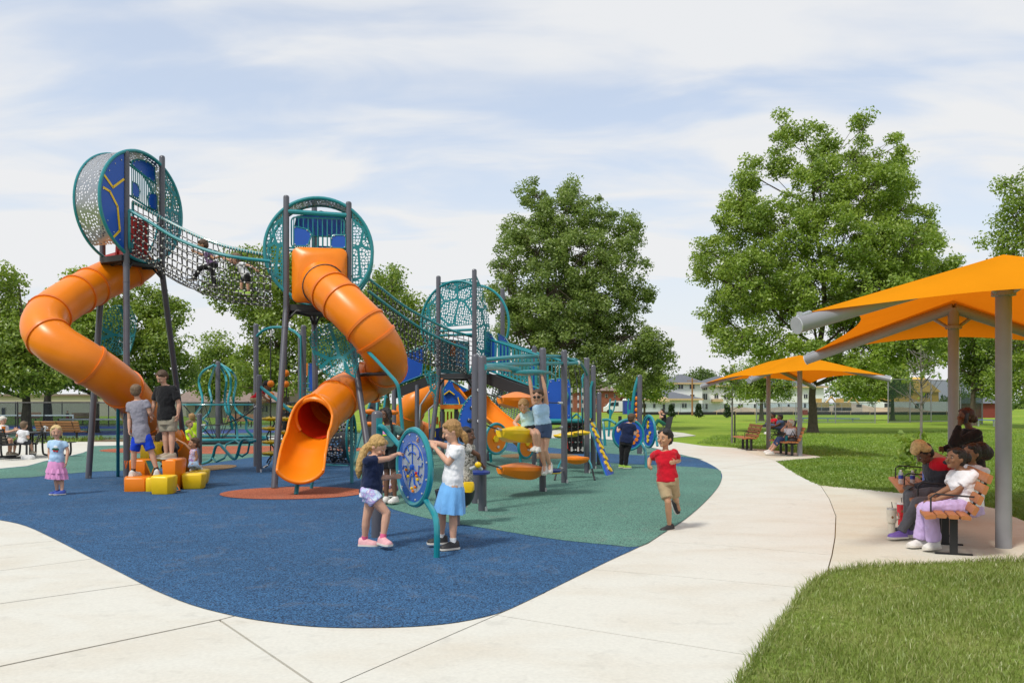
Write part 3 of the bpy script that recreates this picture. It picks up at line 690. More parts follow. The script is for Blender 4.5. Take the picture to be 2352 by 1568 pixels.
# ------------------------------------------------------------------ towers, tube slides, net bridges
Z = V3(0, 0, 1)
ZG = ZR
def circ(C, u, R, a0, a1, n):
    a = np.linspace(a0, a1, n)
    return np.asarray(C) + R * (np.cos(a)[:, None] * np.asarray(u) + np.sin(a)[:, None] * Z)
def segment(C, u, R, t0, t1, n=14):
    """part of a disc between two upright chords"""
    ts = np.linspace(t0, t1, n); up = [C + t * u + Z * math.sqrt(max(0, R * R - t * t)) for t in ts]
    dn = [C + t * u - Z * math.sqrt(max(0, R * R - t * t)) for t in ts[::-1]]
    pts = up + dn
    return np.array([p for i, p in enumerate(pts) if i == 0 or np.linalg.norm(p - pts[i - 1]) > 1e-3])
def rounded(C, u, v, w, h, r=.06, n=4):
    pts = []
    for sx, sy, a0 in ((1, 1, 0), (-1, 1, 90), (-1, -1, 180), (1, -1, 270)):
        for k in range(n + 1):
            a = math.radians(a0 + 90 * k / n)
            pts.append(C + u * (sx * (w / 2 - r) + r * math.cos(a)) + v * (sy * (h / 2 - r) + r * math.sin(a)))
    return np.array(pts)
def bolts(b, pts, nrm_, r=.014, mi=1):
    for p in pts: b.ball(np.asarray(p) + nrm_ * .004, (r, r, r), 6, mi=mi)
def frame_panel(root, poly, n, fill, name='panel', th=.014, rim='teal', rr=.018, bolt=True):
    """sheet panel with a tubular rim"""
    poly = np.asarray(poly); b = MB(); b.plate(poly - n * th / 2, n * th)
    c = poly.mean(0)
    if bolt:
        q = c + (poly - c) * .86; k = max(1, len(q) // 6); bolts(b, [p - n * (th / 2 + .004) for p in q[::k]], -n)
    o = part(b, name, [M[fill], M['silver']], root)
    if rim:
        b = MB(); b.tube(poly, rr, 6, closed=True); r_ = b.build('rim', M[rim], o)
    return o
def leg_post(root, top, knee, foot, r=.0635, collar=True):
    b = MB(); b.tube([foot, knee + (foot - knee) * .03, knee, knee + (top - knee) * .02], r, 12); b.post(knee, top, r * .97, 12)
    o = part(b, 'post', M['post'], root)
    b = MB(); d = nrm(knee - foot)
    for k in (.06, .42): 
        p = knee - d * k; b.tube([p, p - d * .02], r * 1.08, 12)
    b.box(foot + V3(r * .9, -r * .6, .03), (.03, .03, .06), mi=0)
    b.build('clamp', M['silver'] if False else M['post'], o)
    return o
def drum(root, C, u, n, R, w, a0, a1, m):
    b = MB(); A = np.linspace(a0, a1, 40); rings = []
    for a in A:
        e = math.cos(a) * u + math.sin(a) * Z
        rings.append([C + e * R + n * .02, C + e * R + n * (w - .02), C + e * (R - .006) + n * (w - .02), C + e * (R - .006) + n * .02])
    b.loft(rings); b.uv = np.array([(a * R, k) for a in A for k in (.02, w - .02, w - .02, .02)]); return part(b, 'drum_shell', M[m], root)
def ring(root, C, u, R, r=.032, m='teal', a0=0, a1=2 * math.pi, name='ring'):
    b = MB()
    if a1 - a0 >= 6.28: b.tube(circ(C, u, R, 0, 2 * math.pi * 63 / 64, 64), r, 8, closed=True)
    else: b.tube(circ(C, u, R, a0, a1, 48), r, 8)
    return part(b, name, M[m], root)
def bars(root, a, b_, z0, z1, n, r=.011, m='teal'):
    """row of upright bars between two places"""
    src = None
    for k in range(n):
        p = a + (b_ - a) * (k + .5) / n; zz1 = z1(k / (n - 1)) if callable(z1) else z1; zz0 = z0(k / (n - 1)) if callable(z0) else z0
        b = MB(); b.tube([V3(p[0], p[1], zz0), V3(p[0], p[1], zz1)], r, 6); part(b, 'bar', M[m], root)
def rail(root, pts, r=.022, m='teal', name='rail', n=8, sm=0):
    b = MB(); b.tube(spline(pts, sm) if sm else pts, r, n); return part(b, name, M[m], root)

def deck(root, corners, z, fascia=.12):
    b = MB(); p = np.array([[c[0], c[1], z - fascia] for c in corners]); b.plate(p, Z * fascia); part(b, 'deck', M['deck'], root)

# ---- tall tower
u1 = nrm(V3(.345, .938, 0)); n1 = V3(-u1[1], u1[0], 0); C1 = V3(-7.81, 18.05, 5.79); R1 = 1.15
t1 = thing('play_tower', 'tallest play tower, a round blue and silver pod on three charcoal stilts', 'play tower', G(315, 1095))
pb, pc, pa = C1 - u1 * .45, C1 + u1 * .56, C1 + n1 * 1.1
zt, zd = 6.93, 4.70
leg_post(t1, V3(pb[0], pb[1], zt - .08), V3(pb[0], pb[1], zd - .15), G(291, 1113, ZG))
leg_post(t1, V3(pc[0], pc[1], zt + .1), V3(pc[0], pc[1], zd - .2), G(430, 1079, ZG))
leg_post(t1, V3(pa[0], pa[1], zt - .25), V3(pa[0], pa[1], zd - .2), G(203, 1098, ZG))
ring(t1, C1, u1, R1, .036); ring(t1, C1 + n1 * .66, u1, R1, .030)
drum(t1, C1, u1, n1, R1, .66, math.radians(-52), math.radians(232), 'perfgrey')
s = segment(C1, u1, R1 - .03, -R1 + .04, -.52); o = frame_panel(t1, s, n1, 'blue', 'blue_panel', rim=None)
def tline(pts, wd=.045):
    b = MB()
    q = [C1 - n1 * .016 + u1 * t + Z * z for t, z in pts]
    for a, c in zip(q[:-1], q[1:]): b.bar(a - nrm(c - a) * wd * .3, c + nrm(c - a) * wd * .3, wd, .008, up=n1)
    r_ = b.build('stripe', M['yellow'], o)
tline([(-1.05, .42), (-.82, .22), (-.54, .45)]); tline([(-1.06, .16), (-.90, .12), (-.70, -.14), (-.64, -.62), (-.80, -.78)])
frame_panel(t1, segment(C1, u1, R1 - .03, .62, R1 - .04), n1, 'perf', 'punched_panel', rim=None, bolt=False)
rail(t1, [C1 + u1 * .62 + Z * z for z in (-.95, .95)], .014)
# back wall of the pod: blue head panel, bars, small blue panels
Bk = C1 + n1 * .20
bk = lambda pts: [Bk + u1 * ((x - 313) / 90) + Z * (1.65 + (925 - y) / 1960 * 18.2 - C1[2]) for x, y in pts]
frame_panel(t1, bk([(303, 384), (306, 374), (318, 367), (340, 364), (362, 369), (365, 407), (350, 405), (325, 394)]), n1, 'blue', 'blue_panel')
for k in range(14):
    x = 304 + k * 4.7; b = MB(); q = bk([(x, 386 + 20 * k / 13), (x, 457 + 18 * k / 13)]); b.tube(q, .011, 6); part(b, 'bar', M['teal'], t1)
frame_panel(t1, [p - n1 * .04 for p in bk([(301, 422), (301, 454), (317, 457), (320, 440), (315, 427)])], n1, 'blue', 'blue_panel')
frame_panel(t1, [p - n1 * .04 for p in bk([(345, 437), (341, 446), (344, 470), (365, 474), (365, 435)])], n1, 'blue', 'blue_panel')
for q in ([(298, 386), (330, 398), (368, 410)], [(298, 455), (368, 478)]): rail(t1, bk(q), .02)
deck(t1, [pb + n1 * .03 - u1 * .1, pc + u1 * .1 + n1 * .03, pc + n1 * .7, pa, pb + n1 * .7], zd)
b = MB(); b.plate([C1 + n1 * .3 + u1 * t + Z * z for t, z in ((-.4, -1.06), (.5, -1.06), (.45, -.2), (-.35, -.15))], n1 * .05); part(b, 'slide_hood', M['red'], t1)
b = MB(); b.bar(V3(pb[0], pb[1], zd + .06) + n1 * .05, V3(pa[0], pa[1], zd + .06), .05, .10); part(b, 'red_fascia', M['red'], t1)
def braces(root, posts, z, drop=.22):
    c = np.mean(posts, 0)
    for i in range(len(posts)):
        a, e = posts[i], posts[(i + 1) % len(posts)]
        q = [V3(a[0], a[1], z - drop * 1.6), a + (e - a) * .16, a + (e - a) * .84, V3(e[0], e[1], z - drop * 1.6)]
        q[1] = V3(q[1][0], q[1][1], z - drop * .6); q[2] = V3(q[2][0], q[2][1], z - drop * .6)
        rail(root, q, .026, 'black', 'brace', 8)
braces(t1, [pa, pb, pc], zd)
# curved punched wind panel between the stilts
def wind_panel(root, pts_px, d, bulge, m='perf'):
    q = np.array([P(x, y, d) for x, y in pts_px]); c = q.mean(0); k = len(q); b = MB()
    cv = c + V3(0, bulge, 0); inner = np.array([cv + (p - c) * .5 + V3(0, -bulge * .15, 0) for p in q])
    v = np.concatenate([q, inner, [cv]]); f = []
    for i in range(k):
        j = (i + 1) % k; f += [(i, j, k + j, k + i), (k + i, k + j, 2 * k)]
    b.add(v, f); b.tube(q, .012, 6, closed=True); return part(b, 'punched_panel', M[m], root)
wind_panel(t1, [(232, 790), (240, 720), (262, 702), (298, 702), (313, 735), (311, 770), (298, 812), (270, 815)], 17.6, .35, 'perffine')
rail(t1, [G(271, 1094, ZG), P(271, 930, 16.7)], .035, 'tealdark', 'slide_leg')

# ---- middle tower
u2 = nrm(V3(.987, .16, 0)); n2 = V3(-u2[1], u2[0], 0); C2 = V3(-3.96, 17.5, 4.77); R2 = 1.08
t2 = thing('play_tower', 'middle play tower, round punched pod with an orange slide out of its front', 'play tower', G(700, 1120))
qa, qb, qc = C2 - u2 * .65, C2 + u2 * .60, V3((722 - CX) / FPX * 18.7, 18.7, 0)
zt2, zd2 = 5.88, 3.66
leg_post(t2, V3(qa[0], qa[1], zt2), V3(qa[0], qa[1], zd2 - .1), G(630, 1121, ZG))
leg_post(t2, V3(qb[0], qb[1], zt2 - .08), V3(qb[0], qb[1], zd2 - .25), G(858, 1124, ZG))
leg_post(t2, V3(qc[0], qc[1], zt2 + .2), V3(qc[0], qc[1], zd2 - .2), G(727, 1100, ZG))
ring(t2, C2, u2, R2, .036); ring(t2, C2 + n2 * .7, u2, R2, .030)
drum(t2, C2, u2, n2, R2, .7, math.radians(35), math.radians(145), 'perfgrey')
for a, e in ((-R2 + .04, -.72), (.68, R2 - .04)):
    frame_panel(t2, segment(C2, u2, R2 - .03, a, e), n2, 'perf', 'punched_panel', rim=None, bolt=False)
    rail(t2, [C2 + u2 * (e if a < 0 else a) + Z * z for z in (-.8, .8)], .014)
rail(t2, [C2 - u2 * .62 + Z * .78, C2 + u2 * .58 + Z * .74], .05, 'teal', 'head_rail')
fp = rounded(C2 + Z * .36 - u2 * .02 + n2 * .02, u2, Z, 1.06, .62, .08)
b = MB(); b.tube(fp, .017, 6, closed=True); part(b, 'barrier_frame', M['teal'], t2)
bars(t2, C2 - u2 * .55 + n2 * .02, C2 + u2 * .5 + n2 * .02, C2[2] + .06, C2[2] + .66, 11)
rail(t2, [C2 - u2 * .6 + Z * .04, C2 + u2 * .58 + Z * .04], .02); rail(t2, [C2 - u2 * .6 - Z * .02, C2 + u2 * .58 - Z * .02], .02)
for pts in (((-.5, .08), (-.5, .48), (-.22, .42), (-.14, .32), (-.22, .08)), ((.24, .06), (.24, .26), (.3, .32), (.54, .33), (.54, .06))):
    frame_panel(t2, [C2 - n2 * .03 + u2 * t + Z * z for t, z in pts], n2, 'blue', 'blue_panel')
Bk2 = C2 + n2 * .66
frame_panel(t2, [Bk2 + u2 * t + Z * z for t, z in ((-.55, .55), (-.5, .82), (0, .95), (.5, .82), (.55, .5), (.2, .42), (-.2, .42))], n2, 'blue', 'blue_panel')
bars(t2, Bk2 - u2 * .55, Bk2 + u2 * .55, C2[2] - .3, C2[2] + .6, 12)
frame_panel(t2, [Bk2 - n2 * .04 + u2 * t + Z * z for t, z in ((-.1, -.25), (-.1, .2), (.18, .2), (.18, -.25))], n2, 'blue', 'blue_panel')
deck(t2, [qa, qb, qb + n2 * .6, qc, qa + n2 * .6], zd2)
braces(t2, [qa, qb, qc], zd2)
wind_panel(t2, [(710, 778), (728, 752), (765, 741), (810, 748), (834, 775), (833, 800), (815, 868), (790, 852), (758, 868), (728, 838)], 16.6, .3, 'perffine')
rail(t2, [P(762, 862, 17.9), P(740, 930, 17.5)], .02, 'tealdark', 'brace')

# ---- tube slides
def flange(root, c, t, r, m='orange2', w=.05):
    u = nrm(np.cross(t, Z)); v = np.cross(u, t); a = np.arange(28) * 2 * math.pi / 28; b = MB()
    e = np.cos(a)[:, None] * u + np.sin(a)[:, None] * v
    b.loft([c + e * (r - .01) - t * w / 2, c + e * (r + .026) - t * w / 2, c + e * (r + .026) + t * w / 2, c + e * (r - .01) + t * w / 2], closed=True)
    return b.build('flange', M[m], root)
def tube_slide(root, px, r, seams, end_trim=None):
    """px: (x, y, distance) along the middle of the tube; seams: where its moulded sections are bolted together"""
    pts = spline([P(*p) for p in px], 10); L_ = np.concatenate([[0], np.cumsum(np.linalg.norm(np.diff(pts, axis=0), axis=1))])
    T = np.gradient(pts, axis=0); T /= np.linalg.norm(T, axis=1)[:, None]
    cuts = [0]
    for x, y in seams:
        d = [np.hypot(CX + p[0] / p[1] * FPX - x, HY - (p[2] - EYE) / p[1] * FPX - y) for p in pts]
        cuts.append(int(np.argmin(d)))
    cuts = sorted(set(cuts)) + [len(pts) - 1]
    for a, e in zip(cuts[:-1], cuts[1:]):
        if e - a < 2: continue
        b = MB(); b.tube(pts[a:e + 1], r, 28, cap=False); o = part(b, 'tube_section', M['orange'], root, angle=60)
        if e != len(pts) - 1: flange(o, pts[e], T[e], r)
    return pts, T
s1 = thing('tube_slide', 'orange tube slide bending out to the side from the tallest tower', 'slide', G(400, 1060))
tube_slide(s1, [(332, 592, 18.9), (298, 618, 18.7), (232, 648, 18.2), (165, 684, 17.3), (113, 722, 16.5), (101, 757, 16.0), (132, 792, 15.8), (190, 828, 15.9), (246, 864, 16.3), (290, 900, 17.0), (322, 942, 17.9), (345, 982, 18.8), (385, 1018, 19.6)], .395,
  [(300, 617), (213, 657), (178, 677), (112, 724), (112, 777), (207, 840), (281, 892), (333, 955)])
def chute(root, pts, rs, As, m='orange', th=.035, name='chute'):
    pts = [np.asarray(p, float) for p in pts]; rings = []; eL = []; eR = []
    for i, p in enumerate(pts):
        t = nrm((pts[min(i + 1, len(pts) - 1)] - pts[max(i - 1, 0)])); s = nrm(np.cross(t, Z)); up = np.cross(s, t)
        a = np.linspace(-As[i], As[i], 22)
        e = np.sin(a)[:, None] * s - np.cos(a)[:, None] * up
        rings.append(np.concatenate([p + e * rs[i], p + e[::-1] * (rs[i] + th)]))
        eL.append(p + e[0] * (rs[i] + th / 2)); eR.append(p + e[-1] * (rs[i] + th / 2))
    b = MB(); b.loft(rings)
    for q in (eL, eR): b.tube(q, .028, 8)
    lip = rings[-1]; b.tube((lip[:22] + lip[22:][::-1]) / 2, .034, 8)
    return part(b, name, M[m], root, angle=50)
chute(s1, [P(385, 1018, 19.6), P(398, 1030, 19.8), P(412, 1040, 20.0), P(430, 1050, 20.3)], [.40, .38, .38, .40], [2.6, 1.8, 1.3, 1.1])
rail(s1, [G(408, 1078, ZG), P(408, 1050, 19.9)], .035, 'tealdark', 'slide_leg')
s2 = thing('tube_slide', 'orange tube slide with its open chute facing us under the middle tower', 'slide', G(680, 1135))
hood = [(C2 + Z * (-.52) + u2 * .02, 1.10, 1.12, .12, -.02), (C2 + Z * (-.52) + u2 * .02, 1.10, 1.12, .14, -.10), (C2 + Z * (-.55) + u2 * .03, .98, 1.02, .3, -.20), (C2 + Z * (-.58) + u2 * .04, .86, .88, .40, -.27)]
b = MB(); b.loft([rounded(c - n2 * (-o_) * 1.0 + n2 * 0, u2, Z, w, h, r, 6) for c, w, h, r, o_ in hood]); part(b, 'slide_hood', M['orange'], s2, angle=35)
px2 = [(737, 645, 17.45), (748, 660, 17.05), (768, 678, 16.8), (800, 709, 16.55), (842, 752, 16.4), (874, 795, 16.5), (888, 830, 17.0), (882, 852, 17.7), (862, 868, 18.1), (828, 884, 17.9), (787, 908, 17.2), (750, 938, 16.5), (724, 962, 16.0)]
pts2, T2 = tube_slide(s2, px2, .415, [(762, 672), (786, 695), (838, 748), (862, 778), (887, 842), (845, 876), (770, 921)])
flange(s2, P(744, 655, 17.2), nrm(P(768, 678, 16.8) - P(737, 645, 17.45)), .42, 'post', .02)
# mouth of the slide: bell, then the open run-out
mo = pts2[-1]; td = nrm(V3(T2[-1][0], T2[-1][1], T2[-1][2] * .6))
run = spline([mo - td * .12, mo, P(713, 984, 15.7), P(703, 1009, 15.45), P(694, 1036, 15.1), P(689, 1046, 14.8)], 12)
nn = len(run); ff = np.linspace(0, 1, nn)
chute(s2, run, np.interp(ff, [0, .16, .5, .8, 1], [.42, .42, .375, .385, .46]), np.interp(ff, [0, .1, .16, .22, .3, .42, .62, .78, .88, 1], [3.1, 3.1, 2.75, 2.3, 1.95, 1.72, 1.58, 1.42, 1.15, .95]))
M['red_in'] = mat('shaded_red_liner', (.62, .03, .004), .4)  # inside of the orange tube, its shade put into a deeper red
b = MB(); k = len(pts2) - 1
b.tube(pts2[k - 12:k + 1], .398, 24, cap=False); part(b, 'shaded_tube_liner', M['red_in'], s2)
u_ = nrm(np.cross(td, Z)); v_ = np.cross(u_, td); aa = np.linspace(math.radians(-35), math.radians(215), 24)
b = MB(); b.tube([mo + td * .02 + .39 * (math.cos(t) * u_ + math.sin(t) * v_ * (1 if v_[2] > 0 else -1)) for t in aa], .045, 8); part(b, 'mouth_rim', M['orange'], s2)
rail(s2, [G(680, 1136, ZG), P(684, 1099, 15.2)], .04, 'tealdark', 'slide_leg'); rail(s2, [G(715, 1122, ZG), P(722, 1075, 16.1)], .03, 'tealdark', 'slide_leg')
rail(s2, [P(745, 1035, 16.1), P(741, 1052, 16.0), P(735, 1072, 15.8)], .02, 'orange2', 'rib')

# ---- net bridges
def net_bridge(label, near, far, drop, nc, nl, base, cell=.0105, entry=None):
    root = thing('net_bridge', label, 'net bridge', base)
    N_ = spline([P(*p) for p in near], 8); F_ = spline([P(*p) for p in far], 8)
    def resample(q, n):
        l = np.concatenate([[0], np.cumsum(np.linalg.norm(np.diff(q, axis=0), axis=1))]); s = np.linspace(0, l[-1], n)
        return np.column_stack([np.interp(s, l, q[:, i]) for i in range(3)])
    rail(root, N_, .034, 'teal', 'rail'); rail(root, F_, .034, 'teal', 'rail')
    A = resample(N_, nc); B = resample(F_, nc); S = np.linspace(0, 1, nc); gr = np.zeros((nc, nl, 3))
    for i in range(nc):
        h = np.interp(S[i], [k / (len(drop) - 1) for k in range(len(drop))], drop)
        sec = []
        for j in range(61):
            ph = math.pi * j / 60; w = (1 - math.copysign(abs(math.cos(ph)) ** .7, math.cos(ph))) / 2
            sec.append(A[i] * (1 - w) + B[i] * w - Z * h * math.sin(ph) ** .62)
        gr[i] = resample(np.array(sec), nl)
    rng = np.random.default_rng(5); gr[1:-1] += rng.normal(0, .008, gr[1:-1].shape)
    b = MB()
    for i in range(nc): b.tube(gr[i], cell, 4)
    for j in range(nl): b.tube(gr[:, j], cell, 4)
    o = part(b, 'rope_net', M['rope'], root); o["kind"] = "stuff"
    b = MB()
    for i in range(nc):
        for j in range(nl):
            p = gr[i, j]; b.box(p, (.026, .026, .026) if (i + j) % 2 else (.04, .018, .022))
    for q, r_ in ((F_, .038), (N_, .0345)):
        if r_ > .036:
            for p in resample(q, nc * 2): b.ball(p, (.016, .042, .042), 6)
    o = part(b, 'rope_clamp', M['knot'], root); o["kind"] = "stuff"
    for e in (0, nc - 1):
        if entry and entry[0 if e == 0 else 1]:
            b = MB(); q = np.concatenate([gr[e], gr[e][:1]]); b.tube(gr[e], .03, 8); part(b, 'entry_hoop', M['teal'], root)
    return root, gr
brA, gA = net_bridge('sagging rope net bridge with two teal rails between the tall and middle towers',
  [(297, 483, 17.5), (340, 508, 17.4), (400, 545, 17.3), (460, 570, 17.2), (530, 589, 17.1), (620, 600, 17.2)],
  [(305, 464, 18.3), (345, 486, 18.3), (400, 516, 18.2), (460, 545, 18.1), (530, 569, 18.0), (622, 587, 18.0)],
  [.95, .95, .98, 1.0, 1.02, 1.0, .98], 27, 17, G(470, 1100), entry=(1, 0))
brB, gB = net_bridge('rope net bridge dropping from the middle tower to the low tower',
  [(846, 668, 17.9), (880, 694, 18.4), (930, 730, 19.3), (980, 762, 20.2), (1030, 786, 21.0), (1072, 802, 21.7)],
  [(846, 640, 18.7), (880, 666, 19.2), (930, 704, 20.1), (980, 732, 21.0), (1030, 756, 21.7), (1088, 774, 22.3)],
  [.9, .95, .95, .9, .8, .75], 26, 16, G(960, 1080), entry=(0, 1))

# ---- low tower, its stair ramp and slide
u3 = nrm(V3(.889, -.458, 0)); n3 = V3(-u3[1], u3[0], 0); C3 = V3(-1.455, 22.25, 3.74); R3 = 1.08
t3 = thing('play_tower', 'lowest play tower, teal punched panels between charcoal posts beyond the bridge', 'play tower', G(1050, 1075))
ra, rb, rc = C3 - u3 * .545, C3 + u3 * .545, C3 + n3 * 2.3 + u3 * .15
zd3 = 2.42
for q, z, f in ((ra, 5.0, (985, 1070)), (rb, 5.1, (1085, 1075)), (rc, 4.9, (1120, 1058))):
    leg_post(t3, V3(q[0], q[1], z), V3(q[0], q[1], zd3 - .2), G(*f, ZG))
ring(t3, C3, u3, R3, .034, a0=math.radians(60), a1=math.radians(200)); ring(t3, C3 + n3 * .9, u3, R3, .034, a0=math.radians(-20), a1=math.radians(120))
frame_panel(t3, segment(C3, u3, R3, -R3 + .03, -.6), n3, 'perf', 'punched_panel', rim=None, bolt=False)
frame_panel(t3, [C3 + u3 * t + Z * z for t, z in ((-.52, 1.06), (.52, 1.12), (.52, -.06), (-.52, -.1))], n3, 'perf', 'punched_panel', rim='teal', bolt=False)
b = MB(); A_ = np.linspace(math.radians(62), math.radians(118), 12); b.loft([[C3 + R3 * (math.cos(a) * u3 + math.sin(a) * Z) + n3 * k for k in (0, .9)] + [C3 + (R3 - .006) * (math.cos(a) * u3 + math.sin(a) * Z) + n3 * k for k in (.9, 0)] for a in A_]); b.uv = np.array([(a * R3, k) for a in A_ for k in (0, .9, .9, 0)]); part(b, 'drum_shell', M['perf'], t3)
fan = nrm(n3 + u3 * .25)
b = MB(); b.plate([rb + fan * t + V3(0, 0, z - rb[2]) for t, z in ((.06, 4.95), (.3, 4.6), (.55, 3.9), (.6, 3.2), (.55, 2.4), (.06, 2.4))], u3 * .012); part(b, 'punched_panel', M['perf'], t3)
for z in (-.2, -.32): rail(t3, [C3 - u3 * .54 + Z * z, C3 + u3 * .54 + Z * z], .035)
deck(t3, [ra, rb, rb + n3 * 2, ra + n3 * 2], zd3)
braces(t3, [ra, rb, rb + n3 * 1.8, ra + n3 * 1.8], zd3)
for a, e, k in ((ra, ra + n3 * 1.6, 5),):
    frame_panel(t3, [a + V3(0, 0, z - a[2]) + (e - a) * f for f, z in ((.0, 2.45), (0, 3.35), (1, 3.35), (1, 2.45))], u3, 'tealdark', 'teal_panel')
b = MB(); b.plate([P(1036, 785, 23.0), P(1046, 782, 23.0), P(1044, 818, 23.0), P(1034, 816, 23.0)], V3(0, .04, 0)); part(b, 'orange_panel', M['orange2'], t3)
b = MB(); b.plate([P(1049, 785, 23.2), P(1068, 790, 23.2), P(1066, 845, 23.2), P(1046, 842, 23.2)], V3(0, .04, 0)); part(b, 'pale_panel', M['lightpanel'], t3)
b = MB(); q = [P(970, 845, 21.4), P(1010, 862, 21.4), P(1002, 900, 21.4), P(1000, 935, 21.4)]; b.plate(q, V3(0, .012, 0)); part(b, 'punched_panel', M['perf'], t3)
# stair ramp to the right
rp = thing('stair_ramp', 'stair ramp with teal bar railings running down from the low tower', 'ramp', G(1245, 1050))
a0, a1 = P(1118, 868, 22.6), P(1262, 922, 21.0); b0, b1 = a0 + V3(.35, 1.0, 0), a1 + V3(.35, 1.0, 0)
for x, y in ((a0, a1), (b0, b1)):
    b = MB(); b.bar(x, y, .06, .30); part(b, 'stringer', M['deck'], rp)
    up = 1.05
    rail(rp, [x + Z * .22, y + Z * .22], .024); rail(rp, [x + Z * up, y + Z * up], .03)
    k = 17
    for i in range(k):
        p = x + (y - x) * (i + .5) / k; b = MB(); b.bar(p + Z * .22, p + Z * up, .045 if x is a0 else .03, .012, up=(0, 1, 0)); part(b, 'bar', M['teal'], rp)
    e = [x + (y - x) * f + Z * z for f, z in ((-.04, .2), (-.04, 1.25), (.08, 1.2), (.17, 1.02), (.14, .2))]
    frame_panel(rp, e, V3(0, 1, 0), 'blue', 'blue_panel')
for i in range(8):
    p = a0 + (a1 - a0) * (i + .5) / 8; b = MB(); b.box((p + (b0 - a0) / 2), (.2, 1.0, .03)); part(b, 'tread', M['deck'], rp)
# left ramp beyond the tower
lp = thing('stair_ramp', 'dark ramp with blue side panels dropping left behind the tall slide chute', 'ramp', G(930, 1062))
a0, a1 = P(1005, 866, 23.5), P(905, 905, 23.5)
b = MB(); b.bar(a0, a1, .06, .26); part(b, 'stringer', M['deck'], lp)
rail(lp, [a0 + Z * .2, a1 + Z * .2], .024); rail(lp, [a0 + Z * 1.0, a1 + Z * 1.0], .028)
for i in range(9):
    p = a0 + (a1 - a0) * (i + .5) / 9; b = MB(); b.bar(p + Z * .2, p + Z * 1.0, .03, .012, up=(0, 1, 0)); part(b, 'bar', M['teal'], lp)
frame_panel(lp, [a0 + (a1 - a0) * f + Z * z + V3(0, -.05, 0) for f, z in ((.35, .22), (.3, .95), (.8, .98), (.9, .22))], V3(0, 1, 0), 'blue', 'blue_panel')
for x in (958, 905): rail(lp, [G(x, 1064, ZG), P(x, 885, 23.4)], .06, 'post', 'post')
# straight slide
ss = thing('open_slide', 'straight orange open slide running down to the right from the low tower', 'slide', G(1215, 1062))
st, en = P(1068, 872, 22.8), P(1205, 990, 20.6)
run = [st, st + (en - st) * .08 + Z * .02] + [st + (en - st) * f - Z * .12 * math.sin(f * 3.14) for f in (.3, .5, .7, .88)] + [en - Z * .05, en + nrm(en - st) * .35 + Z * .12]
chute(ss, run, [.34] * len(run), [1.25] * len(run), th=.03)
# ------------------------------------------------------------------ other play equipment
def px_post(root, x, ytop, d, r=.0635, ybase=None, m='post', lean=None):
    foot = V3((x - CX) / FPX * d, d, ZG); top = P(x, ytop, d)
    if lean is not None: foot = foot + lean
    b = MB(); b.post(foot, top, r, 14); o = part(b, 'post', M[m], root)
    b = MB(); b.box(foot + V3(r * .9, -r * .7, .035), (.035, .03, .07)); b.build('foot_tag', M['silver'], o)
    return foot, top
def cable(root, pts, r=.012, ends=True):
    pts = [np.asarray(p, float) for p in pts]; b = MB(); b.tube(spline(pts, 5), r, 6); o = part(b, 'cable', M['rope'], root)
    if ends:
        for p, q in ((pts[0], pts[1]), (pts[-1], pts[-2])):
            e = MB(); t = nrm(q - p); e.tube([p, p + t * .14], .024, 8); e.build('ferrule', M['silver'], o)
    return o
# ---- overhead leaf climber (nearest charcoal posts)
oc = thing('overhead_climber', 'overhead grip rail climber with orange and yellow leaf steps slung between charcoal posts', 'climber', G(1190, 1140))
for x, yt, d in ((1108, 816, 12.75), (1092, 813, 13.7), (1246.5, 798, 15.55), (1296, 803, 17.2)): px_post(oc, x, yt, d)
rail(oc, [P(1092, 826, 13.7), P(1117, 826, 13.9), P(1182, 820, 14.6), P(1237, 818, 15.8), P(1292, 820, 17.4), P(1327, 833, 18.0)], .036, sm=6)
rail(oc, [P(1092, 838, 13.7), P(1117, 838, 13.8), P(1185, 836, 14.6), P(1246, 835, 15.8), P(1298, 834, 17.4), P(1327, 833, 18.0)], .036, sm=6)
b = MB(); b.ball(P(1328, 833, 18.0), .05, 8); part(b, 'end_fitting', M['silver'], oc)
rail(oc, [P(1112, 843, 12.7), P(1140, 843, 13.2), P(1172, 846, 13.9), P(1192, 850, 14.3)], .05, sm=6)
def leaf_plate(root, x0, x1, y, d0, d1, wid, th, m, name, hump=.06, tip=.0):
    """leaf-shaped moulded step: pointed ends, raised middle rib"""
    a, e = P(x0, y, d0), P(x1, y, d1); t = nrm(e - a); L_ = np.linalg.norm(e - a); s = nrm(np.cross(Z, t)); rings = []
    for f in np.linspace(0, 1, 15):
        w = wid * (math.sin(math.pi * min(1, max(0, .06 + .88 * f))) ** .75) ; c = a + t * L_ * f; k = math.sin(math.pi * f)
        rings.append([c - s * w / 2 + Z * .02, c - s * w * .25 + Z * (hump * k + .015), c + Z * (hump * k * 1.5 + .02), c + s * w * .25 + Z * (hump * k + .015), c + s * w / 2 + Z * .02,
                      c + s * w / 2 - Z * th * .4, c + s * w * .3 - Z * th * (1 + k), c - s * w * .3 - Z * th * (1 + k), c - s * w / 2 - Z * th * .4])
    b = MB(); b.loft(rings); return part(b, name, M[m], root, angle=30)
leaf_plate(oc, 1182, 1260, 855, 14.0, 14.6, .42, .025, 'teal', 'leaf_grip', .02)
rail(oc, [P(1256, 856, 14.7), P(1268, 858, 15.2), P(1275, 866, 15.4), P(1276, 874, 15.5)], .022, sm=4)
leaf_plate(oc, 1149, 1224, 915, 15.3, 16.2, .55, .09, 'orange', 'leaf_step', .07)
leaf_plate(oc, 1149, 1232, 990, 14.4, 15.4, .60, .10, 'yellow', 'leaf_step', .05)
leaf_plate(oc, 1149, 1242, 1074, 14.4, 15.3, .58, .10, 'orange', 'leaf_step', .05)
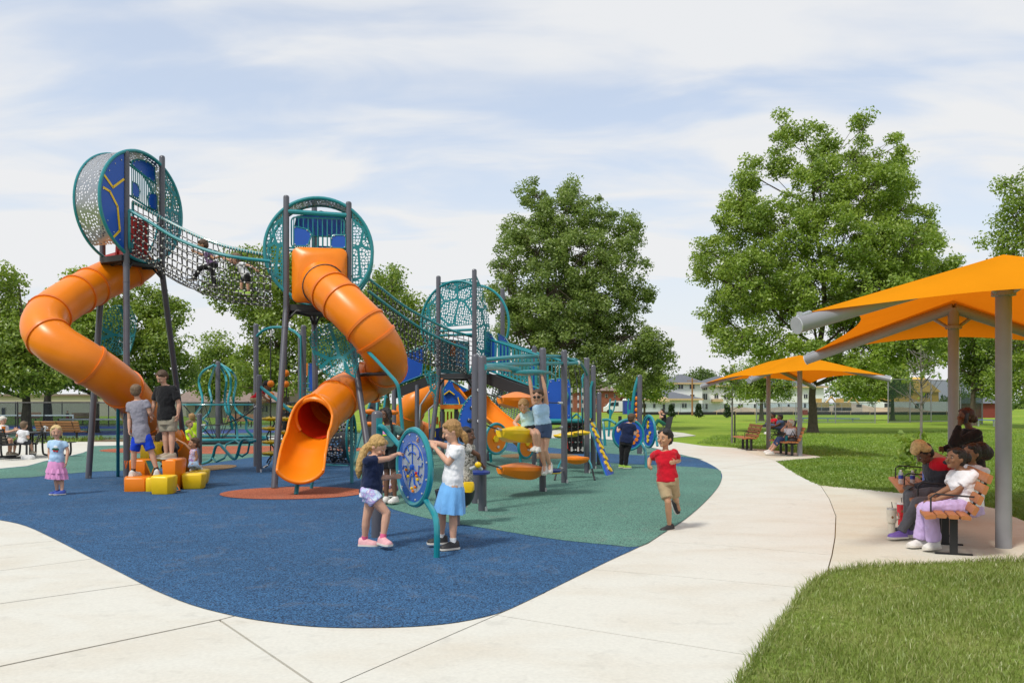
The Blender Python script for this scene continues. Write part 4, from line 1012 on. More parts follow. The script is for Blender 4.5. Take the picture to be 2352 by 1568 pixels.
for (x0, y0, d0), (x1, y1, d1) in (((1099, 895, 13.6), (1150, 912, 15.3)), ((1099, 966, 13.6), (1151, 987, 14.4)), ((1104, 1055, 13.0), (1151, 1074, 14.4)),
                                   ((1222, 918, 16.2), (1291, 925, 17.1)), ((1232, 992, 15.4), (1291, 980, 17.1)), ((1240, 1074, 15.3), (1291, 1075, 17.1))):
    cable(oc, [P(x0, y0, d0), (P(x0, y0, d0) + P(x1, y1, d1)) / 2 - Z * .02, P(x1, y1, d1)], .012)
b = MB(); c = P(1263, 1081, 15.2); a = np.arange(24) * 2 * math.pi / 24
b.loft([c + np.column_stack([np.cos(a) * r_, np.sin(a) * r_, np.full(24, z)]) for r_, z in ((.19, -.02), (.2, 0), (.2, .02), (.18, .03))]); o = part(b, 'disc_step', M['navy'], oc)
b = MB(); b.loft([c + np.column_stack([np.cos(a) * r_, np.sin(a) * r_, np.full(24, z)]) for r_, z in ((.17, -.045), (.205, -.03), (.205, -.021))]); b.build('rim', M['yellow'], o)
b = MB(); c = P(1096, 1084, 12.5); b.loft([c + np.column_stack([np.cos(a) * r_, np.sin(a) * r_, np.full(24, z)]) for r_, z in ((.16, -.03), (.19, -.02), (.19, .01), (.17, .02))]); part(b, 'disc_step', M['navy'], oc)

# ---- maze disc
md = thing('maze_panel', 'round blue maze panel in a teal ring held by a short post and bent leg', 'play panel', G(935, 1250))
ft, tp = px_post(md, 866, 943, 10.25, .068)
eg = G(1003, 1279, ZG); u = nrm(V3(eg[0] - ft[0], eg[1] - ft[1], 0)); n = V3(-u[1], u[0], 0)
Cm = P(951, 1072, 9.72); Rm = .425
M['clear'] = None
def clear_mat(name, tint, opac, rough=.08):
    m, nt, b_ = new_mat(name); N, L = nt.nodes, nt.links
    tr = N.new("ShaderNodeBsdfTransparent"); mx = N.new("ShaderNodeMixShader"); mx.inputs[0].default_value = opac
    tr.inputs[0].default_value = (.9, .93, .97, 1)
    b_.inputs["Base Color"].default_value = (*tint, 1); b_.inputs["Roughness"].default_value = rough
    L.new(tr.outputs[0], mx.inputs[1]); L.new(b_.outputs[0], mx.inputs[2]); L.new(mx.outputs[0], N["Material Output"].inputs["Surface"]); return m
M['clear'] = clear_mat('clear_window', (.55, .56, .64), .5)
M['clearblue'] = clear_mat('blue_window', (.045, .14, .50), .72)
ring(md, Cm, u, Rm, .034)
def annulus(root, C, u, n, r0, r1, th, m, name):
    a = np.linspace(0, 2 * math.pi, 49)[:-1]; e = np.cos(a)[:, None] * u + np.sin(a)[:, None] * Z; b = MB()
    b.loft([C + e * r0 - n * th / 2, C + e * r1 - n * th / 2, C + e * r1 + n * th / 2, C + e * r0 + n * th / 2], closed=True); return b
b = annulus(md, Cm, u, n, .295, Rm - .02, .03, 'blue', 'x'); part(b, 'maze_frame', M['clearblue'], md)
b = MB()
for k in range(12):
    a_ = k * math.pi / 6 + .2; b.ball(Cm + (math.cos(a_) * u + math.sin(a_) * Z) * .372 - n * .02, .012, 6)
o = part(b, 'bolt', M['silver'], md); o["kind"] = "stuff"
b = MB(); b.plate(circ(Cm, u, .297, 0, 2 * math.pi * 47 / 48, 48) - n * .012, n * .024); part(b, 'window', M['clear'], md)
b = MB(); nf = -n * .022
def arc(r, a0, a1): return [Cm + nf + (math.cos(math.radians(t)) * u + math.sin(math.radians(t)) * Z) * r for t in np.linspace(a0, a1, 10)]
for r, a0, a1 in ((.27, 20, 160), (.17, 60, 130), (.17, -30, 10), (.16, 180, 230), (.22, 195, 215), (.1, 250, 320)): b.tube(arc(r, a0, a1), .0072, 6)
for a_, r0, r1 in ((90, .03, .27), (35, .17, .24), (150, .1, .24), (-25, .05, .23), (-70, .05, .22), (215, .05, .21), (250, .08, .23), (-45, .18, .26), (120, .2, .26), (180, .17, .24), (5, .17, .25), (285, .14, .2)):
    d_ = math.cos(math.radians(a_)) * u + math.sin(math.radians(a_)) * Z; q = Cm + nf + d_ * r1
    b.tube([Cm + nf + d_ * r0, q, q + (math.cos(math.radians(a_ + 70)) * u + math.sin(math.radians(a_ + 70)) * Z) * .045], .0072, 6)
b.ball(Cm + nf, (.035, .035, .035), 8)
o = part(b, 'maze_track', M['blue'], md); o["kind"] = "stuff"
for k, (t, z, m) in enumerate(((-.15, -.04, 'orange'), (-.1, -.11, 'yellow'), (.13, -.09, 'orange'), (.15, -.13, 'yellow'), (.0, -.24, 'yellow'), (.03, -.27, 'orange'), (.09, -.22, 'orange'), (.12, -.06, 'red'))):
    b = MB(); b.ball(Cm + u * t + Z * z - n * .03, .018, 8); part(b, 'bead', M[m], md)
e = Cm + (math.cos(math.radians(150)) * u + math.sin(math.radians(150)) * Z) * Rm
rail(md, [ft + Z * 1.32 + u * .06, ft + Z * 1.33 + u * .15, (ft + Z * 1.25) * .45 + e * .55 + Z * .07, e], .03, sm=5, name='arm')
b = MB(); b.box(ft + Z * 1.33 + u * .055, (.04, .07, .2), np.array([u, n, Z])); part(b, 'bracket', M['teal'], md)
e = Cm + (math.cos(math.radians(-50)) * u + math.sin(math.radians(-50)) * Z) * Rm
rail(md, [e, e + u * .08 - Z * .05, eg + Z * .38 - u * .01, eg], .034, sm=5, name='leg')

# ---- tumbled block climber
bc = thing('block_climber', 'cluster of tumbled orange and yellow climbing blocks with teal triangles', 'climber', G(350, 1130))
def block(x0, x1, y0, y1, d, dep, m, taper=.0, rot=0, r=.05):
    c = (P(x0, y1, d) + P(x1, y1, d)) / 2 + V3(0, dep / 2, 0); h = (y1 - y0) / FPX * d; w = (x1 - x0) / FPX * d
    ux = V3(math.cos(rot), math.sin(rot), 0); uy = V3(-math.sin(rot), math.cos(rot), 0)
    S_ = [(0, -taper - .03), (.012, -taper - .012), (.035, -taper), (h * .5, -taper * .4), (h - .045, 0), (h - .016, -.010), (h - .004, -.028), (h, -.055)]
    b = MB(); rings = []
    for z, g in S_:
        W_, D_ = (w * 1.1 + 2 * g) / 2, (dep + 2 * g) / 2; cf = .42; q = []
        hexa = [(-W_, D_ * .1), (-W_ * (1 - cf), -D_), (W_ * (1 - cf * .5), -D_), (W_, -D_ * .2), (W_ * .8, D_), (-W_ * .8, D_)]
        for k_ in range(6):
            p_, a_, n_ = np.array(hexa[k_]), np.array(hexa[k_ - 1]), np.array(hexa[(k_ + 1) % 6])
            for e_ in (p_ + nrm(a_ - p_) * r, p_ * .75 + (p_ + nrm(a_ - p_) * r) * .125 + (p_ + nrm(n_ - p_) * r) * .125, p_ + nrm(n_ - p_) * r): q.append(c + Z * z + ux * e_[0] + uy * e_[1])
        rings.append(q)
    b.loft(rings); return part(b, 'block', M[m], bc, angle=45)
block(312, 364, 1015, 1060, 16.9, .5, 'yellow', .0)
block(287, 336, 1055, 1100, 16.2, .5, 'orange', .02)
block(363, 406, 1054, 1127, 15.7, .55, 'orange', .05)
block(271, 331, 1096, 1136, 15.5, .6, 'orange', .0, .1)
block(336.5, 390, 1093, 1138, 15.0, .42, 'yellow', .02, -.05)
block(403, 461, 1087, 1125, 15.9, .5, 'yellow', .03, .15)
block(428, 469, 1079, 1113, 16.6, .42, 'yellow', .03)
block(330, 350, 1096, 1134, 15.5, .4, 'yellow', .0)
def tri(px, d, m, rimm):
    q = np.array([P(x, y, d) for x, y in px]); c = q.mean(0); b = MB(); b.plate(q, V3(0, .04, 0)); o = part(b, 'side_plate', M[m], bc, smooth=False)
    b = MB(); b.tube(q, .014, 6, closed=True); b.build('rim', M[rimm], o)
tri([(334, 1057), (360, 1057), (347, 1091)], 15.95, 'teal', 'yellow'); tri([(399, 1098), (394, 1126), (413, 1125)], 15.6, 'teal', 'orange2'); tri([(341, 1052), (350, 1030), (362, 1052)], 16.85, 'teal', 'yellow'); tri([(287, 1058), (293, 1058), (289, 1075)], 16.1, 'teal', 'orange2')
b = MB()
for x, y, d in ((301, 1139, 15.8), (363, 1141, 15.2), (432, 1127, 16.1), (448, 1115, 16.8), (385, 1128, 15.9)):
    c = P(x, y, d); b = MB(); b.tube([V3(c[0], c[1], ZG), V3(c[0], c[1], c[2] + .05)], [.13, .05], 12); part(b, 'foot', M['black'], bc)

# ---- zigzag pipe climber
zz = thing('pipe_climber', 'zigzag teal pipe climber strung between low charcoal posts', 'climber', G(530, 1075))
px_post(zz, 458, 949, 21.3); px_post(zz, 595, 860, 19.9)
rail(zz, [P(466, 1064, 21), P(486, 1054, 20.8), P(495, 1026, 20.7), P(505, 1021, 20.6), P(516, 1032, 20.5), P(535, 1052, 20.3), P(544, 1047, 20.3), P(553, 1016, 20.2), P(563, 1008, 20.1), P(576, 1013, 20), P(593, 1009, 19.9)], .036, sm=6)
rail(zz, [P(488, 1052, 20.7), P(497, 1060, 20.5), P(515, 1052, 20.6), P(522, 1039, 20.8), P(516, 1030, 20.9), P(520, 1020, 21), P(541, 1011, 21), P(552, 1019, 20.8), P(548, 1043, 20.4), P(556, 1048, 20.4), P(569, 1039, 20.4), P(574, 1014, 20.2)], .024)
cable(zz, [P(464, 976, 21.2), P(510, 974, 20.8), P(560, 955, 20.4), P(592, 930, 20)], .016)

# ---- domed net climber
dc = thing('dome_climber', 'onion shaped climber of bent teal pipes round a charcoal mast', 'climber', G(500, 1020))
px_post(dc, 500.5, 829, 35.5, .10)
for pts in ([(508, 837), (531, 852), (542, 872), (537, 910), (538.5, 932), (553, 951), (580, 964)], [(504, 837), (514, 855), (520, 876), (516, 914), (520, 944), (535, 960), (543, 977), (546, 1013)], [(493, 837), (465, 854), (457, 878), (465, 914), (462, 932), (447, 953)],
            [(495, 839), (481, 884), (486, 921), (480, 947), (465, 962)], [(508, 836), (527, 860), (530, 890), (524, 920), (528, 950), (534, 985)], [(465, 962), (476, 970), (472, 985), (462, 992)], [(553, 951), (566, 965), (566, 985), (580, 1000)]):
    rail(dc, [P(x, y, 35.5 + .6 * math.sin(x * .2)) for x, y in pts], .05, sm=5, name='pipe')
a = np.linspace(0, 2 * math.pi, 33)[:-1]; cc = P(500, 929, 35.5)
b = MB(); b.tube(cc + np.column_stack([np.cos(a) * 1.5, np.sin(a) * 1.5, 0 * a]), .03, 6, closed=True); part(b, 'hoop', M['teal'], dc)
for k in range(8):
    q = cc + V3(math.cos(k * .785) * 1.45, math.sin(k * .785) * 1.45, 0); cable(dc, [q, (q + P(500, 1000, 35.5)) / 2 + V3(0, 0, -.2), P(500 + 12 * math.cos(k * .785), 1008, 35.5)], .016, False)
cc = V3(P(500, 1020, 34.5)[0], 34.8, 0)
b = MB(); b.tube(cc + np.column_stack([np.cos(a) * 1.9, np.sin(a) * 1.9, 0 * a + .22]), .05, 8, closed=True); part(b, 'hoop', M['teal'], dc)
b = MB(); b.tube(cc + np.column_stack([np.cos(a) * 1.8, np.sin(a) * 1.8, 0 * a + .08]), .07, 8, closed=True); part(b, 'base_ring', M['deck'], dc)

# ---- arch with hanging ball ropes and yellow saucers
ar = thing('rope_climber', 'arched frame with orange balls on ropes and stacked yellow saucer steps', 'climber', G(640, 1080))
px_post(ar, 588, 743, 21.7); px_post(ar, 697, 746, 20.6); px_post(ar, 690, 762, 22.6)
for dd in (0, .9): rail(ar, [P(590, 772, 21.5 + dd), P(604, 759, 21.4 + dd), P(625, 752, 21.3 + dd), P(655, 753, 21.1 + dd), P(680, 764, 20.9 + dd), P(696, 784, 20.7 + dd)], .034, sm=6)
def saucer(root, c, r=.19, m='yellow'):
    a = np.arange(20) * 2 * math.pi / 20; b = MB()
    b.loft([c + np.column_stack([np.cos(a) * r * k, np.sin(a) * r * k, np.full(20, z)]) for k, z in ((.2, -.06), (.75, -.045), (1, 0), (.95, .02), (.55, .03), (.18, .055))]); part(b, 'saucer', M[m], root)
for x, ys, d in ((621.5, (961, 983, 1014, 1040), 20.4), (658, (935, 961, 992, 1012, 1040), 20.8)):
    b = MB(); b.tube([P(x, 755, d), P(x, 1060, d)], .015, 6); part(b, 'rope', M['rope'], ar)
    for y in ys: saucer(ar, P(x, y, d), .23 if y > 955 else .21)
    b = MB(); b.tube([P(x + 9 * math.sin(k * .9), 955 + k * 9, d - .1) for k in range(13)], .018, 6); part(b, 'rope', M['rope'], ar)
for x, ys, d in ((622, (881, 907), 20.35), (657, (857, 882), 20.75)):
    for y in ys: b = MB(); b.ball(P(x, y, d), .085, 12); part(b, 'ball', M['orange'], ar)
b = MB(); b.tube([P(623, 758, 20.4), P(623, 772, 20.4)], .03, 8); part(b, 'ferrule', M['silver'], ar)
rail(ar, [P(598, 888, 19.9), P(635, 917, 19.6), P(672, 947, 19.3)], .04)
cable(ar, [P(604, 1074, 19.9), P(615, 1068, 20), P(624, 1052, 20.3)], .016)
frame_panel(ar, [P(709, 834, 21.5), P(719, 834, 21.5), P(720, 898, 21.5), P(708, 898, 21.5)], V3(0, 1, 0), 'blue', 'blue_panel'); b = MB(); b.plate([P(703, 834, 21.6), P(708, 834, 21.6), P(708, 860, 21.6), P(704, 864, 21.6)], V3(0, .03, 0)); part(b, 'orange_panel', M['orange'], ar)
rail(ar, [P(691, 770, 20.55), P(690, 900, 20.4), P(688, 1060, 20.3)], .02, name='side_rail')
for y in (880, 892, 905): rail(ar, [P(697, y, 20.5), P(712, y, 21.3)], .02, name='rung')

# ---- punched drum tunnel and climbing wall behind the slide
dt = thing('drum_tunnel', 'dark punched metal drum behind the open slide chute', 'tunnel', G(775, 1068))
cc = P(772, 1005, 22.4); r_ = .66; a = np.linspace(0, 2 * math.pi, 41)[:-1]; b = MB()
e = np.column_stack([np.zeros(40), np.cos(a), np.sin(a)])
b.loft([cc - V3(.45, 0, 0) + e * r_, cc + V3(.40, 0, 0) + e * r_, cc + V3(.40, 0, 0) + e * (r_ - .006), cc - V3(.45, 0, 0) + e * (r_ - .006)], closed=True); b.uv = np.array([(t * r_, k) for k in (0, .85, .85, 0) for t in a]); part(b, 'drum_shell', M['perfdark'], dt)
for k in (-.45, .40): b = MB(); b.tube(cc + V3(k, 0, 0) + e * r_, .03, 8, closed=True); part(b, 'ring', M['teal'], dt)
rail(dt, [G(808, 1109, ZG), P(807, 942, 17.6)], .035, 'tealdark', 'support'); rail(dt, [P(738, 1067, 22.0), P(800, 1069, 21.9)], .025)
cw = thing('leaf_ladder', 'teal ladder with orange leaf steps beside a black slanted board', 'climber', G(870, 1060))
rail(cw, [P(879, 960, 21), P(886, 905, 21.4), P(893, 868, 21.6)], .03); rail(cw, [P(865, 960, 21), P(867, 885, 21.5)], .03); rail(cw, [P(867, 886, 21.5), P(880, 880, 21.5), P(893, 870, 21.6)], .026)
for y in (900, 912): rail(cw, [P(868, y, 21.5), P(890, y, 21.6)], .02, name='rung')
b = MB(); b.plate([P(838, 1028, 21), P(832, 1000, 21), P(852, 915, 21.8), P(872, 912, 21.8), P(864, 1028, 21)], V3(0, .05, 0)); part(b, 'board', M['black'], cw)
rail(cw, [P(820, 1028, 20.9), P(850, 925, 21.6)], .03, 'tealdark')
for x, y in ((857, 919), (849, 945), (900, 947), (849, 974), (897, 975)): leaf_plate(cw, x - 15, x + 15, y, 20.8, 20.9, .28, .03, 'orange', 'leaf_step', .03)
# long bent pole at the middle tower
rail(t2, [P(825, 787, 16.4), P(860, 822, 16.0), P(893, 858, 15.8), P(911, 880, 15.7), P(917, 905, 15.7), P(925, 992, 15.7)], .034, sm=5, name='slide_pole')
rail(t2, [P(823, 861, 17.2), P(850, 859, 16.8), P(890, 858, 16.2)], .036, 'black', 'brace')

# ---- low deck on the right: blue wall, dark counting board, saucers, orange bench step
ld = thing('play_deck', 'low play deck with a tall blue wall and a dark counting board beneath', 'play structure', G(1310, 1085))
for x, yt, d in ((1227, 794, 22.3), (1348, 821, 19.6), (1362.5, 838, 20.9), (1376, 900, 22.2)): px_post(ld, x, yt, d)
zl = P(1300, 968, 20.5)[2]
b = MB(); b.box(P(1300, 969, 21.2), (1.15, 1.6, .10)); part(b, 'deck', M['deck'], ld)
frame_panel(ld, [P(1262, 872, 20.5), P(1284, 869, 20.5), P(1306, 872, 20.5), P(1310, 885, 20.5), P(1310, 962, 20.5), P(1258, 962, 20.5), P(1256, 900, 20.5)], V3(0, 1, 0), 'blue', 'blue_panel', th=.03)
b = MB(); b.ball(P(1299, 909, 20.44), (.075, .03, .13), 10); part(b, 'porthole', M['teal'], ld)
for (x, z0, z1) in ((1224, 880, 962),): frame_panel(ld, [P(1217, 835, 22), P(1228, 832, 22), P(1231, 960, 22), P(1217, 940, 22)], V3(0, 1, 0), 'blue', 'blue_panel')
rail(ld, [P(1262, 966, 20.35), P(1344, 966, 20.3)], .05, name='deck_rail'); rail(ld, [P(1310, 962, 20.4), P(1324, 950, 20.3), P(1343, 966, 20.2)], .03)
b = MB(); b.box(P(1322, 1007, 20.7), (.40, .05, .74)); o = part(b, 'counting_board', M['black'], ld)
for r in range(4):
    for c in range(5):
        k = MB(); k.ball(P(1308 + c * 7, 979 + r * 18, 20.6), (.025, .03, .02), 6); k.build('bead', M['knot'] if (r + c) % 3 else M['red'], o)
b = MB(); b.bar(P(1297, 975, 20.5), P(1302, 1030, 20.5), .06, .05); part(b, 'red_post', M['red'], ld)
for x, y, d in ((1312, 997, 19.4), (1336, 993, 19.2), (1290, 1000, 19.8)): saucer(ld, P(x, y, d), .2)
for x, d in ((1313, 18.9), (1328, 18.7), (1338, 18.8)):
    b = MB(); b.tube([P(x - 8, 845, d), P(x, 900, d), P(x, 1036, d)], .012, 6); o = part(b, 'rope', M['rope'], ld)
    for y in (895, 912, 930, 1030): k = MB(); k.tube([P(x, y - 4, d), P(x, y + 6, d)], .022, 6); k.build('ferrule', M['silver'], o)
rail(ld, [P(1301, 838, 17.6), P(1310, 828, 17.9), P(1322, 826, 18.2), P(1336, 836, 18.8), P(1346, 854, 19.4), P(1348, 862, 19.6)], .034, sm=5)
rail(ld, [P(1338, 962, 20), P(1337, 870, 20), P(1341, 860, 20.1), P(1347, 858, 19.9)], .028); rail(ld, [P(1357, 960, 20.8), P(1357, 890, 20.8), P(1361, 875, 20.8)], .03)
leaf_plate(ld, 1292, 1352, 1052, 18.3, 18.4, .42, .06, 'orange', 'bench_step', .02)
rail(ld, [P(1352, 1055, 18.4), P(1358, 1068, 18.0), P(1360, 1078, 17.9)], .02); rail(ld, [P(1291, 1055, 18.3), P(1284, 1068, 18.0), P(1280, 1080, 17.9)], .02)
for x0, x1 in ((1360, 1366), (1280, 1274)): cable(ld, [P(x0, 1076, 17.9), P(x0 * .4 + x1 * .6, 1092, 17.8), P(x1, 1102, 17.7)], .02, False)
tl = thing('tile_ramp', 'leaning blue climbing board studded with yellow hexagon holds', 'climber', G(1400, 1085))
q = [P(1352, 972, 20.2), P(1364, 970, 20.6), P(1410, 1087, 19.4), P(1396, 1092, 18.9)]
nn = nrm(np.cross(q[1] - q[0], q[3] - q[0])); nn = nn * (-1 if nn[1] > 0 else 1)
b = MB(); b.plate(np.array(q), -nn * .04); part(b, 'board', M['blue'], tl, smooth=False)
for i in (0, 1): rail(tl, [q[0] if i == 0 else q[1], (q[3] if i == 0 else q[2]) - Z * .12], .03, 'tealdark', 'side_rail')
for k in range(9):
    c = (q[0] + q[1]) / 2 * (1 - (k + .5) / 9.4) + (q[2] + q[3]) / 2 * (k + .5) / 9.4 + (q[1] - q[0]) * (.1 * (-1) ** k)
    a = np.arange(6) * math.pi / 3; ux = nrm(q[1] - q[0]); uy = np.cross(nn, ux); b = MB(); b.plate(c + nn * .002 + .085 * (np.cos(a)[:, None] * ux + np.sin(a)[:, None] * uy), nn * .03); part(b, 'hold', M['yellow'], tl, smooth=False)
# ---- round activity panels
def activity_disc(name, label, x, y, hw, hh, d, face, dots, legs, post=None):
    root = thing(name, label, 'play panel', G(x, y + hh + 30)); C = P(x, y, d); R = hh / FPX * d; cs = min(.999, hw / hh); base = (x - CX) / FPX
    uu = nrm(V3(cs, -math.sqrt(1 - cs * cs) * (1 if legs[1] > 0 else -1), 0)); nn_ = V3(-uu[1], uu[0], 0)
    ring(root, C, uu, R, .034)
    b = MB(); b.plate(circ(C, uu, R - .02, 0, 2 * math.pi * 47 / 48, 48) - nn_ * .01, nn_ * .02); part(b, 'face', M[face], root)
    for t, z, r_, m in dots:
        a = np.arange(6) * math.pi / 3; b = MB(); b.plate(C - nn_ * .012 + R * (t * uu + z * Z) + r_ * R * (np.cos(a)[:, None] * uu + np.sin(a)[:, None] * Z), -nn_ * .03); part(b, 'hexagon', M[m], root, smooth=False)
    for pts in legs[0]: rail(root, [P(*p) for p in pts], .034, sm=4, name='leg')
    return root
hexes = [(.62 * math.cos(t), .62 * math.sin(t), .13, 'orange') for t in np.linspace(-1.9, 1.3, 8)]
activity_disc('activity_panel', 'round blue panel with orange hexagons that the child in dark clothes plays at', 1443, 998, 35, 34.5, 21.9, 'blue', hexes,
  ([[(1472, 1018, 21.8), (1478, 1026, 21.5), (1483, 1042, 21.3), (1483.5, 1077, 21.2)], [(1384, 964, 22.1), (1400, 964, 22), (1414, 972, 21.9)], [(1385, 966, 22.2), (1387, 985, 22.1), (1390, 1023, 22.0)]], 1))
activity_disc('activity_panel', 'narrow edge-on blue panel with yellow hexagons under a pale teal arch', 1490, 990, 9, 36, 23.5, 'blue', [(0, z, .14, 'yellow') for z in (-.6, -.36, .3, .55)] + [(.3, -.1, .12, 'yellow')],
  ([[(1478, 985, 23.6), (1483, 965, 23.5), (1492, 956, 23.4), (1499, 968, 23.3), (1505, 990, 23.2), (1510, 1024, 23.0)]], 1))
activity_disc('activity_panel', 'round orange activity panel with a yellow cup just right of the tall post', 1140, 1007, 24, 34, 19.2, 'orange', [(-.1, .0, .25, 'yellow'), (-.1, .55, .12, 'silver'), (.1, -.55, .1, 'silver')], ([[(1126, 1040, 19.2), (1128, 1060, 19.3)]], -1))
activity_disc('activity_panel', 'orange half round panel with a yellow wheel below the yellow leaf', 1208, 1025, 17, 26, 20.2, 'orange', [(.1, .3, .28, 'yellow'), (.2, -.3, .08, 'silver')], ([[(1195, 1045, 20.2), (1196, 1065, 20.2)]], -1))
qp = thing('activity_panel', 'quarter round blue panel with peep holes left of the tall near post', 'play panel', G(1080, 1110))
qq = [P(1052, 988, 17.8)] + [P(1052 + 48 * (1 - math.cos(t)), 988 - 85 * math.sin(t), 17.8) for t in np.linspace(.25, 1.5, 8)] + [P(1100, 988, 17.8)]
frame_panel(qp, qq, V3(0, 1, 0), 'blue', 'face')
for x, y in ((1085, 937), (1079, 966)): b = MB(); b.ball(P(x, y, 17.74), (.06, .02, .05), 10); part(b, 'peep_hole', M['glassdark'], qp)
frame_panel(qp, [P(1076, 1030, 17.9), P(1100, 1030, 17.9), P(1100, 1092, 17.9), P(1070, 1092, 17.9)], V3(0, 1, 0), 'blue', 'lower_panel'); rail(qp, [P(1100, 1090, 17.8), P(1080, 1075, 17.8), P(1060, 1052, 17.8)], .03)
# ---- leaning mast panel on the far right
mp_ = thing('mast_panel', 'slim charcoal mast with a tall narrow teal framed panel of orange discs', 'play panel', G(1468, 1045))
px_post(mp_, 1469, 860, 27.0, .085)
rail(mp_, [P(1462, 1000, 27), P(1452, 960, 27), P(1457, 900, 27), P(1466, 866, 27)], .05, sm=4)
b = MB(); b.plate([P(1455, 962, 27.05), P(1459, 905, 27.05), P(1466, 890, 27.05), P(1466, 985, 27.05)], V3(0, .04, 0)); part(b, 'face', M['blue'], mp_)
for k in range(5): b = MB(); b.ball(P(1462, 915 + k * 13, 27.0), (.06, .03, .075), 8); part(b, 'disc', M['orange'], mp_)
# ---- background playhouse and spiral slide
sp_ = thing('spiral_slide', 'orange spiral tube slide curling down behind the near children', 'slide', G(960, 1050))
tube_slide(sp_, [(1010, 895, 27.5), (985, 905, 26.6), (955, 925, 26.2), (940, 955, 26.4), (945, 985, 27.2), (975, 1000, 27.8)], .42, [(985, 906), (944, 945), (947, 985)])
ph = thing('playhouse', 'distant play deck with a blue gabled roof panel and coloured bars', 'play structure', G(1055, 1045))
frame_panel(ph, [P(1018, 928, 26), P(1018, 893, 26), P(1032, 872, 26), P(1075, 895, 26), P(1095, 912, 26), P(1095, 928, 26)], V3(0, 1, 0), 'blue', 'gable_panel', rim='teal')
b = MB()
for a_, e_ in (((1020, 906), (1032, 897)), ((1032, 897), (1044, 906)), ((1052, 912), (1056, 928))): 
    s_ = MB(); s_.bar(P(*a_, 25.95), P(*e_, 25.95), .03, .09, up=(0, 1, 0)); part(s_, 'stripe', M['yellow'], ph)
b = MB(); b.box(P(1055, 934, 26.3), (1.1, 1.0, .12)); part(b, 'fascia', M['orange2'], ph)
for x in (1016, 1048, 1080, 1096): rail(ph, [G(x, 1035, ZG) * 0 + V3((x - CX) / FPX * 26.2, 26.2, ZG), P(x, 870, 26.2)], .063, 'post', 'post')
for k, m in enumerate(('teal', 'yellow', 'orange', 'red', 'teal', 'yellow', 'teal', 'blue', 'red', 'orange')):
    x = 1012 + k * 8.2; b = MB(); b.tube([P(x, 945, 26.6), P(x, 1000, 26.6)], .03, 6); part(b, 'bar', M[m], ph)
for x, y in ((995, 990), (1003, 965), (1012, 975)): b = MB(); b.box(P(x, y, 26.4), (.1, .08, .22)); part(b, 'tile', M['orange'], ph)
rail(ph, [P(962, 990, 25.5), P(966, 930, 25.5), P(1000, 880, 25.5)], .03, 'steel'); rail(ph, [P(1000, 900, 25.4), P(1002, 925, 25.4), P(985, 940, 25.4), P(987, 990, 25.4)], .03, 'steel')
tr_ = thing('play_table', 'blue play panel with a dark wheel behind the girl in the white shirt', 'play panel', G(1030, 1050))
b = MB(); b.plate([P(985, 985, 24), P(1040, 978, 24), P(1040, 1012, 24), P(985, 1012, 24)], V3(0, .05, 0)); part(b, 'face', M['navy'], tr_)
b = MB(); b.tube([P(1024, 995, 23.9), P(1024, 995, 23.8)], .2, 20); part(b, 'wheel', M['black'], tr_); b = MB(); b.bar(P(999, 990, 23.9), P(999, 1003, 23.9), .05, .08, up=(0, 1, 0)); part(b, 'handle', M['yellow'], tr_)
for x in (990, 1036): rail(tr_, [V3((x - CX) / FPX * 24, 24, ZG), P(x, 985, 24)], .04, 'tealdark', 'leg')
ng = thing('net_wall', 'teal and white knotted net wall beneath the stair ramp', 'climber', G(1190, 1070))
b = MB(); kb = MB(); g0, g1, g2, g3 = P(1135, 880, 22.8), P(1215, 925, 22.0), P(1210, 985, 22.4), P(1120, 960, 23.0)
for i in range(15):
    f = i / 14; b.tube([g0 + (g1 - g0) * f, g3 + (g2 - g3) * f], .012, 4); b.tube([g0 + (g3 - g0) * f, g1 + (g2 - g1) * f], .012, 4)
    for j in range(15): kb.box((g0 + (g1 - g0) * f) * (1 - j / 14) + (g3 + (g2 - g3) * f) * j / 14, (.04, .04, .03))
o = part(b, 'rope_net', M['teal'], ng); o["kind"] = "stuff"; o = part(kb, 'rope_clamp', M['knot'], ng); o["kind"] = "stuff"
# bar-stretcher on the far path
st_ = thing('exercise_frame', 'teal forked exercise frame out on the far path', 'fitness equipment', G(1415, 1003))
for x in (1398, 1440): rail(st_, [P(x, 1002, 33), P(x + 2, 968, 33), P(x + 6, 940, 33)], .045); rail(st_, [P(x + 3, 958, 33), P(x + 12, 940, 33), P(x + 16, 918, 33)], .03); rail(st_, [P(x + 3, 958, 33), P(x + 2, 935, 33), P(x + 4, 915, 33)], .03)
rail(st_, [P(1390, 984, 33), P(1450, 978, 33)], .04); b = MB(); b.box(P(1424, 970, 33), (.12, .12, .5)); part(b, 'pedestal', M['black'], st_)
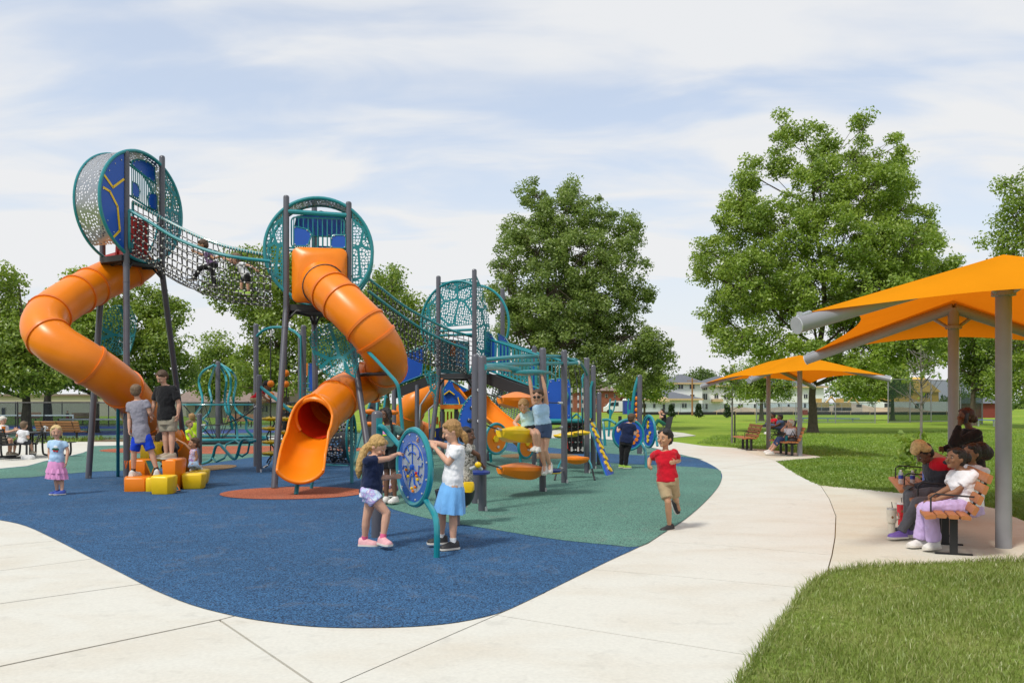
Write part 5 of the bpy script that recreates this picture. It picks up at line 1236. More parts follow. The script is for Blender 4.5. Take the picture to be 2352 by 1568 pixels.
# ------------------------------------------------------------------ shade canopies, benches
def fabric_mat(name, col, trans=.4):
    m, nt, b_ = new_mat(name); N, L = nt.nodes, nt.links
    df = N.new("ShaderNodeBsdfDiffuse"); tl = N.new("ShaderNodeBsdfTranslucent"); mx = N.new("ShaderNodeMixShader"); mx.inputs[0].default_value = trans
    tc = N.new("ShaderNodeTexCoord"); wv = N.new("ShaderNodeTexNoise"); wv.inputs["Scale"].default_value = 1.1; wv.inputs["Detail"].default_value = 4; L.new(tc.outputs["Object"], wv.inputs["Vector"])
    mr = N.new("ShaderNodeMapRange"); mr.inputs["From Min"].default_value = .3; mr.inputs["From Max"].default_value = .7; mr.inputs["To Min"].default_value = .93; mr.inputs["To Max"].default_value = 1.04; L.new(wv.outputs[0], mr.inputs[0])
    sc = N.new("ShaderNodeVectorMath"); sc.operation = 'SCALE'; sc.inputs[0].default_value = col; L.new(mr.outputs[0], sc.inputs["Scale"])
    L.new(sc.outputs[0], df.inputs[0]); tl.inputs[0].default_value = (.80, .17, .006, 1)
    L.new(df.outputs[0], mx.inputs[1]); L.new(tl.outputs[0], mx.inputs[2]); L.new(mx.outputs[0], N["Material Output"].inputs["Surface"]); N.remove(b_); return m
M['canopy'] = fabric_mat('orange_shade_cloth', (.90, .345, .012))
def canopy(name, label, tips, posts, sag, prad, rrad, inset=.06):
    """hip shade: fabric stretched over rafters that run from each post top out to two corners. tips: near left, near right, far right, far left"""
    base = V3(*posts[0][0]); root = thing(name, label, 'shade canopy', base)
    tops = [posts[0][1], posts[1][1]]; own = [tops[0], tops[0], tops[1], tops[1]]
    cr = [t + (o_ - t) * inset + Z * rrad * 1.15 for t, o_ in zip(tips, own)]; rd = [o_ + Z * rrad * 1.5 for o_ in own]
    n, k = 18, 10; b = MB()
    for i in range(4):
        a, c = cr[i], cr[(i + 1) % 4]; ra_, rc_ = rd[i], rd[(i + 1) % 4]; v = []
        for r in range(k + 1):
            t = r / k
            for j in range(n + 1):
                s = j / n; g = 4 * s * (1 - s); rr = ra_ * (1 - s) + rc_ * s; e = a * (1 - s) + c * s; e = e + (rr - e) * sag[i] * g
                p = e * (1 - t) + rr * t; v.append(p - Z * .07 * math.sin(math.pi * t) * g)
        f = [(r * (n + 1) + j, r * (n + 1) + j + 1, (r + 1) * (n + 1) + j + 1, (r + 1) * (n + 1) + j) for r in range(k) for j in range(n)]
        b.add(v, f)
    part(b, 'fabric', M['canopy'], root, angle=14)
    for (ft, tp), ts in zip(posts, ((0, 1), (2, 3))):
        b = MB(); b.tube([ft, tp], prad, 18); part(b, 'post', M['greypole'], root)
        b = MB(); q = ft + (tp - ft) * .90; b.tube([q - Z * .02, q + Z * .03], prad * 1.5, 18); part(b, 'collar', M['greypole'], root)
        for i in ts:
            t = tips[i]; b = MB(); b.tube([tp, t], rrad, 16); o = part(b, 'rafter', M['greypole'], root)
            d = nrm(t - tp); c = MB(); c.tube([t, t + d * .012], rrad * 1.06, 18); c.build('end_cap', M['silver'], o)
            c = MB(); q = t + Z * rrad
            for s in range(6): c.ball(q + (cr[i] - q) * (.1 + s * .16), (.028, .02, .02), 6)
            c.bar(t - d * .03, t - d * .03 + Z * rrad * 1.5, .05, .03, up=d); o2 = c.build('chain', M['steel'], o); o2["kind"] = "stuff"
            b = MB(); b.tube([tp - Z * .36, tp + (t - tp) * .15], prad * .33, 10); part(b, 'strut', M['greypole'], root)
    return root
p1b, p2b = G(2305, 1257, .034), V3((2190 - CX) / FPX * 13.8, 13.8, .034)
ax_ = nrm(V3(p2b[0] - p1b[0], p2b[1] - p1b[1], 0)); pf = V3(ax_[1], -ax_[0], 0)
tA, tB = P(1831, 747, 8.6), P(1852, 826, 15.3)
canopy('shade_canopy', 'near orange fabric shade canopy on two grey posts over the bench of girls', [tA, tA + pf * 4.4, tB + pf * 4.4, tB],
  [(p1b, V3(p1b[0], p1b[1], 3.18)), (p2b, V3(p2b[0], p2b[1], 3.18))], [.27, .17, .25, .30], .083, .085)
p1b, p2b = G(1837, 1047, .034), V3((1765 - CX) / FPX * 30, 30, .034)
canopy('shade_canopy', 'far orange fabric shade canopy over the two benches by the lawn', [P(1721, 874, 24.6), P(2047, 872, 24.4), P(1869, 888, 31.5), P(1611, 888, 31.3)],
  [(p1b, V3(p1b[0], p1b[1], 2.98)), (p2b, V3(p2b[0], p2b[1], 2.98))], [.26, .16, .25, .17], .075, .08)

def bench(name, label, o, a, f, L_=1.8, group=None, wood='wood', arms=True):
    """o: middle of the bench on the ground, a: along, f: the way it faces"""
    root = thing(name, label, 'bench', o, group); a = nrm(a); f = nrm(f)
    S_ = [(.25, .42, 10), (.145, .435, 2), (.03, .43, -2), (-.085, .425, -4)]
    B_ = [(-.17, .50, 62), (-.215, .61, 68), (-.26, .72, 70), (-.30, .83, 72)]
    for x, z, an in S_ + B_:
        d = f * math.cos(math.radians(an)) + (Z if an >= 10 and x < 0 else -Z if an == 10 else Z) * math.sin(math.radians(abs(an))) * (1 if x < 0 else .6)
        if x < 0 and an > 10: d = -f * math.cos(math.radians(an)) + Z * math.sin(math.radians(an))
        c = o + f * x + Z * z; n_ = nrm(np.cross(d, a)); w = .095 if an != 10 else .11
        b = MB(); q = rounded(c, nrm(d), n_, w, .042, .012, 2); b.loft([q - a * L_ / 2, q + a * L_ / 2]); part(b, 'slat', M[wood], root, angle=50)
    for k in (-.36, 0, .36):
        p = o + a * k * L_; b = MB()
        b.box(p + Z * .21, (.075, .05, .40), np.array([f, a, Z])); b.box(p + Z * .008, (.36, .06, .014), np.array([f, a, Z]))
        b.bar(p + f * .24 + Z * .395, p - f * .12 + Z * .395, .03, .02); b.bar(p - f * .12 + Z * .395, p - f * .345 + Z * .86, .03, .02, up=a)
        part(b, 'leg', M['black'], root)
    if arms:
        for k in (-.36, .36):
            p = o + a * k * L_; b = MB(); b.tube([p + f * .22 + Z * .44, p + f * .22 + Z * .60, p + f * .17 + Z * .64, p - f * .2 + Z * .62, p - f * .23 + Z * .62], .010, 8); part(b, 'armrest', M['black'], root)
    return root
aN = nrm(V3(.345, .938, 0)); fN = V3(-aN[1], aN[0], 0)
mid1 = V3(4.95, 9.75, .034)
bench('park_bench', 'near cedar slat bench where the girl in lilac trousers sits', mid1 + fN * .0, aN, fN, 1.9, 'cedar slat benches')
mid2 = V3(5.92, 12.5, .034)
bench('park_bench', 'cedar slat bench holding the water bottles beside the near bench', mid2, aN, fN, 2.2, 'cedar slat benches')
mid3 = V3(8.55, 26.6, .034)
bench('park_bench', 'cedar slat bench under the far canopy where the white haired woman sits', mid3, V3(.05, 1, 0), V3(-1, .05, 0), 1.8, 'cedar slat benches')
mid4 = V3(8.15, 29.6, .034)
bench('park_bench', 'empty cedar slat bench at the left post of the far canopy', mid4, V3(.05, 1, 0), V3(-1, .05, 0), 1.8, 'cedar slat benches')
bench('park_bench', 'brown slat bench turned away towards the ball court', V3((140 - CX) / FPX * 36.5, 36.5, 0), V3(1, -.12, 0), V3(.12, 1, 0), 2.0, 'court benches', 'wood2')
for x, d, lab in ((190, 66, 'far slat bench behind the court net near the tall slide'), (553, 58, 'far slat bench seen through the domed climber'), (62, 70, 'far slat bench beyond the court at the edge of the picture')):
    bench('park_bench', lab, V3((x - CX) / FPX * d, d, 0), V3(1, 0, 0), V3(0, -1, 0), 2.0, 'court benches', 'wood2', False)

# ---- drinks
def lathe(root, c, prof, m, name, n=18):
    a = np.arange(n) * 2 * math.pi / n; b = MB(); b.loft([c + np.column_stack([np.cos(a) * r, np.sin(a) * r, np.full(n, z)]) for r, z in prof]); return part(b, name, m, root)
M['cream'] = mat('cream_enamel', (.72, .66, .54), .35); M['lav'] = mat('blue_violet_enamel', (.16, .22, .62), .35); M['pinkp'] = mat('pink_lid', (.75, .12, .25), .4)
M['water'] = clear_mat('water_bottle_plastic', (.62, .68, .72), .45); M['lblue'] = mat('blue_label', (.03, .05, .35), .5); M['redp'] = mat('red_cup', (.6, .02, .03), .35)
def tumbler(label, c, m, lidm, s=1.0):
    r = thing('tumbler', label, 'cup', c); lathe(r, c, [(.036 * s, 0), (.038 * s, .1 * s), (.048 * s, .11 * s), (.05 * s, .24 * s), (.047 * s, .25 * s)], M[m], 'body')
    lathe(r, c + Z * .25 * s, [(.05 * s, 0), (.05 * s, .015 * s), (.02 * s, .02 * s)], M[lidm], 'lid')
    b = MB(); b.tube([c + V3(.01, 0, .26 * s), c + V3(.0, 0, .33 * s)], .005, 6); part(b, 'straw', M['black'], r)
    b = MB(); b.tube([c + V3(.047, 0, .22 * s), c + V3(.085, 0, .21 * s), c + V3(.09, 0, .15 * s), c + V3(.047, 0, .13 * s)], .009, 6); part(b, 'handle', M[m], r)
    b = MB(); b.ball(c + V3(-.01, -.046 * s, .17 * s), (.016, .004, .02), 8); part(b, 'print', M['wood2'], r)
    return r
c0 = G(2048, 1222, .034); tumbler('cream tumbler with a straw standing on the pad by the purple shoes', c0, 'cream', 'silver', 1.15)
c0 = G(2070, 1205, .034); tumbler('red and white cup on the pad just behind the cream tumbler', c0, 'redp', 'white', 1.1)
def bottle(label, c, body, lid, h, r, lab=None):
    t = thing('water_bottle', label, 'bottle', c); lathe(t, c, [(r * .9, 0), (r, .01), (r, h * .7), (r * .85, h * .8), (r * .45, h * .92)] if lab else [(r * .9, 0), (r, .01), (r, h * .88), (r * .8, h * .92)], M[body], 'body')
    lathe(t, c + Z * h * .92, [(r * (.5 if lab else .8), 0), (r * (.5 if lab else .8), h * .08)], M[lid], 'lid')
    if lab: lathe(t, c + Z * h * .38, [(r * 1.03, 0), (r * 1.03, h * .25)], M[lab], 'label_band')
sz = .034 + .455
pb1 = mid2 + fN * .10 - aN * .35; pb1[2] = sz
bottle('clear water bottle nearest the bench edge', pb1 + fN * .13, 'water', 'white', .2, .033, 'lblue')
bottle('clear water bottle beside the tall blue bottle', pb1 - fN * .02 - aN * .02, 'water', 'white', .2, .033, 'lblue')
bottle('tall blue bottle with a pink lid on the bench', pb1 - fN * .14 - aN * .48, 'lav', 'pinkp', .27, .038)

# ------------------------------------------------------------------ ball courts, fences on the left
M['court_green'] = mat('court_green', (.11, .22, .13), .8, var=.08, scale=1.5); M['court_blue'] = mat('court_blue', (.03, .075, .27), .8, var=.08, scale=1.5); M['mulch'] = mat('mulch', (.16, .11, .06), .95, var=.5, scale=9, bump=.8, bscale=20)
b = MB(); b.poly(gpoly([(-700, 1008), (300, 1008), (640, 1001), (760, 1000), (700, 977), (-500, 977)], .006)); structure(b, 'court_ground', M['court_green'], smooth=False)
for pts, nm in (([(60, 1001), (290, 999), (640, 993), (620, 985), (290, 989), (100, 991)], 'court_blue_ground'), ([(-300, 984.5), (330, 984), (300, 979), (-250, 979)], 'court_far_ground')):
    b = MB(); b.poly(gpoly(pts, .012)); structure(b, nm, M['court_blue'], smooth=False)
b = MB()
for pts in ([(60, 1001), (290, 999), (640, 993)], [(100, 991), (290, 989), (620, 985)], [(300, 999), (290, 989)], [(470, 996.5), (455, 987)], [(-300, 984.5), (330, 984)]):
    for p, q in zip(pts[:-1], pts[1:]): b.bar(G(*p, .018), G(*q, .018), .06, .004)
o = structure(b, 'court_line_markings', M['white'])
b = MB(); b.poly(gpoly([(-600, 1022), (60, 1022), (286, 1018), (640, 1004), (640, 1001), (300, 1008), (-600, 1009)], .010)); structure(b, 'mulch_ground', M['mulch'], smooth=False)
n = 5000; xx = RNG.uniform(-27, -11, n); yy = RNG.uniform(33.5, 39, n); xy = np.column_stack([xx, yy]); xy = xy[inside(xy, gpoly([(-300, 1021), (60, 1021), (286, 1017), (640, 1004), (640, 1001), (300, 1008), (-600, 1009)], 0))]
xy = xy[np.sin(xy[:, 0] * 2.3) + np.sin(xy[:, 0] * .9 + 1) > .1]
v, t = blades(xy, 0, .08, .22, .05, RNG, .9); o = fast_mesh('weeds', v, t, [M['blade_far']]); tag(o, kind='stuff'); o["label"] = "weeds along the mulch strip by the court fence"
M['link'] = clear_mat('chain_link', (.03, .03, .032), .07, .6); M['linkgrey'] = clear_mat('galvanised_link', (.22, .23, .23), .07, .6); M['netmat'] = clear_mat('court_netting', (.02, .02, .02), .3, .8); M['screen'] = clear_mat('green_windscreen', (.04, .08, .05), .42, .8)
def fence(label, pts, h, step, m='black', mesh='link', pr=.035, name='chain_link_fence', bottom=True, z0=0):
    root = thing(name, label, 'fence', pts[0])
    for a, c in zip(pts[:-1], pts[1:]):
        a = np.asarray(a, float); c = np.asarray(c, float); L_ = np.linalg.norm(c - a); k = max(1, int(round(L_ / step)))
        for i in range(k + 1):
            p = a + (c - a) * i / k; b = MB(); b.post(p + Z * z0, p + Z * (h + .05), pr, 8); part(b, 'post', M[m], root)
        for z in ((h, .08) if bottom else (h,)): b = MB(); b.tube([a + Z * z, c + Z * z], pr * .7, 6); part(b, 'rail', M[m], root)
        b = MB(); b.plate([a + Z * .05, c + Z * .05, c + Z * h, a + Z * h], V3(0, .004, 0)); part(b, 'mesh_panel', M[mesh], root, smooth=False)
    return root
fence('black chain-link fence nearest us along the courts and mulch strip', [V3(-32, 38.2, 0), V3(-12.5, 38.6, 0), V3(-8.5, 41, 0)], 1.66, 3.2)
fence('black chain-link fence on the far side of the ball courts', [V3(-48, 60, 0), V3(-12, 60, 0)], 1.72, 3.4)
fence('inner black fence line dividing the two ball courts', [V3(-38, 47, 0), V3(-23, 47.5, 0)], 1.7, 2.9)
def court_net(label, x0, x1, y, d):
    a, c = P(x0, y, d), P(x1, y, d); root = thing('court_net', label, 'net', V3(a[0], d, 0))
    b = MB(); b.bar(a, c, .012, .08); part(b, 'tape', M['white'], root)
    b = MB(); b.plate([V3(a[0], d, .08), V3(c[0], d, .08), c - Z * .04, a - Z * .04], V3(0, .01, 0)); part(b, 'netting', M['netmat'], root)
    for p in (a, c): b = MB(); b.post(V3(p[0], d, 0), p + Z * .05, .04, 8); part(b, 'post', M['white'] if p is c else M['black'], root)
    b = MB(); b.bar(V3((a[0] + c[0]) / 2, d - .02, 0), (a + c) / 2 - V3(0, .02, 0), .06, .01, up=(0, 1, 0)); part(b, 'centre_strap', M['white'], root)
court_net('court net with a white tape behind the near fence', 134, 300, 962.5, 46.0)
court_net('court net on the farther court at the left', -60, 168, 953.5, 54.0)

def picnic(label, x, y, d, seats):
    c = V3((x - CX) / FPX * d, d, .034); root = thing('picnic_table', label, 'table', c, 'black steel picnic tables'); a = np.arange(28) * 2 * math.pi / 28
    b = MB(); b.loft([c + np.column_stack([np.cos(a) * r, np.sin(a) * r, np.full(28, z)]) for r, z in ((.5, .70), (.55, .71), (.56, .73), (.54, .745), (.2, .748))]); part(b, 'tabletop', M['black'], root)
    for k in range(4): 
        t = k * math.pi / 2 + .4; q = V3(math.cos(t), math.sin(t), 0); b = MB(); b.tube(spline([c + q * .3 + Z * .7, c + q * .3 + Z * .2, c + q * .4 + Z * .05, c + q * .95 + Z * .03, c + q * 1.05 + Z * .1, c + q * 1.05 + Z * .4], 4), .03, 8); part(b, 'leg', M['black'], root)
    for t, back in seats:
        q = V3(math.cos(t), math.sin(t), 0); s = V3(-q[1], q[0], 0)
        for k in range(4): b = MB(); p = c + q * (.82 + k * .11) + Z * .43; b.bar(p - s * .24, p + s * .24, .085, .02); part(b, 'slat', M['black'], root)
        if back:
            for k in range(5): b = MB(); p = c + q * (1.2 + k * .035) + Z * (.50 + k * .085); b.bar(p - s * .24, p + s * .24, .02, .065); part(b, 'slat', M['black'], root)
            for e in (-.22, .22): b = MB(); b.tube([c + q * .75 + s * e + Z * .41, c + q * 1.2 + s * e + Z * .41, c + q * 1.38 + s * e + Z * .9], .018, 6); part(b, 'seat_frame', M['black'], root)
    return root
picnic('black round picnic table with a drink on it, nearest the little blond girl', 72, 0, 25.6, [(-1.75, 1), (0.1, 0), (1.6, 0), (3.2, 1)])
picnic('black picnic table cut by the edge of the picture', -25, 0, 24.6, [(-.6, 0), (.6, 1), (2.6, 0)])
c0 = P(103, 992, 25.5); c0[2] = .782; tumbler('clear cup with a straw on the picnic table', c0, 'white', 'white', .7)
c0 = P(8, 1000, 24.5); c0[2] = .782; r = thing('soda_cup', 'orange drink at the picture edge on the cut table', 'cup', c0); lathe(r, c0, [(.04, 0), (.055, .2)], M['orange'], 'body'); lathe(r, c0 + Z * .2, [(.058, 0), (.05, .03)], M['white'], 'lid')
c0 = G(64, 1054, .034); b = MB(); rng = np.random.default_rng(2)
b.loft([rounded(c0 + V3(0, 0, z), V3(1, 0, 0), V3(0, 1, 0), w, .2, .06, 3) for z, w in ((0, .3), (.02, .34), (.08, .34), (.12, .26))]); o = b.build('carry_bag', M['white']); tag(o, 'white crumpled bag on the concrete under the picnic seat', 'bag'); rehome(o, c0)

# ------------------------------------------------------------------ buildings and the building site
M['sheath'] = mat('white_house_wrap', (.74, .75, .75), .7, var=.04, scale=.4); M['slate'] = mat('slate_shingle', (.13, .14, .16), .85, var=.2, scale=3); M['trimwood'] = mat('raw_timber_trim', (.55, .40, .22), .8)
M['brick'] = mat('red_brick', (.26, .085, .05), .9, var=.25, scale=4); M['tanwall'] = mat('tan_block_wall', (.46, .41, .30), .9, var=.06, scale=.6); M['roofbrown'] = mat('brown_shingle', (.23, .17, .14), .9, var=.2, scale=3); M['osb'] = mat('yellow_sheathing', (.62, .40, .08), .8, var=.15, scale=2)
M['dirt'] = mat('bare_dirt', (.42, .32, .2), .95, var=.2, scale=.6); M['silt'] = mat('black_silt_fence', (.02, .02, .022), .8); M['bluep'] = mat('blue_cabin', (.02, .06, .25), .5); M['redshed'] = mat('red_shed', (.22, .04, .03), .8); M['cat'] = mat('digger_yellow', (.5, .33, .1), .6)
def house(root, x0, x1, yb, ye, d, dep, wall, yr=None, roof='slate', over=.6, hip=True, trim=None, name='wall'):
    a, c = P(x0, yb, d), P(x1, yb, d); h = P(x0, ye, d)[2]; z0 = min(0, a[2]) - .05
    b = MB(); b.plate([V3(a[0], d, z0), V3(c[0], d, z0), V3(c[0], d, h), V3(a[0], d, h)], V3(0, dep, 0)); part(b, name, M[wall], root, smooth=False)
    if yr is not None:
        zr = P(x0, yr, d + dep / 2)[2]; e = over; k = min((c[0] - a[0]) * .45, dep * .5) if hip else 0
        q = [V3(a[0] - e, d - e, h), V3(c[0] + e, d - e, h), V3(c[0] + e, d + dep + e, h), V3(a[0] - e, d + dep + e, h), V3(a[0] + k - (0 if hip else e), d + dep / 2, zr), V3(c[0] - k + (0 if hip else e), d + dep / 2, zr)]
        b = MB(); b.add(q, [(0, 1, 5, 4), (1, 2, 5), (2, 3, 4, 5), (3, 0, 4), (0, 3, 2, 1)]); part(b, 'roof', M[roof], root, smooth=False)
        if trim: b = MB(); b.box(((a[0] + c[0]) / 2, d - e - .03, h - .12), (c[0] - a[0] + 2 * e, .05, .28)); part(b, 'eave_board', M[trim], root)
def window(root, x0, x1, y0, y1, d, frame='white', split=2, rows=1):
    a, c = P(x0, y1, d), P(x1, y0, d); b = MB(); b.box(((a[0] + c[0]) / 2, d - .03, (a[2] + c[2]) / 2), (c[0] - a[0], .10, c[2] - a[2])); o = part(b, 'window', M[frame], root, smooth=False)
    w = (c[0] - a[0]) / split; hh = (c[2] - a[2]) / rows
    for i in range(split):
        for r in range(rows):
            g = MB(); g.box((a[0] + w * (i + .5), d - .085, a[2] + hh * (r + .5)), (w * .84, .02, hh * .88)); g.build('pane', M['glassdark'], o, smooth=False)
wb = thing('apartment_building', 'tall white apartment block under construction with a slate roof', 'building', V3(30, 151, 0))
zx = lambda X: (X / 3.92 + 1580) * .91875
zy = lambda Y: (Y / 3.92 + 820) * .91875
house(wb, zx(420), zx(690), zy(812), zy(535), 151, 14, 'sheath', zy(452), trim='trimwood')
house(wb, zx(690), zx(1180), zy(812), zy(560), 153, 14, 'sheath', zy(470), trim='trimwood', name='wing_wall')
house(wb, zx(1180), zx(1880), zy(812), zy(570), 152, 14, 'sheath', zy(490), trim='trimwood', name='wing_wall')
for X0, X1, Y0, Y1, s in ((450, 502, 552, 597, 2), (563, 614, 552, 597, 2), (567, 612, 648, 672, 2)): window(wb, zx(X0), zx(X1), zy(Y0), zy(Y1), 151, 'white', s)
for X0, X1, Y0, Y1, s in ((684, 738, 578, 608, 3), (684, 738, 638, 705, 3), (682, 700, 735, 790, 1), (718, 742, 735, 795, 1), (805, 846, 548, 578, 2), (805, 846, 640, 690, 2), (902, 950, 550, 605, 2), (902, 950, 640, 700, 2), (900, 918, 735, 795, 1), (1035, 1087, 738, 784, 2), (1040, 1085, 640, 684, 2), (1110, 1150, 640, 684, 2)): window(wb, zx(X0), zx(X1), zy(Y0), zy(Y1), 153, 'white', s)
for X0, X1, Y0, Y1, s in ((1190, 1216, 738, 782, 1), (1292, 1316, 730, 782, 1), (1430, 1448, 738, 768, 1), (1520, 1546, 740, 782, 1), (1680, 1706, 734, 782, 1), (1520, 1560, 640, 700, 2), (1290, 1340, 645, 690, 2), (1680, 1720, 645, 690, 2), (1790, 1830, 735, 782, 2)): window(wb, zx(X0), zx(X1), zy(Y0), zy(Y1), 152, 'white', s)
b = MB(); a_, c_ = P(zx(780), zy(725), 152.6), P(zx(885), zy(690), 152.6); b.box(((a_[0] + c_[0]) / 2, 152.4, (a_[2] + c_[2]) / 2), (c_[0] - a_[0], 1.2, .5)); part(b, 'porch_roof', M['trimwood'], wb)
lb = thing('low_building', 'single storey white building with a timber porch left of the apartment block', 'building', V3(24, 140, 0))
house(lb, zx(90), zx(655), zy(815), zy(690), 140, 12, 'sheath', zy(610), trim='trimwood')
for X0, X1, Y0, Y1, s in ((95, 140, 735, 782, 2), (203, 232, 735, 782, 1), (392, 422, 733, 780, 1), (486, 537, 732, 782, 2)): window(lb, zx(X0), zx(X1), zy(Y0), zy(Y1), 140, 'white', s)
window(lb, zx(298), zx(326), zy(735), zy(800), 140, 'white', 1)
b = MB(); a_, c_ = P(zx(246), zy(728), 139), P(zx(362), zy(706), 139); b.plate([V3(a_[0], 138.2, a_[2] + .1), V3(c_[0], 138.2, a_[2] + .1), V3(c_[0] - .3, 139.9, c_[2] + .25), V3(a_[0] + .3, 139.9, c_[2] + .25)], V3(0, 0, .25)); part(b, 'porch_roof', M['trimwood'], lb)
bb = thing('brick_building', 'red brick building behind the mast panel', 'building', V3(15, 150, 0))
house(bb, 1318, 1424, 944, 897, 150, 14, 'brick', 880, 'roofbrown')
for x0, x1, y0, y1 in ((1390, 1396, 905, 913), (1368, 1376, 905, 914), (1340, 1348, 905, 914), (1410, 1414, 904, 914), (1390, 1396, 928, 938), (1368, 1376, 928, 938), (1340, 1348, 928, 938)): window(bb, x0, x1, y0, y1, 150, 'cream', 1, 2)
house(bb, 1424, 1470, 944, 906, 154, 12, 'brick', None, name='wing_wall')
window(bb, 1440, 1446, 912, 922, 154, 'cream', 1, 2); window(bb, 1455, 1461, 912, 922, 154, 'cream', 1, 2)
tb_ = thing('gymnasium', 'long tan block building beyond the courts behind the trees', 'building', V3(-55, 106, 0))
house(tb_, -200, 430, 958, 908, 106, 20, 'tanwall'); b = MB(); a_, c_ = P(-200, 908, 106), P(430, 906, 106); b.bar(a_ + V3(0, -.1, 0), c_ + V3(0, -.1, 0), .3, .25); part(b, 'coping', M['roofbrown'], tb_)
for x in (-40, 4, 330): window(tb_, x, x + 9, 935, 956, 106, 'tanwall', 1)
hb = thing('house', 'low house with a brown shingle roof behind the domed climber', 'building', V3(-33, 96, 0))
house(hb, 428, 640, 958, 924, 96, 12, 'tanwall', 876, 'roofbrown', 1.0, False)
for x0, x1 in ((448, 462), (500, 510), (560, 572), (598, 616)): window(hb, x0, x1, 930, 946, 96, 'tanwall', 2)
for k in range(16): b = MB(); p = P(505 + k * 7.4, 956, 95.8); b.bar(V3(p[0], 95.9, 0), V3(p[0], 95.9, P(0, 930, 96)[2]), .06, .05, up=(0, 1, 0)); part(b, 'batten', M['tanwall'], hb)
rs = thing('shed', 'small dark red shed between the grey posts of the near canopy', 'building', V3(50, 110, 0))
house(rs, 2256, 2288, 952, 926, 95, 5, 'redshed', 912, 'slate', .3, False)
ob = thing('sheathed_house', 'house frame in yellow sheathing behind the bare sapling', 'building', V3(70, 150, 0))
house(ob, 2082, 2156, 948, 900, 150, 12, 'osb', 866, 'osb', .3, False); window(ob, 2118, 2136, 902, 914, 150, 'osb', 2); house(ob, 1985, 2180, 948, 922, 148, 10, 'sheath', None, name='lower_wall'); window(ob, 2030, 2050, 925, 938, 148, 'white', 2); window(ob, 2100, 2122, 925, 938, 148, 'white', 2)
# mound, silt fence, machines, cabin, pole
v = []; nx, ny = 40, 6; x0 = P(1640, 940, 128)[0]; x1 = P(2200, 940, 128)[0]; rng = np.random.default_rng(4)
for j in range(ny):
    for i in range(nx):
        f = i / (nx - 1); g = j / (ny - 1); v.append((x0 + (x1 - x0) * f, 126 + 8 * g, max(0, 1.5 * math.sin(math.pi * g) * (.8 + .35 * math.sin(f * 19) * math.sin(f * 7 + 1))) * math.sin(math.pi * f) ** .4 + rng.uniform(-.04, .04)))
b = MB(); b.add(v, [(j * nx + i, j * nx + i + 1, (j + 1) * nx + i + 1, (j + 1) * nx + i) for j in range(ny - 1) for i in range(nx - 1)]); structure(b, 'dirt_terrain', M['dirt'])
sf = thing('silt_fence', 'low black silt fence along the front of the building site', 'fence', V3(20, 118, 0))
for a_, c_ in zip(range(1470, 2180, 44), range(1514, 2224, 44)):
    p, q = V3((a_ - CX) / FPX * 118, 118, 0), V3((c_ - CX) / FPX * 118, 118, 0); b = MB(); b.plate([p, q, q + Z * .42, p + Z * .38], V3(0, .03, 0)); part(b, 'sheet', M['silt'], sf, smooth=False)
    b = MB(); b.bar(p, p + Z * .6, .05, .05, up=(0, 1, 0)); part(b, 'stake', M['trimwood'], sf)
fence('thin site fence in front of the white buildings', [V3((1470 - CX) / FPX * 122, 122, 0), V3((1980 - CX) / FPX * 122, 122, 0)], 1.5, 3.0, 'greypole', 'linkgrey', .03, 'site_fence')
up_ = thing('utility_pole', 'brown utility pole in front of the apartment block', 'pole', V3((1590 - CX) / FPX * 112, 112, 0))
b = MB(); b.tube([V3((1590 - CX) / FPX * 112, 112, 0), P(1590, 868, 112)], [.13, .10], 8); part(b, 'pole', M['wood2'], up_); b = MB(); p = P(1590, 874, 112); b.bar(p - V3(.7, 0, 0), p + V3(.7, 0, 0), .08, .08); part(b, 'cross_arm', M['wood2'], up_)
pt = thing('portable_toilet', 'blue portable toilet with a white roof by the brick building', 'portable toilet', V3((1440 - CX) / FPX * 125, 125, 0)); c = V3((1440 - CX) / FPX * 125, 125, 0)
b = MB(); b.box(c + Z * 1.0, (1.15, 1.15, 2.0)); part(b, 'cabin', M['bluep'], pt); b = MB(); b.loft([rounded(c + Z * z, V3(1, 0, 0), V3(0, 1, 0), w, w, .1, 2) for z, w in ((2.0, 1.25), (2.1, 1.25), (2.28, .9))]); part(b, 'roof', M['white'], pt); b = MB(); b.box(c + V3(0, -.59, .95), (.7, .03, 1.75)); part(b, 'door', M['lblue'], pt)
vt = thing('white_van', 'white van parked between the brick building and the blue toilet', 'van', V3((1416 - CX) / FPX * 128, 128, 0)); c = V3((1416 - CX) / FPX * 128, 128, 0)
q = [(-1.9, .4), (-1.9, 1.0), (-1.5, 1.15), (-.9, 1.9), (1.9, 1.95), (1.9, .4)]
b = MB(); b.plate([c + V3(x, -.9, z) for x, z in q], V3(0, 1.8, 0)); part(b, 'body', M['white'], vt, smooth=False); b = MB(); b.plate([c + V3(x, -.93, z) for x, z in ((-1.2, 1.2), (-.85, 1.75), (.2, 1.78), (.2, 1.2))], V3(0, .02, 0)); part(b, 'window', M['glassdark'], vt)
for x in (-1.2, 1.2): b = MB(); b.tube([c + V3(x, -.95, .35), c + V3(x, -.7, .35)], .35, 14); part(b, 'wheel', M['black'], vt)
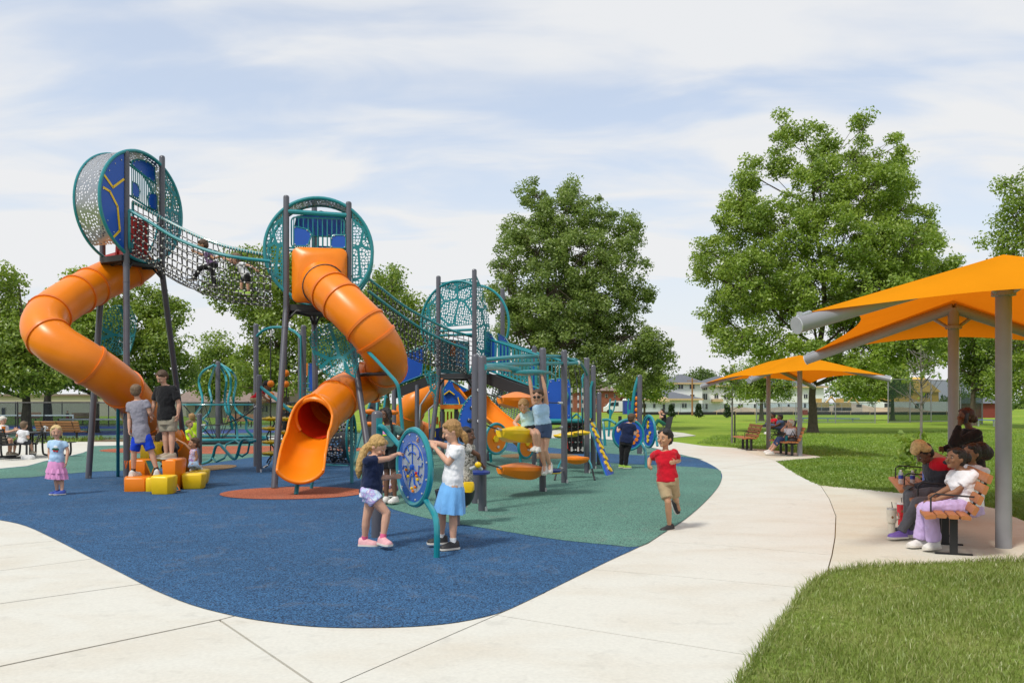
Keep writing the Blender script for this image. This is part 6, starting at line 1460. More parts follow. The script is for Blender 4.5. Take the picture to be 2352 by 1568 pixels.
def digger(label, x, d, s):
    c = V3((x - CX) / FPX * d, d, .5); r = thing('excavator', label, 'excavator', c, 'diggers on the dirt')
    b = MB(); b.box(c + V3(0, 0, .3) * s, (2.6 * s, 1.4, .6 * s)); part(b, 'track', M['black'], r); b = MB(); b.box(c + V3(.2, 0, 1.1) * s, (2.0 * s, 1.6, .9 * s)); b.box(c + V3(-.5, 0, 1.8) * s, (.9 * s, 1.2, .9 * s)); part(b, 'cab', M['cat'], r, smooth=False)
    b = MB(); b.tube([c + V3(.8, 0, 1.3) * s, c + V3(2.0, 0, 2.6) * s, c + V3(3.0, 0, 1.2) * s], .17 * s, 6); part(b, 'arm', M['cat'], r); b = MB(); b.box(c + V3(3.0, 0, .9) * s, (.6 * s, .7, .5 * s)); part(b, 'bucket', M['black'], r)
digger('tan digger right of the big trunk beyond the fence', 1935, 124, .8); digger('tan loader behind the big trunk in front of the white wall', 1885, 126, .8)
c = V3((1846 - CX) / FPX * 116, 116, 0); b = MB(); b.box(c + Z * .35, (1.1, .05, .7)); o = b.build('barrier', M['redshed']); tag(o, 'red site barrier beside the big tree trunk', 'barrier'); rehome(o, c)
# galvanised fences and backstop on the right, long player bench
fence('galvanised ball field fence crossing behind the far canopy', [V3((1737 - CX) / FPX * 69, 69, 0), V3((2010 - CX) / FPX * 69, 69, 0)], 1.66, 3.1, 'greypole', 'linkgrey', .04)
fence('tall ball field backstop with a dark green screen at the right', [V3((2040 - CX) / FPX * 70, 70, 0), V3((2185 - CX) / FPX * 74, 74, 0), V3((2256 - CX) / FPX * 66, 66, 0)], 3.6, 3.0, 'greypole', 'screen', .05, 'backstop')
pb_ = thing('player_bench', 'long thin blue bench on the grass by the ball field fence', 'bench', V3((1900 - CX) / FPX * 75, 75, 0))
p, q = P(1830, 960, 75), P(1973, 961, 75); b = MB(); b.bar(p, q, .3, .06); part(b, 'seat', M['blue'], pb_)
for f in (.1, .5, .9): e = p + (q - p) * f; b = MB(); b.bar(V3(e[0], e[1], 0), e, .08, .08, up=(0, 1, 0)); part(b, 'leg', M['steel'], pb_)
pb2 = thing('player_bench', 'short pale bench on the far grass right of the near post', 'bench', V3((2245 - CX) / FPX * 60, 60, 0)); p, q = P(2240, 963, 60), P(2290, 965, 60)
b = MB(); b.bar(p, q, .3, .06); part(b, 'seat', M['lav'], pb2)
for f in (.15, .85): e = p + (q - p) * f; b = MB(); b.bar(V3(e[0], e[1], 0), e, .08, .08, up=(0, 1, 0)); part(b, 'leg', M['steel'], pb2)
# saplings
def sapling(label, x, d, ytop, leaves, spread, leafpx, seed, stake=True):
    base = V3((x - CX) / FPX * d, d, 0); root = thing('sapling', label, 'young tree', base, 'staked saplings'); rng = np.random.default_rng(seed); top = P(x, ytop, d)
    b = MB(); b.tube([base, base + (top - base) * .5 + V3(.02, 0, 0), top], [.045, .035, .01], 8); tips = []
    for k in range(26):
        f = rng.uniform(.42, .95); a = rng.uniform(0, 6.28); st0 = base + (top - base) * f; L_ = spread * (1.25 - f) * rng.uniform(.6, 1.2); e = st0 + V3(math.cos(a) * L_, math.sin(a) * L_, L_ * rng.uniform(.5, 1.2)); m_ = (st0 + e) / 2 - Z * .04
        b.tube([st0, m_, e], [.014, .01, .004], 5); tips += [m_, e]
        for j in range(2): e2 = m_ + (e - m_) * .6 + rng.normal(0, .2, 3); b.tube([m_, e2], [.007, .003], 4); tips.append(e2)
    part(b, 'trunk', M['barkgrey'], root)
    tips = np.array(tips); k = int(len(tips) * leaves)
    if k: v, q = leaf_cloud(tips[rng.choice(len(tips), k, False)], np.full(k, .16), 9, leafpx, rng); o = fast_mesh('crown', v - base, q, [LEAF['locust']]); o.parent = root
    if stake: b = MB(); p = base + V3(.12, 0, 0); b.bar(p, p + Z * 1.3, .05, .05, up=(0, 1, 0)); b.tube([p + Z * 1.2, base + Z * 1.2], .012, 5); part(b, 'stake', M['black'], root)
sapling('staked sapling with thin pale leaves on the lawn before the white building', 1681, 35, 838, .9, .9, .12, 3)
sapling('bare twiggy sapling with a few leaves behind the people on the near bench', 2115, 24.5, 790, .12, 1.0, .13, 5, False)
c_ = []; rng = np.random.default_rng(9); bs = V3((2100 - CX) / FPX * 19, 19, 0); root = thing('bush', 'light green leafy shoot behind the blond head on the bench', 'bush', bs)
for k in range(46): c_.append(bs + V3(rng.normal(0, .2), rng.normal(0, .2), rng.uniform(.15, .95)))
b = MB()
for k in range(6): b.tube([bs, V3(*c_[k])], [.012, .005], 5)
part(b, 'stem', M['barkgrey'], root); v, q = leaf_cloud(np.array(c_), np.full(46, .16), 8, .13, rng); o = fast_mesh('foliage', v - bs, q, [LEAF['locust']]); o.parent = root
def camp_chair(label, x, d, face, m):
    c = V3((x - CX) / FPX * d, d, 0); r = thing('camp_chair', label, 'folding chair', c, 'folding chairs on the grass'); f = V3(math.sin(face), -math.cos(face), 0); s = V3(-f[1], f[0], 0)
    b = MB(); b.plate([c + f * .22 + s * .25 + Z * .42, c + f * .22 - s * .25 + Z * .42, c - f * .22 - s * .25 + Z * .36, c - f * .22 + s * .25 + Z * .36], Z * .02); part(b, 'seat', M[m], r)
    b = MB(); b.plate([c - f * .22 + s * .26 + Z * .36, c - f * .22 - s * .26 + Z * .36, c - f * .38 - s * .26 + Z * .98, c - f * .38 + s * .26 + Z * .98], -f * .02); part(b, 'backrest', M[m], r)
    for k in (-1, 1):
        for g in (-1, 1): b = MB(); b.tube([c + f * .24 * g + s * .27 * k, c - f * .24 * g + s * .27 * k + Z * .6], .012, 6); part(b, 'leg', M['black'], r)
camp_chair('black folding chair with the person in red under the far canopy', 1783, 33.5, -1.2, 'black'); camp_chair('black folding chair nearest the left post of the far canopy', 1800, 32.0, -1.2, 'black'); camp_chair('black folding chair out on the grass under the person in green trousers', 1524, 42, -1.2, 'black')
# ------------------------------------------------------------------ people
def skin_mat(n, c): return mat(n, c, .55, var=.06, scale=14, spec=.35, sss=.12)
SK = {'fair': skin_mat('fair_skin', (.60, .34, .235)), 'tan': skin_mat('tan_skin', (.47, .255, .15)), 'brown': skin_mat('brown_skin', (.26, .13, .072)), 'dark': skin_mat('dark_skin', (.145, .07, .042))}
def hair_mat(n, c, curly=False):
    m = mat(n, c, .55, var=.35, scale=40 if curly else 18, bump=1.0 if curly else 0, bscale=70 if curly else 45, spec=.4)
    if not curly:      # strands: streaks of lighter and darker hair running down the head
        nt = m.node_tree; N, L = nt.nodes, nt.links; b_ = N["Principled BSDF"]; tc = N.new("ShaderNodeTexCoord"); mp = N.new("ShaderNodeMapping"); mp.inputs["Scale"].default_value = (150, 150, 14); L.new(tc.outputs["Object"], mp.inputs[0])
        nz = N.new("ShaderNodeTexNoise"); nz.inputs["Scale"].default_value = 1; nz.inputs["Detail"].default_value = 4; nz.inputs["Distortion"].default_value = .8; L.new(mp.outputs[0], nz.inputs["Vector"])
        mr = N.new("ShaderNodeMapRange"); mr.inputs["From Min"].default_value = .3; mr.inputs["From Max"].default_value = .7; mr.inputs["To Min"].default_value = .5; mr.inputs["To Max"].default_value = 1.35; L.new(nz.outputs[0], mr.inputs[0])
        sc = N.new("ShaderNodeVectorMath"); sc.operation = 'SCALE'; sc.inputs[0].default_value = c; L.new(mr.outputs[0], sc.inputs["Scale"]); L.new(sc.outputs[0], b_.inputs["Base Color"])
        bp = N.new("ShaderNodeBump"); bp.inputs["Strength"].default_value = .8; bp.inputs["Distance"].default_value = .01; L.new(nz.outputs[0], bp.inputs["Height"]); L.new(bp.outputs[0], b_.inputs["Normal"])
    return m
HR = {'blond': hair_mat('blond_hair', (.50, .31, .11)), 'honey': hair_mat('honey_hair', (.38, .21, .075)), 'pale': hair_mat('pale_blond_hair', (.66, .48, .22)), 'brown': hair_mat('brown_hair', (.09, .052, .03)), 'lightbrown': hair_mat('light_brown_hair', (.19, .125, .075)),
      'black': hair_mat('black_hair', (.014, .011, .010)), 'curl': hair_mat('black_curls', (.02, .013, .011), True), 'white': hair_mat('white_hair', (.72, .68, .60)), 'bleach': hair_mat('bleached_curls', (.60, .40, .17), True), 'auburn': hair_mat('dark_auburn_hair', (.05, .012, .012))}
def tiedye(n, cols, scale=7):
    m = cloth(n, cols[0]); nt = m.node_tree; N, L = nt.nodes, nt.links; b_ = N["Principled BSDF"]; tc = N.new("ShaderNodeTexCoord"); nz = N.new("ShaderNodeTexNoise"); nz.inputs["Scale"].default_value = scale; nz.inputs["Detail"].default_value = 3; nz.inputs["Distortion"].default_value = 1.5; L.new(tc.outputs["Object"], nz.inputs["Vector"])
    cr = N.new("ShaderNodeValToRGB"); e = cr.color_ramp.elements; ps = np.linspace(.36, .64, len(cols)); e[0].position = ps[0]; e[0].color = (*cols[0], 1); e[1].position = ps[-1]; e[1].color = (*cols[-1], 1)
    for p, c in zip(ps[1:-1], cols[1:-1]): q = e.new(p); q.color = (*c, 1)
    L.new(nz.outputs[0], cr.inputs[0]); L.new(cr.outputs[0], b_.inputs["Base Color"]); return m
CL = {k: cloth(k + '_cloth', c) for k, c in dict(navy=(.012, .02, .06), white=(.74, .74, .77), skyblue=(.17, .42, .78), grey=(.27, .26, .31), royal=(.008, .05, .52), black=(.014, .014, .016), khaki=(.38, .29, .17), stone=(.33, .29, .22), red=(.52, .008, .022), lightblue=(.42, .60, .80), pink=(.70, .30, .55),
      denim=(.06, .09, .17), aqua=(.42, .62, .66), charcoal=(.045, .045, .055), neon=(.62, .85, .03), lilac=(.50, .38, .64), greypant=(.13, .13, .145), hoodie=(.014, .011, .012), green=(.015, .11, .065), teal=(.07, .15, .14), jean=(.05, .085, .2), purple=(.16, .1, .2), paleyellow=(.6, .55, .35)).items()}
CL['tie'] = tiedye('tie_dye_cloth', [(.75, .75, .8), (.5, .65, .82), (.45, .3, .65), (.78, .76, .82)]); CL['tie2'] = tiedye('bright_tie_dye', [(.6, .15, .35), (.2, .25, .6), (.7, .65, .75), (.55, .12, .12)], 12); CL['camo'] = tiedye('camo_cloth', [(.03, .03, .03), (.3, .28, .24), (.6, .58, .54), (.08, .075, .06)], 16)
SH = {k: mat(k + '_shoe', c, .6, var=.15, scale=20) for k, c in dict(pink=(.72, .38, .40), black=(.02, .02, .022), white=(.68, .66, .62), blue=(.03, .07, .35), purple=(.22, .13, .48), tan=(.36, .29, .21), grey=(.4, .4, .4), lime=(.3, .5, .05)).items()}
M['sole'] = mat('pale_shoe_sole', (.66, .62, .55), .7); M['lip'] = mat('lip', (.42, .16, .13), .5); M['lipdark'] = mat('dark_lip', (.12, .04, .035), .5); M['eyewhite'] = mat('eye_white', (.42, .40, .39), .35); M['iris'] = mat('dark_iris', (.02, .014, .01), .15)
FOLD = bpy.data.textures.new("cloth_folds", 'CLOUDS'); FOLD.noise_scale = .085; FOLD.noise_depth = 2
LOCK = bpy.data.textures.new("hair_locks", 'CLOUDS'); LOCK.noise_scale = .03; LOCK.noise_depth = 1
def remesh(o, vox, sm=3):
    nm = o.name.split('.')[0]
    m = o.modifiers.new("remesh", 'REMESH'); m.mode = 'VOXEL'; m.voxel_size = vox; m.use_smooth_shade = True
    s = o.modifiers.new("smooth", 'SMOOTH'); s.iterations = sm; s.factor = .5
    if vox < .012 * 1.2 and nm in ('shirt', 'trousers', 'shorts', 'hair'):
        d_ = o.modifiers.new("relief", 'DISPLACE'); d_.texture = LOCK if nm == 'hair' else FOLD; d_.texture_coords = 'LOCAL'; d_.mid_level = .5 if nm == 'hair' else .36; d_.strength = .014 if nm == 'hair' else .018 if nm == 'shorts' else .028
    return o
TORSO = [(-.13, .060, .052), (-.06, .082, .062), (.04, .092, .069), (.16, .090, .066), (.36, .079, .058), (.58, .089, .065), (.76, .096, .062), (.88, .090, .052), (.96, .06, .042), (1.0, .034, .034)]
def person(label, d, h, face, J, skin='fair', hair='brown', look=None, pitch=0, fat=1.0, shirt='white', sleeve=.5, pants=('shorts', 'black'), shoe='white', sock=None, vox=.010, tail=None, curl=.55, hem=-.08, foot=(None, None), puffs=(), group=None, prints=(), glasses=False, loc=None, fpitch=(0, 0), hairlen=0, loose=1.0):
    def Q(p, base=0.0): return P(p[0], p[1], d + (p[2] if len(p) > 2 else base))
    hh = .19 + .026 * h; a = math.radians(face); f = V3(math.sin(a), -math.cos(a), 0); s = V3(math.cos(a), math.sin(a), 0)
    N_, P_ = Q(J['N']), Q(J['P']); ax = nrm(N_ - P_); fp = nrm(f - ax * np.dot(f, ax)); sp = np.cross(fp, ax); sp = sp if np.dot(sp, s) > 0 else -sp
    Hc = Q(J['H']) if 'H' in J else N_ + ax * hh * .62
    TL = np.linalg.norm(N_ - P_)
    root = thing('person', label, 'person', V3(P_[0], P_[1], min(Q(J['l1'][1])[2], Q(J['l2'][1])[2]) - .045 * h) if loc is None else loc, group)
    sh = [Q(J['s1']) if 's1' in J else N_ - ax * .05 * h - sp * .098 * h, Q(J['s2']) if 's2' in J else N_ - ax * .05 * h + sp * .098 * h]
    hp = [P_ - sp * .052 * h * fat - ax * .01, P_ + sp * .052 * h * fat - ax * .01]
    dd = lambda pt: pt[1] - d
    arms = [[Q(q, dd(sh[i])) for q in J['a%d' % (i + 1)]] for i in (0, 1)]; legs = [[Q(q, dd(hp[i])) for q in J['l%d' % (i + 1)]] for i in (0, 1)]
    # keep limbs to human lengths
    def fix(o, q, l, slack=.25):
        v = q - o; n = np.linalg.norm(v); return o + v / n * min(max(n, l * (1 - slack)), l * (1 + slack * .6)) if n > 1e-6 else q
    for i in (0, 1):
        e, w = arms[i]; e2 = fix(sh[i], e, .175 * h, .3); w = w; arms[i] = [e2, fix(e2, w, .15 * h, .35)]
    def torso(b, infl=0.0, t0=-.2, t1=2, cloth=False):
        rings = []; k = 20; an = np.arange(k) * 2 * math.pi / k
        T = [r for r in TORSO if t0 <= r[0] <= t1]
        if cloth and T[0][0] > t0 > -.5: T = [(t0, T[0][1], T[0][2])] + T
        for t, w, dp in T:
            if cloth and t < .3: w, dp = max(w, .094), max(dp, .069)
            c = P_ + ax * TL * t + fp * (.012 * h * math.sin(max(0, t) * 3.0) * (1 if t < .6 else .3)) * (fat - .6)
            ww = w * h * (fat if t < .7 else 1 + (fat - 1) * .5) + infl; d2 = dp * h * (fat * 1.05 if t < .7 else 1 + (fat - 1) * .5) + infl
            rings.append(c + np.cos(an)[:, None] * sp * ww + np.sin(an)[:, None] * fp * d2)
        b.loft(rings)
    armr, legr = fat ** .5, fat ** .6
    # body: one closed surface
    b = MB(); torso(b)
    b.rcone(N_ - ax * .05 * h, Hc - ax * hh * .1, .031 * h * fat ** .3, .027 * h)
    la = math.radians(look if look is not None else face); pt = math.radians(pitch); hf0 = V3(math.sin(la), -math.cos(la), 0); hs = V3(math.cos(la), math.sin(la), 0)
    hf = hf0 * math.cos(pt) - Z * math.sin(pt); hu = Z * math.cos(pt) + hf0 * math.sin(pt); R = np.array([hs, hf, hu])
    hd = lambda x, y, z: Hc + (hs * x + hf * y + hu * z) * hh
    b.ball(hd(0, -.02, .06), np.array([.375, .45, .44]) * hh, 20, R); b.ball(hd(0, .10, -.20), np.array([.29, .31, .29]) * hh, 16, R)
    b.ball(hd(0, .30, -.40), np.array([.13, .10, .10]) * hh, 10, R)
    b.rcone(hd(0, .42, .02), hd(0, .50, -.13), .035 * hh, .062 * hh, 8)
    for k in (-1, 1): b.ball(hd(.375 * k, -.02, -.06), np.array([.042, .08, .115]) * hh, 10, R); b.ball(hd(.17 * k, .33, -.14), np.array([.12, .10, .1]) * hh, 8, R)
    fr = max(.0062 * h / 1.3 * 1.25, vox * .75)
    for i in (0, 1):
        e, w = arms[i]; b.rcone(sh[i], e, .031 * h * armr, .0235 * h * armr); b.rcone(e, e * .65 + w * .35, .0235 * h * armr, .0245 * h * armr); b.rcone(e * .65 + w * .35, w, .0245 * h * armr, .0165 * h)
        k, an = legs[i]; b.rcone(hp[i], hp[i] * .5 + k * .5, .056 * h * legr, .047 * h * legr); b.rcone(hp[i] * .5 + k * .5, k, .047 * h * legr, .033 * h * legr); b.rcone(k, k * .65 + an * .35, .033 * h * legr, .034 * h * legr); b.rcone(k * .65 + an * .35, an, .034 * h * legr, .021 * h)
        # hand: palm, four fingers, thumb
        dr = nrm(w - e); side = sp if i else -sp; pn = nrm(-side - dr * np.dot(-side, dr) + fp * .2); ac = np.cross(dr, pn); hl = .052 * h
        pc_ = w + dr * hl * .62; b.ball(pc_, (hl * .62, hl * .44, hl * .22), 12, np.array([dr, ac, pn]))
        for j, (o_, ln) in enumerate(((-.36, .80), (-.12, .95), (.12, .90), (.36, .72))):
            p0 = w + dr * hl * 1.02 + ac * o_ * hl; d1 = nrm(dr + pn * curl); d2 = nrm(dr * (1 - curl) + pn * curl * 1.7); p1 = p0 + d1 * hl * ln * .5; p2 = p1 + d2 * hl * ln * .5
            b.rcone(p0 - dr * hl * .3, p1, fr * 1.1, fr, 6); b.rcone(p1, p2, fr, fr * .85, 6)
        tb = w + dr * hl * .3 - ac * hl * .35; td_ = nrm(dr * .7 - ac * .7 + pn * .4); b.rcone(tb, tb + td_ * hl * .45, fr * 1.35, fr * 1.1, 6); b.rcone(tb + td_ * hl * .45, tb + td_ * hl * .45 + nrm(td_ + dr * .5 + pn * .3) * hl * .35, fr * 1.1, fr * .9, 6)
        t_ = foot_dir(f, foot[i], fpitch[i]); b.rcone(an - Z * .015 * h, an - Z * .03 * h + t_ * .05 * h, .021 * h, .018 * h)
    o = part(b, 'body', SK[skin], root); remesh(o, vox); 
    # face
    for k in (-1, 1):
        e = MB(); e.ball(hd(.155 * k, .395, .015), np.array([.058, .028, .026]) * hh, 10, R); oe = part(e, 'eye', M['eyewhite'], root)
        e = MB(); e.ball(hd(.155 * k, .42, .012), np.array([.036, .016, .027]) * hh, 8, R); e.build('iris', M['iris'], oe)
        e = MB(); e.tube([hd(.09 * k, .42, .105), hd(.16 * k, .41, .125), hd(.235 * k, .37, .10)], .014 * hh, 5); part(e, 'eyebrow', HR[hair] if hair not in ('white', 'bleach', 'pale') else HR['lightbrown'], root)
    e = MB(); e.ball(hd(0, .392, -.245), np.array([.105, .035, .026]) * hh, 10, R); part(e, 'mouth', M['lipdark' if skin in ('brown', 'dark') else 'lip'], root)
    if glasses:
        e = MB(); 
        for k in (-1, 1): e.ball(hd(.165 * k, .43, .01), np.array([.13, .03, .095]) * hh, 12, R); e.tube([hd(.28 * k, .40, .03), hd(.40 * k, .0, .02)], .018 * hh, 5)
        e.bar(hd(-.05, .45, .03), hd(.05, .45, .03), .02 * hh, .02 * hh); part(e, 'sunglasses', M['black'], root)
    # hair
    b = MB(); b.ball(hd(0, -.095, .135), np.array([.425, .455, .43]) * hh, 20, R); b.ball(hd(0, -.20, -.06), np.array([.385, .33, .36]) * hh, 16, R)
    for k in (-1, 1): b.ball(hd(.17 * k, .16, .33), np.array([.21, .2, .13]) * hh, 10, R)
    if hairlen: b.rcone(hd(0, -.28, -.1), hd(0, -.30, -.1 - hairlen), .30 * hh, .24 * hh); [b.rcone(hd(.33 * k, -.1, 0), hd(.33 * k, -.12, -hairlen), .13 * hh, .11 * hh) for k in (-1, 1)]
    if tail:
        q = [Q(t) for t in tail[0]]; q = spline(q, 3); rr = np.interp(np.linspace(0, 1, len(q)), np.linspace(0, 1, len(tail[1])), tail[1])
        for i in range(len(q) - 1): b.rcone(q[i], q[i + 1], rr[i], rr[i + 1])
    for x, y, z, r in puffs: b.ball(hd(x, y, z), np.array([r, r, r]) * hh, 14)
    o = part(b, 'hair', HR[hair], root); remesh(o, max(vox, .008), 2)
    # clothes
    if shirt:
        hem = -.06 if pants[0] == 'skirt' and hem > -.1 else hem
        b = MB(); torso(b, .013 * loose, hem, .97, True)
        if sleeve > 0:
            for i in (0, 1):
                e, w = arms[i]; q = sh[i] + (e - sh[i]) * min(1, sleeve); r1 = (.0385 if sleeve < .8 else .032) * h * armr * loose ** .15; r0 = .0362 * h * armr; m_ = sh[i] * .65 + q * .35; b.rcone(sh[i], m_, r0, (r0 + r1) / 2); b.tube([sh[i] * .9 + q * .1, m_, q], [r0 * .9, (r0 + r1) / 2, r1], 12)
                if sleeve > 1: b.rcone(e, e + (w - e) * min(.95, sleeve - 1), .033 * h * armr * loose ** .5, .025 * h * armr)
        o = part(b, 'shirt', CL[shirt], root); remesh(o, vox * 1.1, 3)
    kind, pc_ = pants[:2]
    if kind == 'skirt':
        k = 40; an = np.arange(k) * 2 * math.pi / k; rings = []; hipm = (legs[0][0] + legs[1][0]) / 2; dn = nrm(nrm(hipm - P_) * .5 - ax * .5)
        Ls = np.linalg.norm(hipm - P_) * .92
        for t, g, rp in ((-.34, .088, 0), (-.2, .093, 0), (0, .098, .001), (.13, .113, .003), (.35, .122, .006), (.62, .131, .012), (.8, .138, .016), (1.0, .144, .020)):
            c = P_ + dn * Ls * t - ax * .0; rr = g * h * fat + rp * np.cos(an * 9 + t)
            rings.append(c + (np.cos(an) * rr)[:, None] * sp + (np.sin(an) * rr * .85)[:, None] * fp)
        b = MB(); b.loft(rings, cap0=False, cap1=False); b.loft([r + (P_ - r) * .03 for r in rings][::-1], cap0=False, cap1=False)
        if len(pants) > 2:
            for z in (.42, .78): b.loft([P_ + dn * Ls * (z + q) + (np.cos(an) * (g * h + .012 * np.cos(an * 11)))[:, None] * sp + (np.sin(an) * (g * h * .87 + .012 * np.cos(an * 11)))[:, None] * fp for q, g in ((0, .112 + .02 * z), (.12, .125 + .022 * z), (.3, .135 + .022 * z))], cap0=False, cap1=False)
        part(b, 'skirt', CL[pc_], root)
    else:
        b = MB(); torso(b, .010, -.2, .2, True)
        for i in (0, 1):
            k, an = legs[i]
            if kind == 'short': b.rcone(hp[i], hp[i] + (k - hp[i]) * .2, .0625 * h * legr, .064 * h * legr); b.tube([hp[i], hp[i] + (k - hp[i]) * .2, hp[i] + (k - hp[i]) * .47], [.06 * h * legr, .064 * h * legr, .066 * h * legr], 14)
            elif kind == 'shorts': b.rcone(hp[i], hp[i] + (k - hp[i]) * .2, .0625 * h * legr, .063 * h * legr); b.tube([hp[i], hp[i] + (k - hp[i]) * .2, hp[i] + (k - hp[i]) * .55, hp[i] + (k - hp[i]) * .84], [.06 * h * legr, .063 * h * legr, .0585 * h * legr, .0575 * h * legr], 14)
            else:
                lw = 1.25 if kind == 'wide' else 1.0
                b.rcone(hp[i], k, .062 * h * legr, .044 * h * legr * lw ** .5); b.tube([k, k + (an - k) * .5 * (1 if kind != 'crop' else .5), k + (an - k) * (1.0 if kind != 'crop' else .5)], [.044 * h * legr * lw ** .5, .039 * h * lw, .035 * h * lw ** 1.6], 14)
        o = part(b, 'trousers' if kind in ('long', 'wide', 'crop') else 'shorts', CL[pc_], root); remesh(o, vox * 1.1, 3)
    # shoes
    for i in (0, 1):
        k, an = legs[i]; t_ = foot_dir(f, foot[i], fpitch[i]); sd = nrm(np.cross(t_, Z)); up = np.cross(sd, t_); L_ = .162 * h; base = an - up * .046 * h
        if sock: b = MB(); b.tube([an + (k - an) * .14, an + (k - an) * .05, an - up * .012 * h], [.026 * h, .0255 * h, .026 * h], 12); part(b, 'sock', M[sock] if sock in M else SH[sock], root)
        rings = []
        for x, w, z in ((-.30, .5, .30), (-.27, .78, .36), (-.12, .92, .42), (.05, .95, .40), (.22, .98, .30), (.42, 1.05, .235), (.58, .95, .2), (.66, .7, .15), (.69, .35, .09)):
            c = base + t_ * L_ * x; ww = .036 * h * w; zz = z * L_ * .9; a_ = np.linspace(0, math.pi, 9)
            rings.append(np.concatenate([c + np.cos(a_)[:, None] * sd * ww + np.sin(a_)[:, None] * up * zz, [c - sd * ww * .9, c + sd * ww * .9]]))
        b = MB(); b.loft(rings); os_ = part(b, 'shoe', SH[shoe], root, angle=70)
        b = MB(); q = [(-.31, .6), (-.28, .88), (-.1, 1.0), (.2, 1.05), (.42, 1.14), (.6, 1.0), (.7, .6)]; pl = [base + t_ * L_ * x + sd * .036 * h * w for x, w in q] + [base + t_ * L_ * x - sd * .036 * h * w for x, w in q[::-1]]
        b.plate(np.array(pl) - up * .012 * h, up * .014 * h); b.build('sole', M['sole'], os_)
    for x, z, rx, rz, m in prints:
        c = P_ + ax * TL * z + sp * x * h; dpt = .066 * h * fat + .021; q = c + fp * dpt * math.sqrt(max(.1, 1 - (x / .1) ** 2)) * 1.02; b = MB(); b.ball(q, (rx * h, .006, rz * h), 12, np.array([sp, fp, ax])); part(b, 'shirt_print', M[m] if m in M else CL[m], root)
    return root
def foot_dir(f, yaw, pitch=0):
    if yaw is None: t = f
    else: a = math.radians(yaw); t = V3(math.sin(a), -math.cos(a), 0)
    p = math.radians(pitch); return nrm(t * math.cos(p) - Z * math.sin(p))
gk = 'children and adults in the playground'
FN, MD, FA = .0075, .011, .016
z5 = lambda X, Y, *r: (X * .26363 + 790.1, Y * .26363 + 900.4, *r)
person('girl in navy shirt with long blond ponytail leaning on the maze panel', 9.55, 1.40, 72, dict(H=z5(292, 470, .04), N=z5(258, 545), P=z5(232, 850), a1=[z5(385, 578, .02), z5(445, 548, .12)], a2=[z5(322, 748, .1), z5(412, 738, .22)],
   l1=[z5(372, 1052, -.08), z5(340, 1262, -.12)], l2=[z5(196, 1095, .05), z5(180, 1275, .08)]), hair='blond', look=75, pitch=32, shirt='navy', sleeve=.42, hem=-.10, pants=('short', 'tie'), shoe='pink', sock='pinkp', vox=FN, tail=([z5(222, 455, .05), z5(180, 500, .0), z5(150, 590, -.03), z5(132, 680, -.04), z5(128, 745, -.03)], [.035, .045, .05, .045, .015]), foot=(38, 80))
person('girl in white shirt and light blue skirt gripping the maze ring', 9.45, 1.42, -78, dict(H=z5(938, 335), N=z5(982, 445), P=z5(945, 800), a2=[z5(925, 598, -.12), z5(800, 492, -.02)], a1=[z5(840, 455, .10), z5(772, 440, .12)],
   l1=[z5(856, 1065, .08), z5(848, 1255, .12)], l2=[z5(952, 1065, -.06), z5(950, 1300, -.08)]), hair='honey', look=-78, pitch=22, shirt='white', sleeve=.5, pants=('skirt', 'skyblue'), shoe='black', sock='white', vox=FN, tail=([z5(1015, 345), z5(1045, 370), z5(1058, 410), z5(1066, 450)], [.03, .042, .038, .012]), foot=(-75, -58))
zr = lambda X, Y, *r: (X * .17584 + 1451.6, Y * .17584 + 964.7, *r)
person('running boy in a red shirt and khaki shorts', 10.85, 1.27, -28, dict(H=zr(432, 235), N=zr(435, 385), P=zr(462, 765), s1=zr(342, 428), s2=zr(550, 425), a1=[zr(232, 510, .16), zr(222, 590, -.06)], a2=[zr(614, 525, .10), zr(550, 548, -.16)],
   l1=[zr(470, 1065, -.10), zr(488, 1365, .0)], l2=[zr(560, 1010, .16), zr(592, 1072, .46)]), skin='tan', hair='black', look=-48, shirt='red', sleeve=.62, pants=('shorts', 'khaki'), shoe='black', vox=FN, curl=.95, foot=(-62, 40), fpitch=(4, 62), loose=1.2, fat=1.0)
z3 = lambda X, Y, *r: (X * .29297, Y * .29297 + 753.4, *r)
person('little blond girl in a pale blue shirt and pink ruffled skirt', 15.0, 1.18, 12, dict(H=z3(441, 812), N=z3(455, 872), P=z3(442, 1040), a1=[z3(385, 975), z3(398, 1068, -.06)], a2=[z3(532, 962), z3(520, 1050, -.04)], l1=[z3(440, 1178, -.02), z3(447, 1270)], l2=[z3(482, 1180), z3(486, 1272, -.05)]),
   hair='pale', look=28, pitch=8, shirt='lightblue', sleeve=.5, pants=('skirt', 'pink', 1), shoe='blue', vox=MD, foot=(-30, -50), hairlen=.28, prints=((-.015, .5, .022, .02, 'redp'), (.02, .49, .02, .02, 'redp'), (0, .56, .05, .022, 'green'), (0, .66, .03, .022, 'white')))
z4 = lambda X, Y, *r: (X * .21101 + 257.25, Y * .21101 + 826.9, *r)
person('boy in grey shirt and blue shorts seen from behind astride the blocks', 15.75, 1.62, 180, dict(H=z4(262, 335), N=z4(278, 425), P=z4(322, 835), a2=[z4(190, 640), z4(188, 750, -.05)], a1=[z4(408, 570), z4(424, 612, .1)], l2=[z4(240, 1010), z4(232, 1205, .05)], l1=[z4(428, 1000), z4(488, 1195, .0)]),
   hair='lightbrown', look=190, shirt='grey', sleeve=.5, pants=('shorts', 'royal'), shoe='white', sock='black', vox=MD, hem=-.16, foot=(200, 165), loose=1.2, fat=.92)
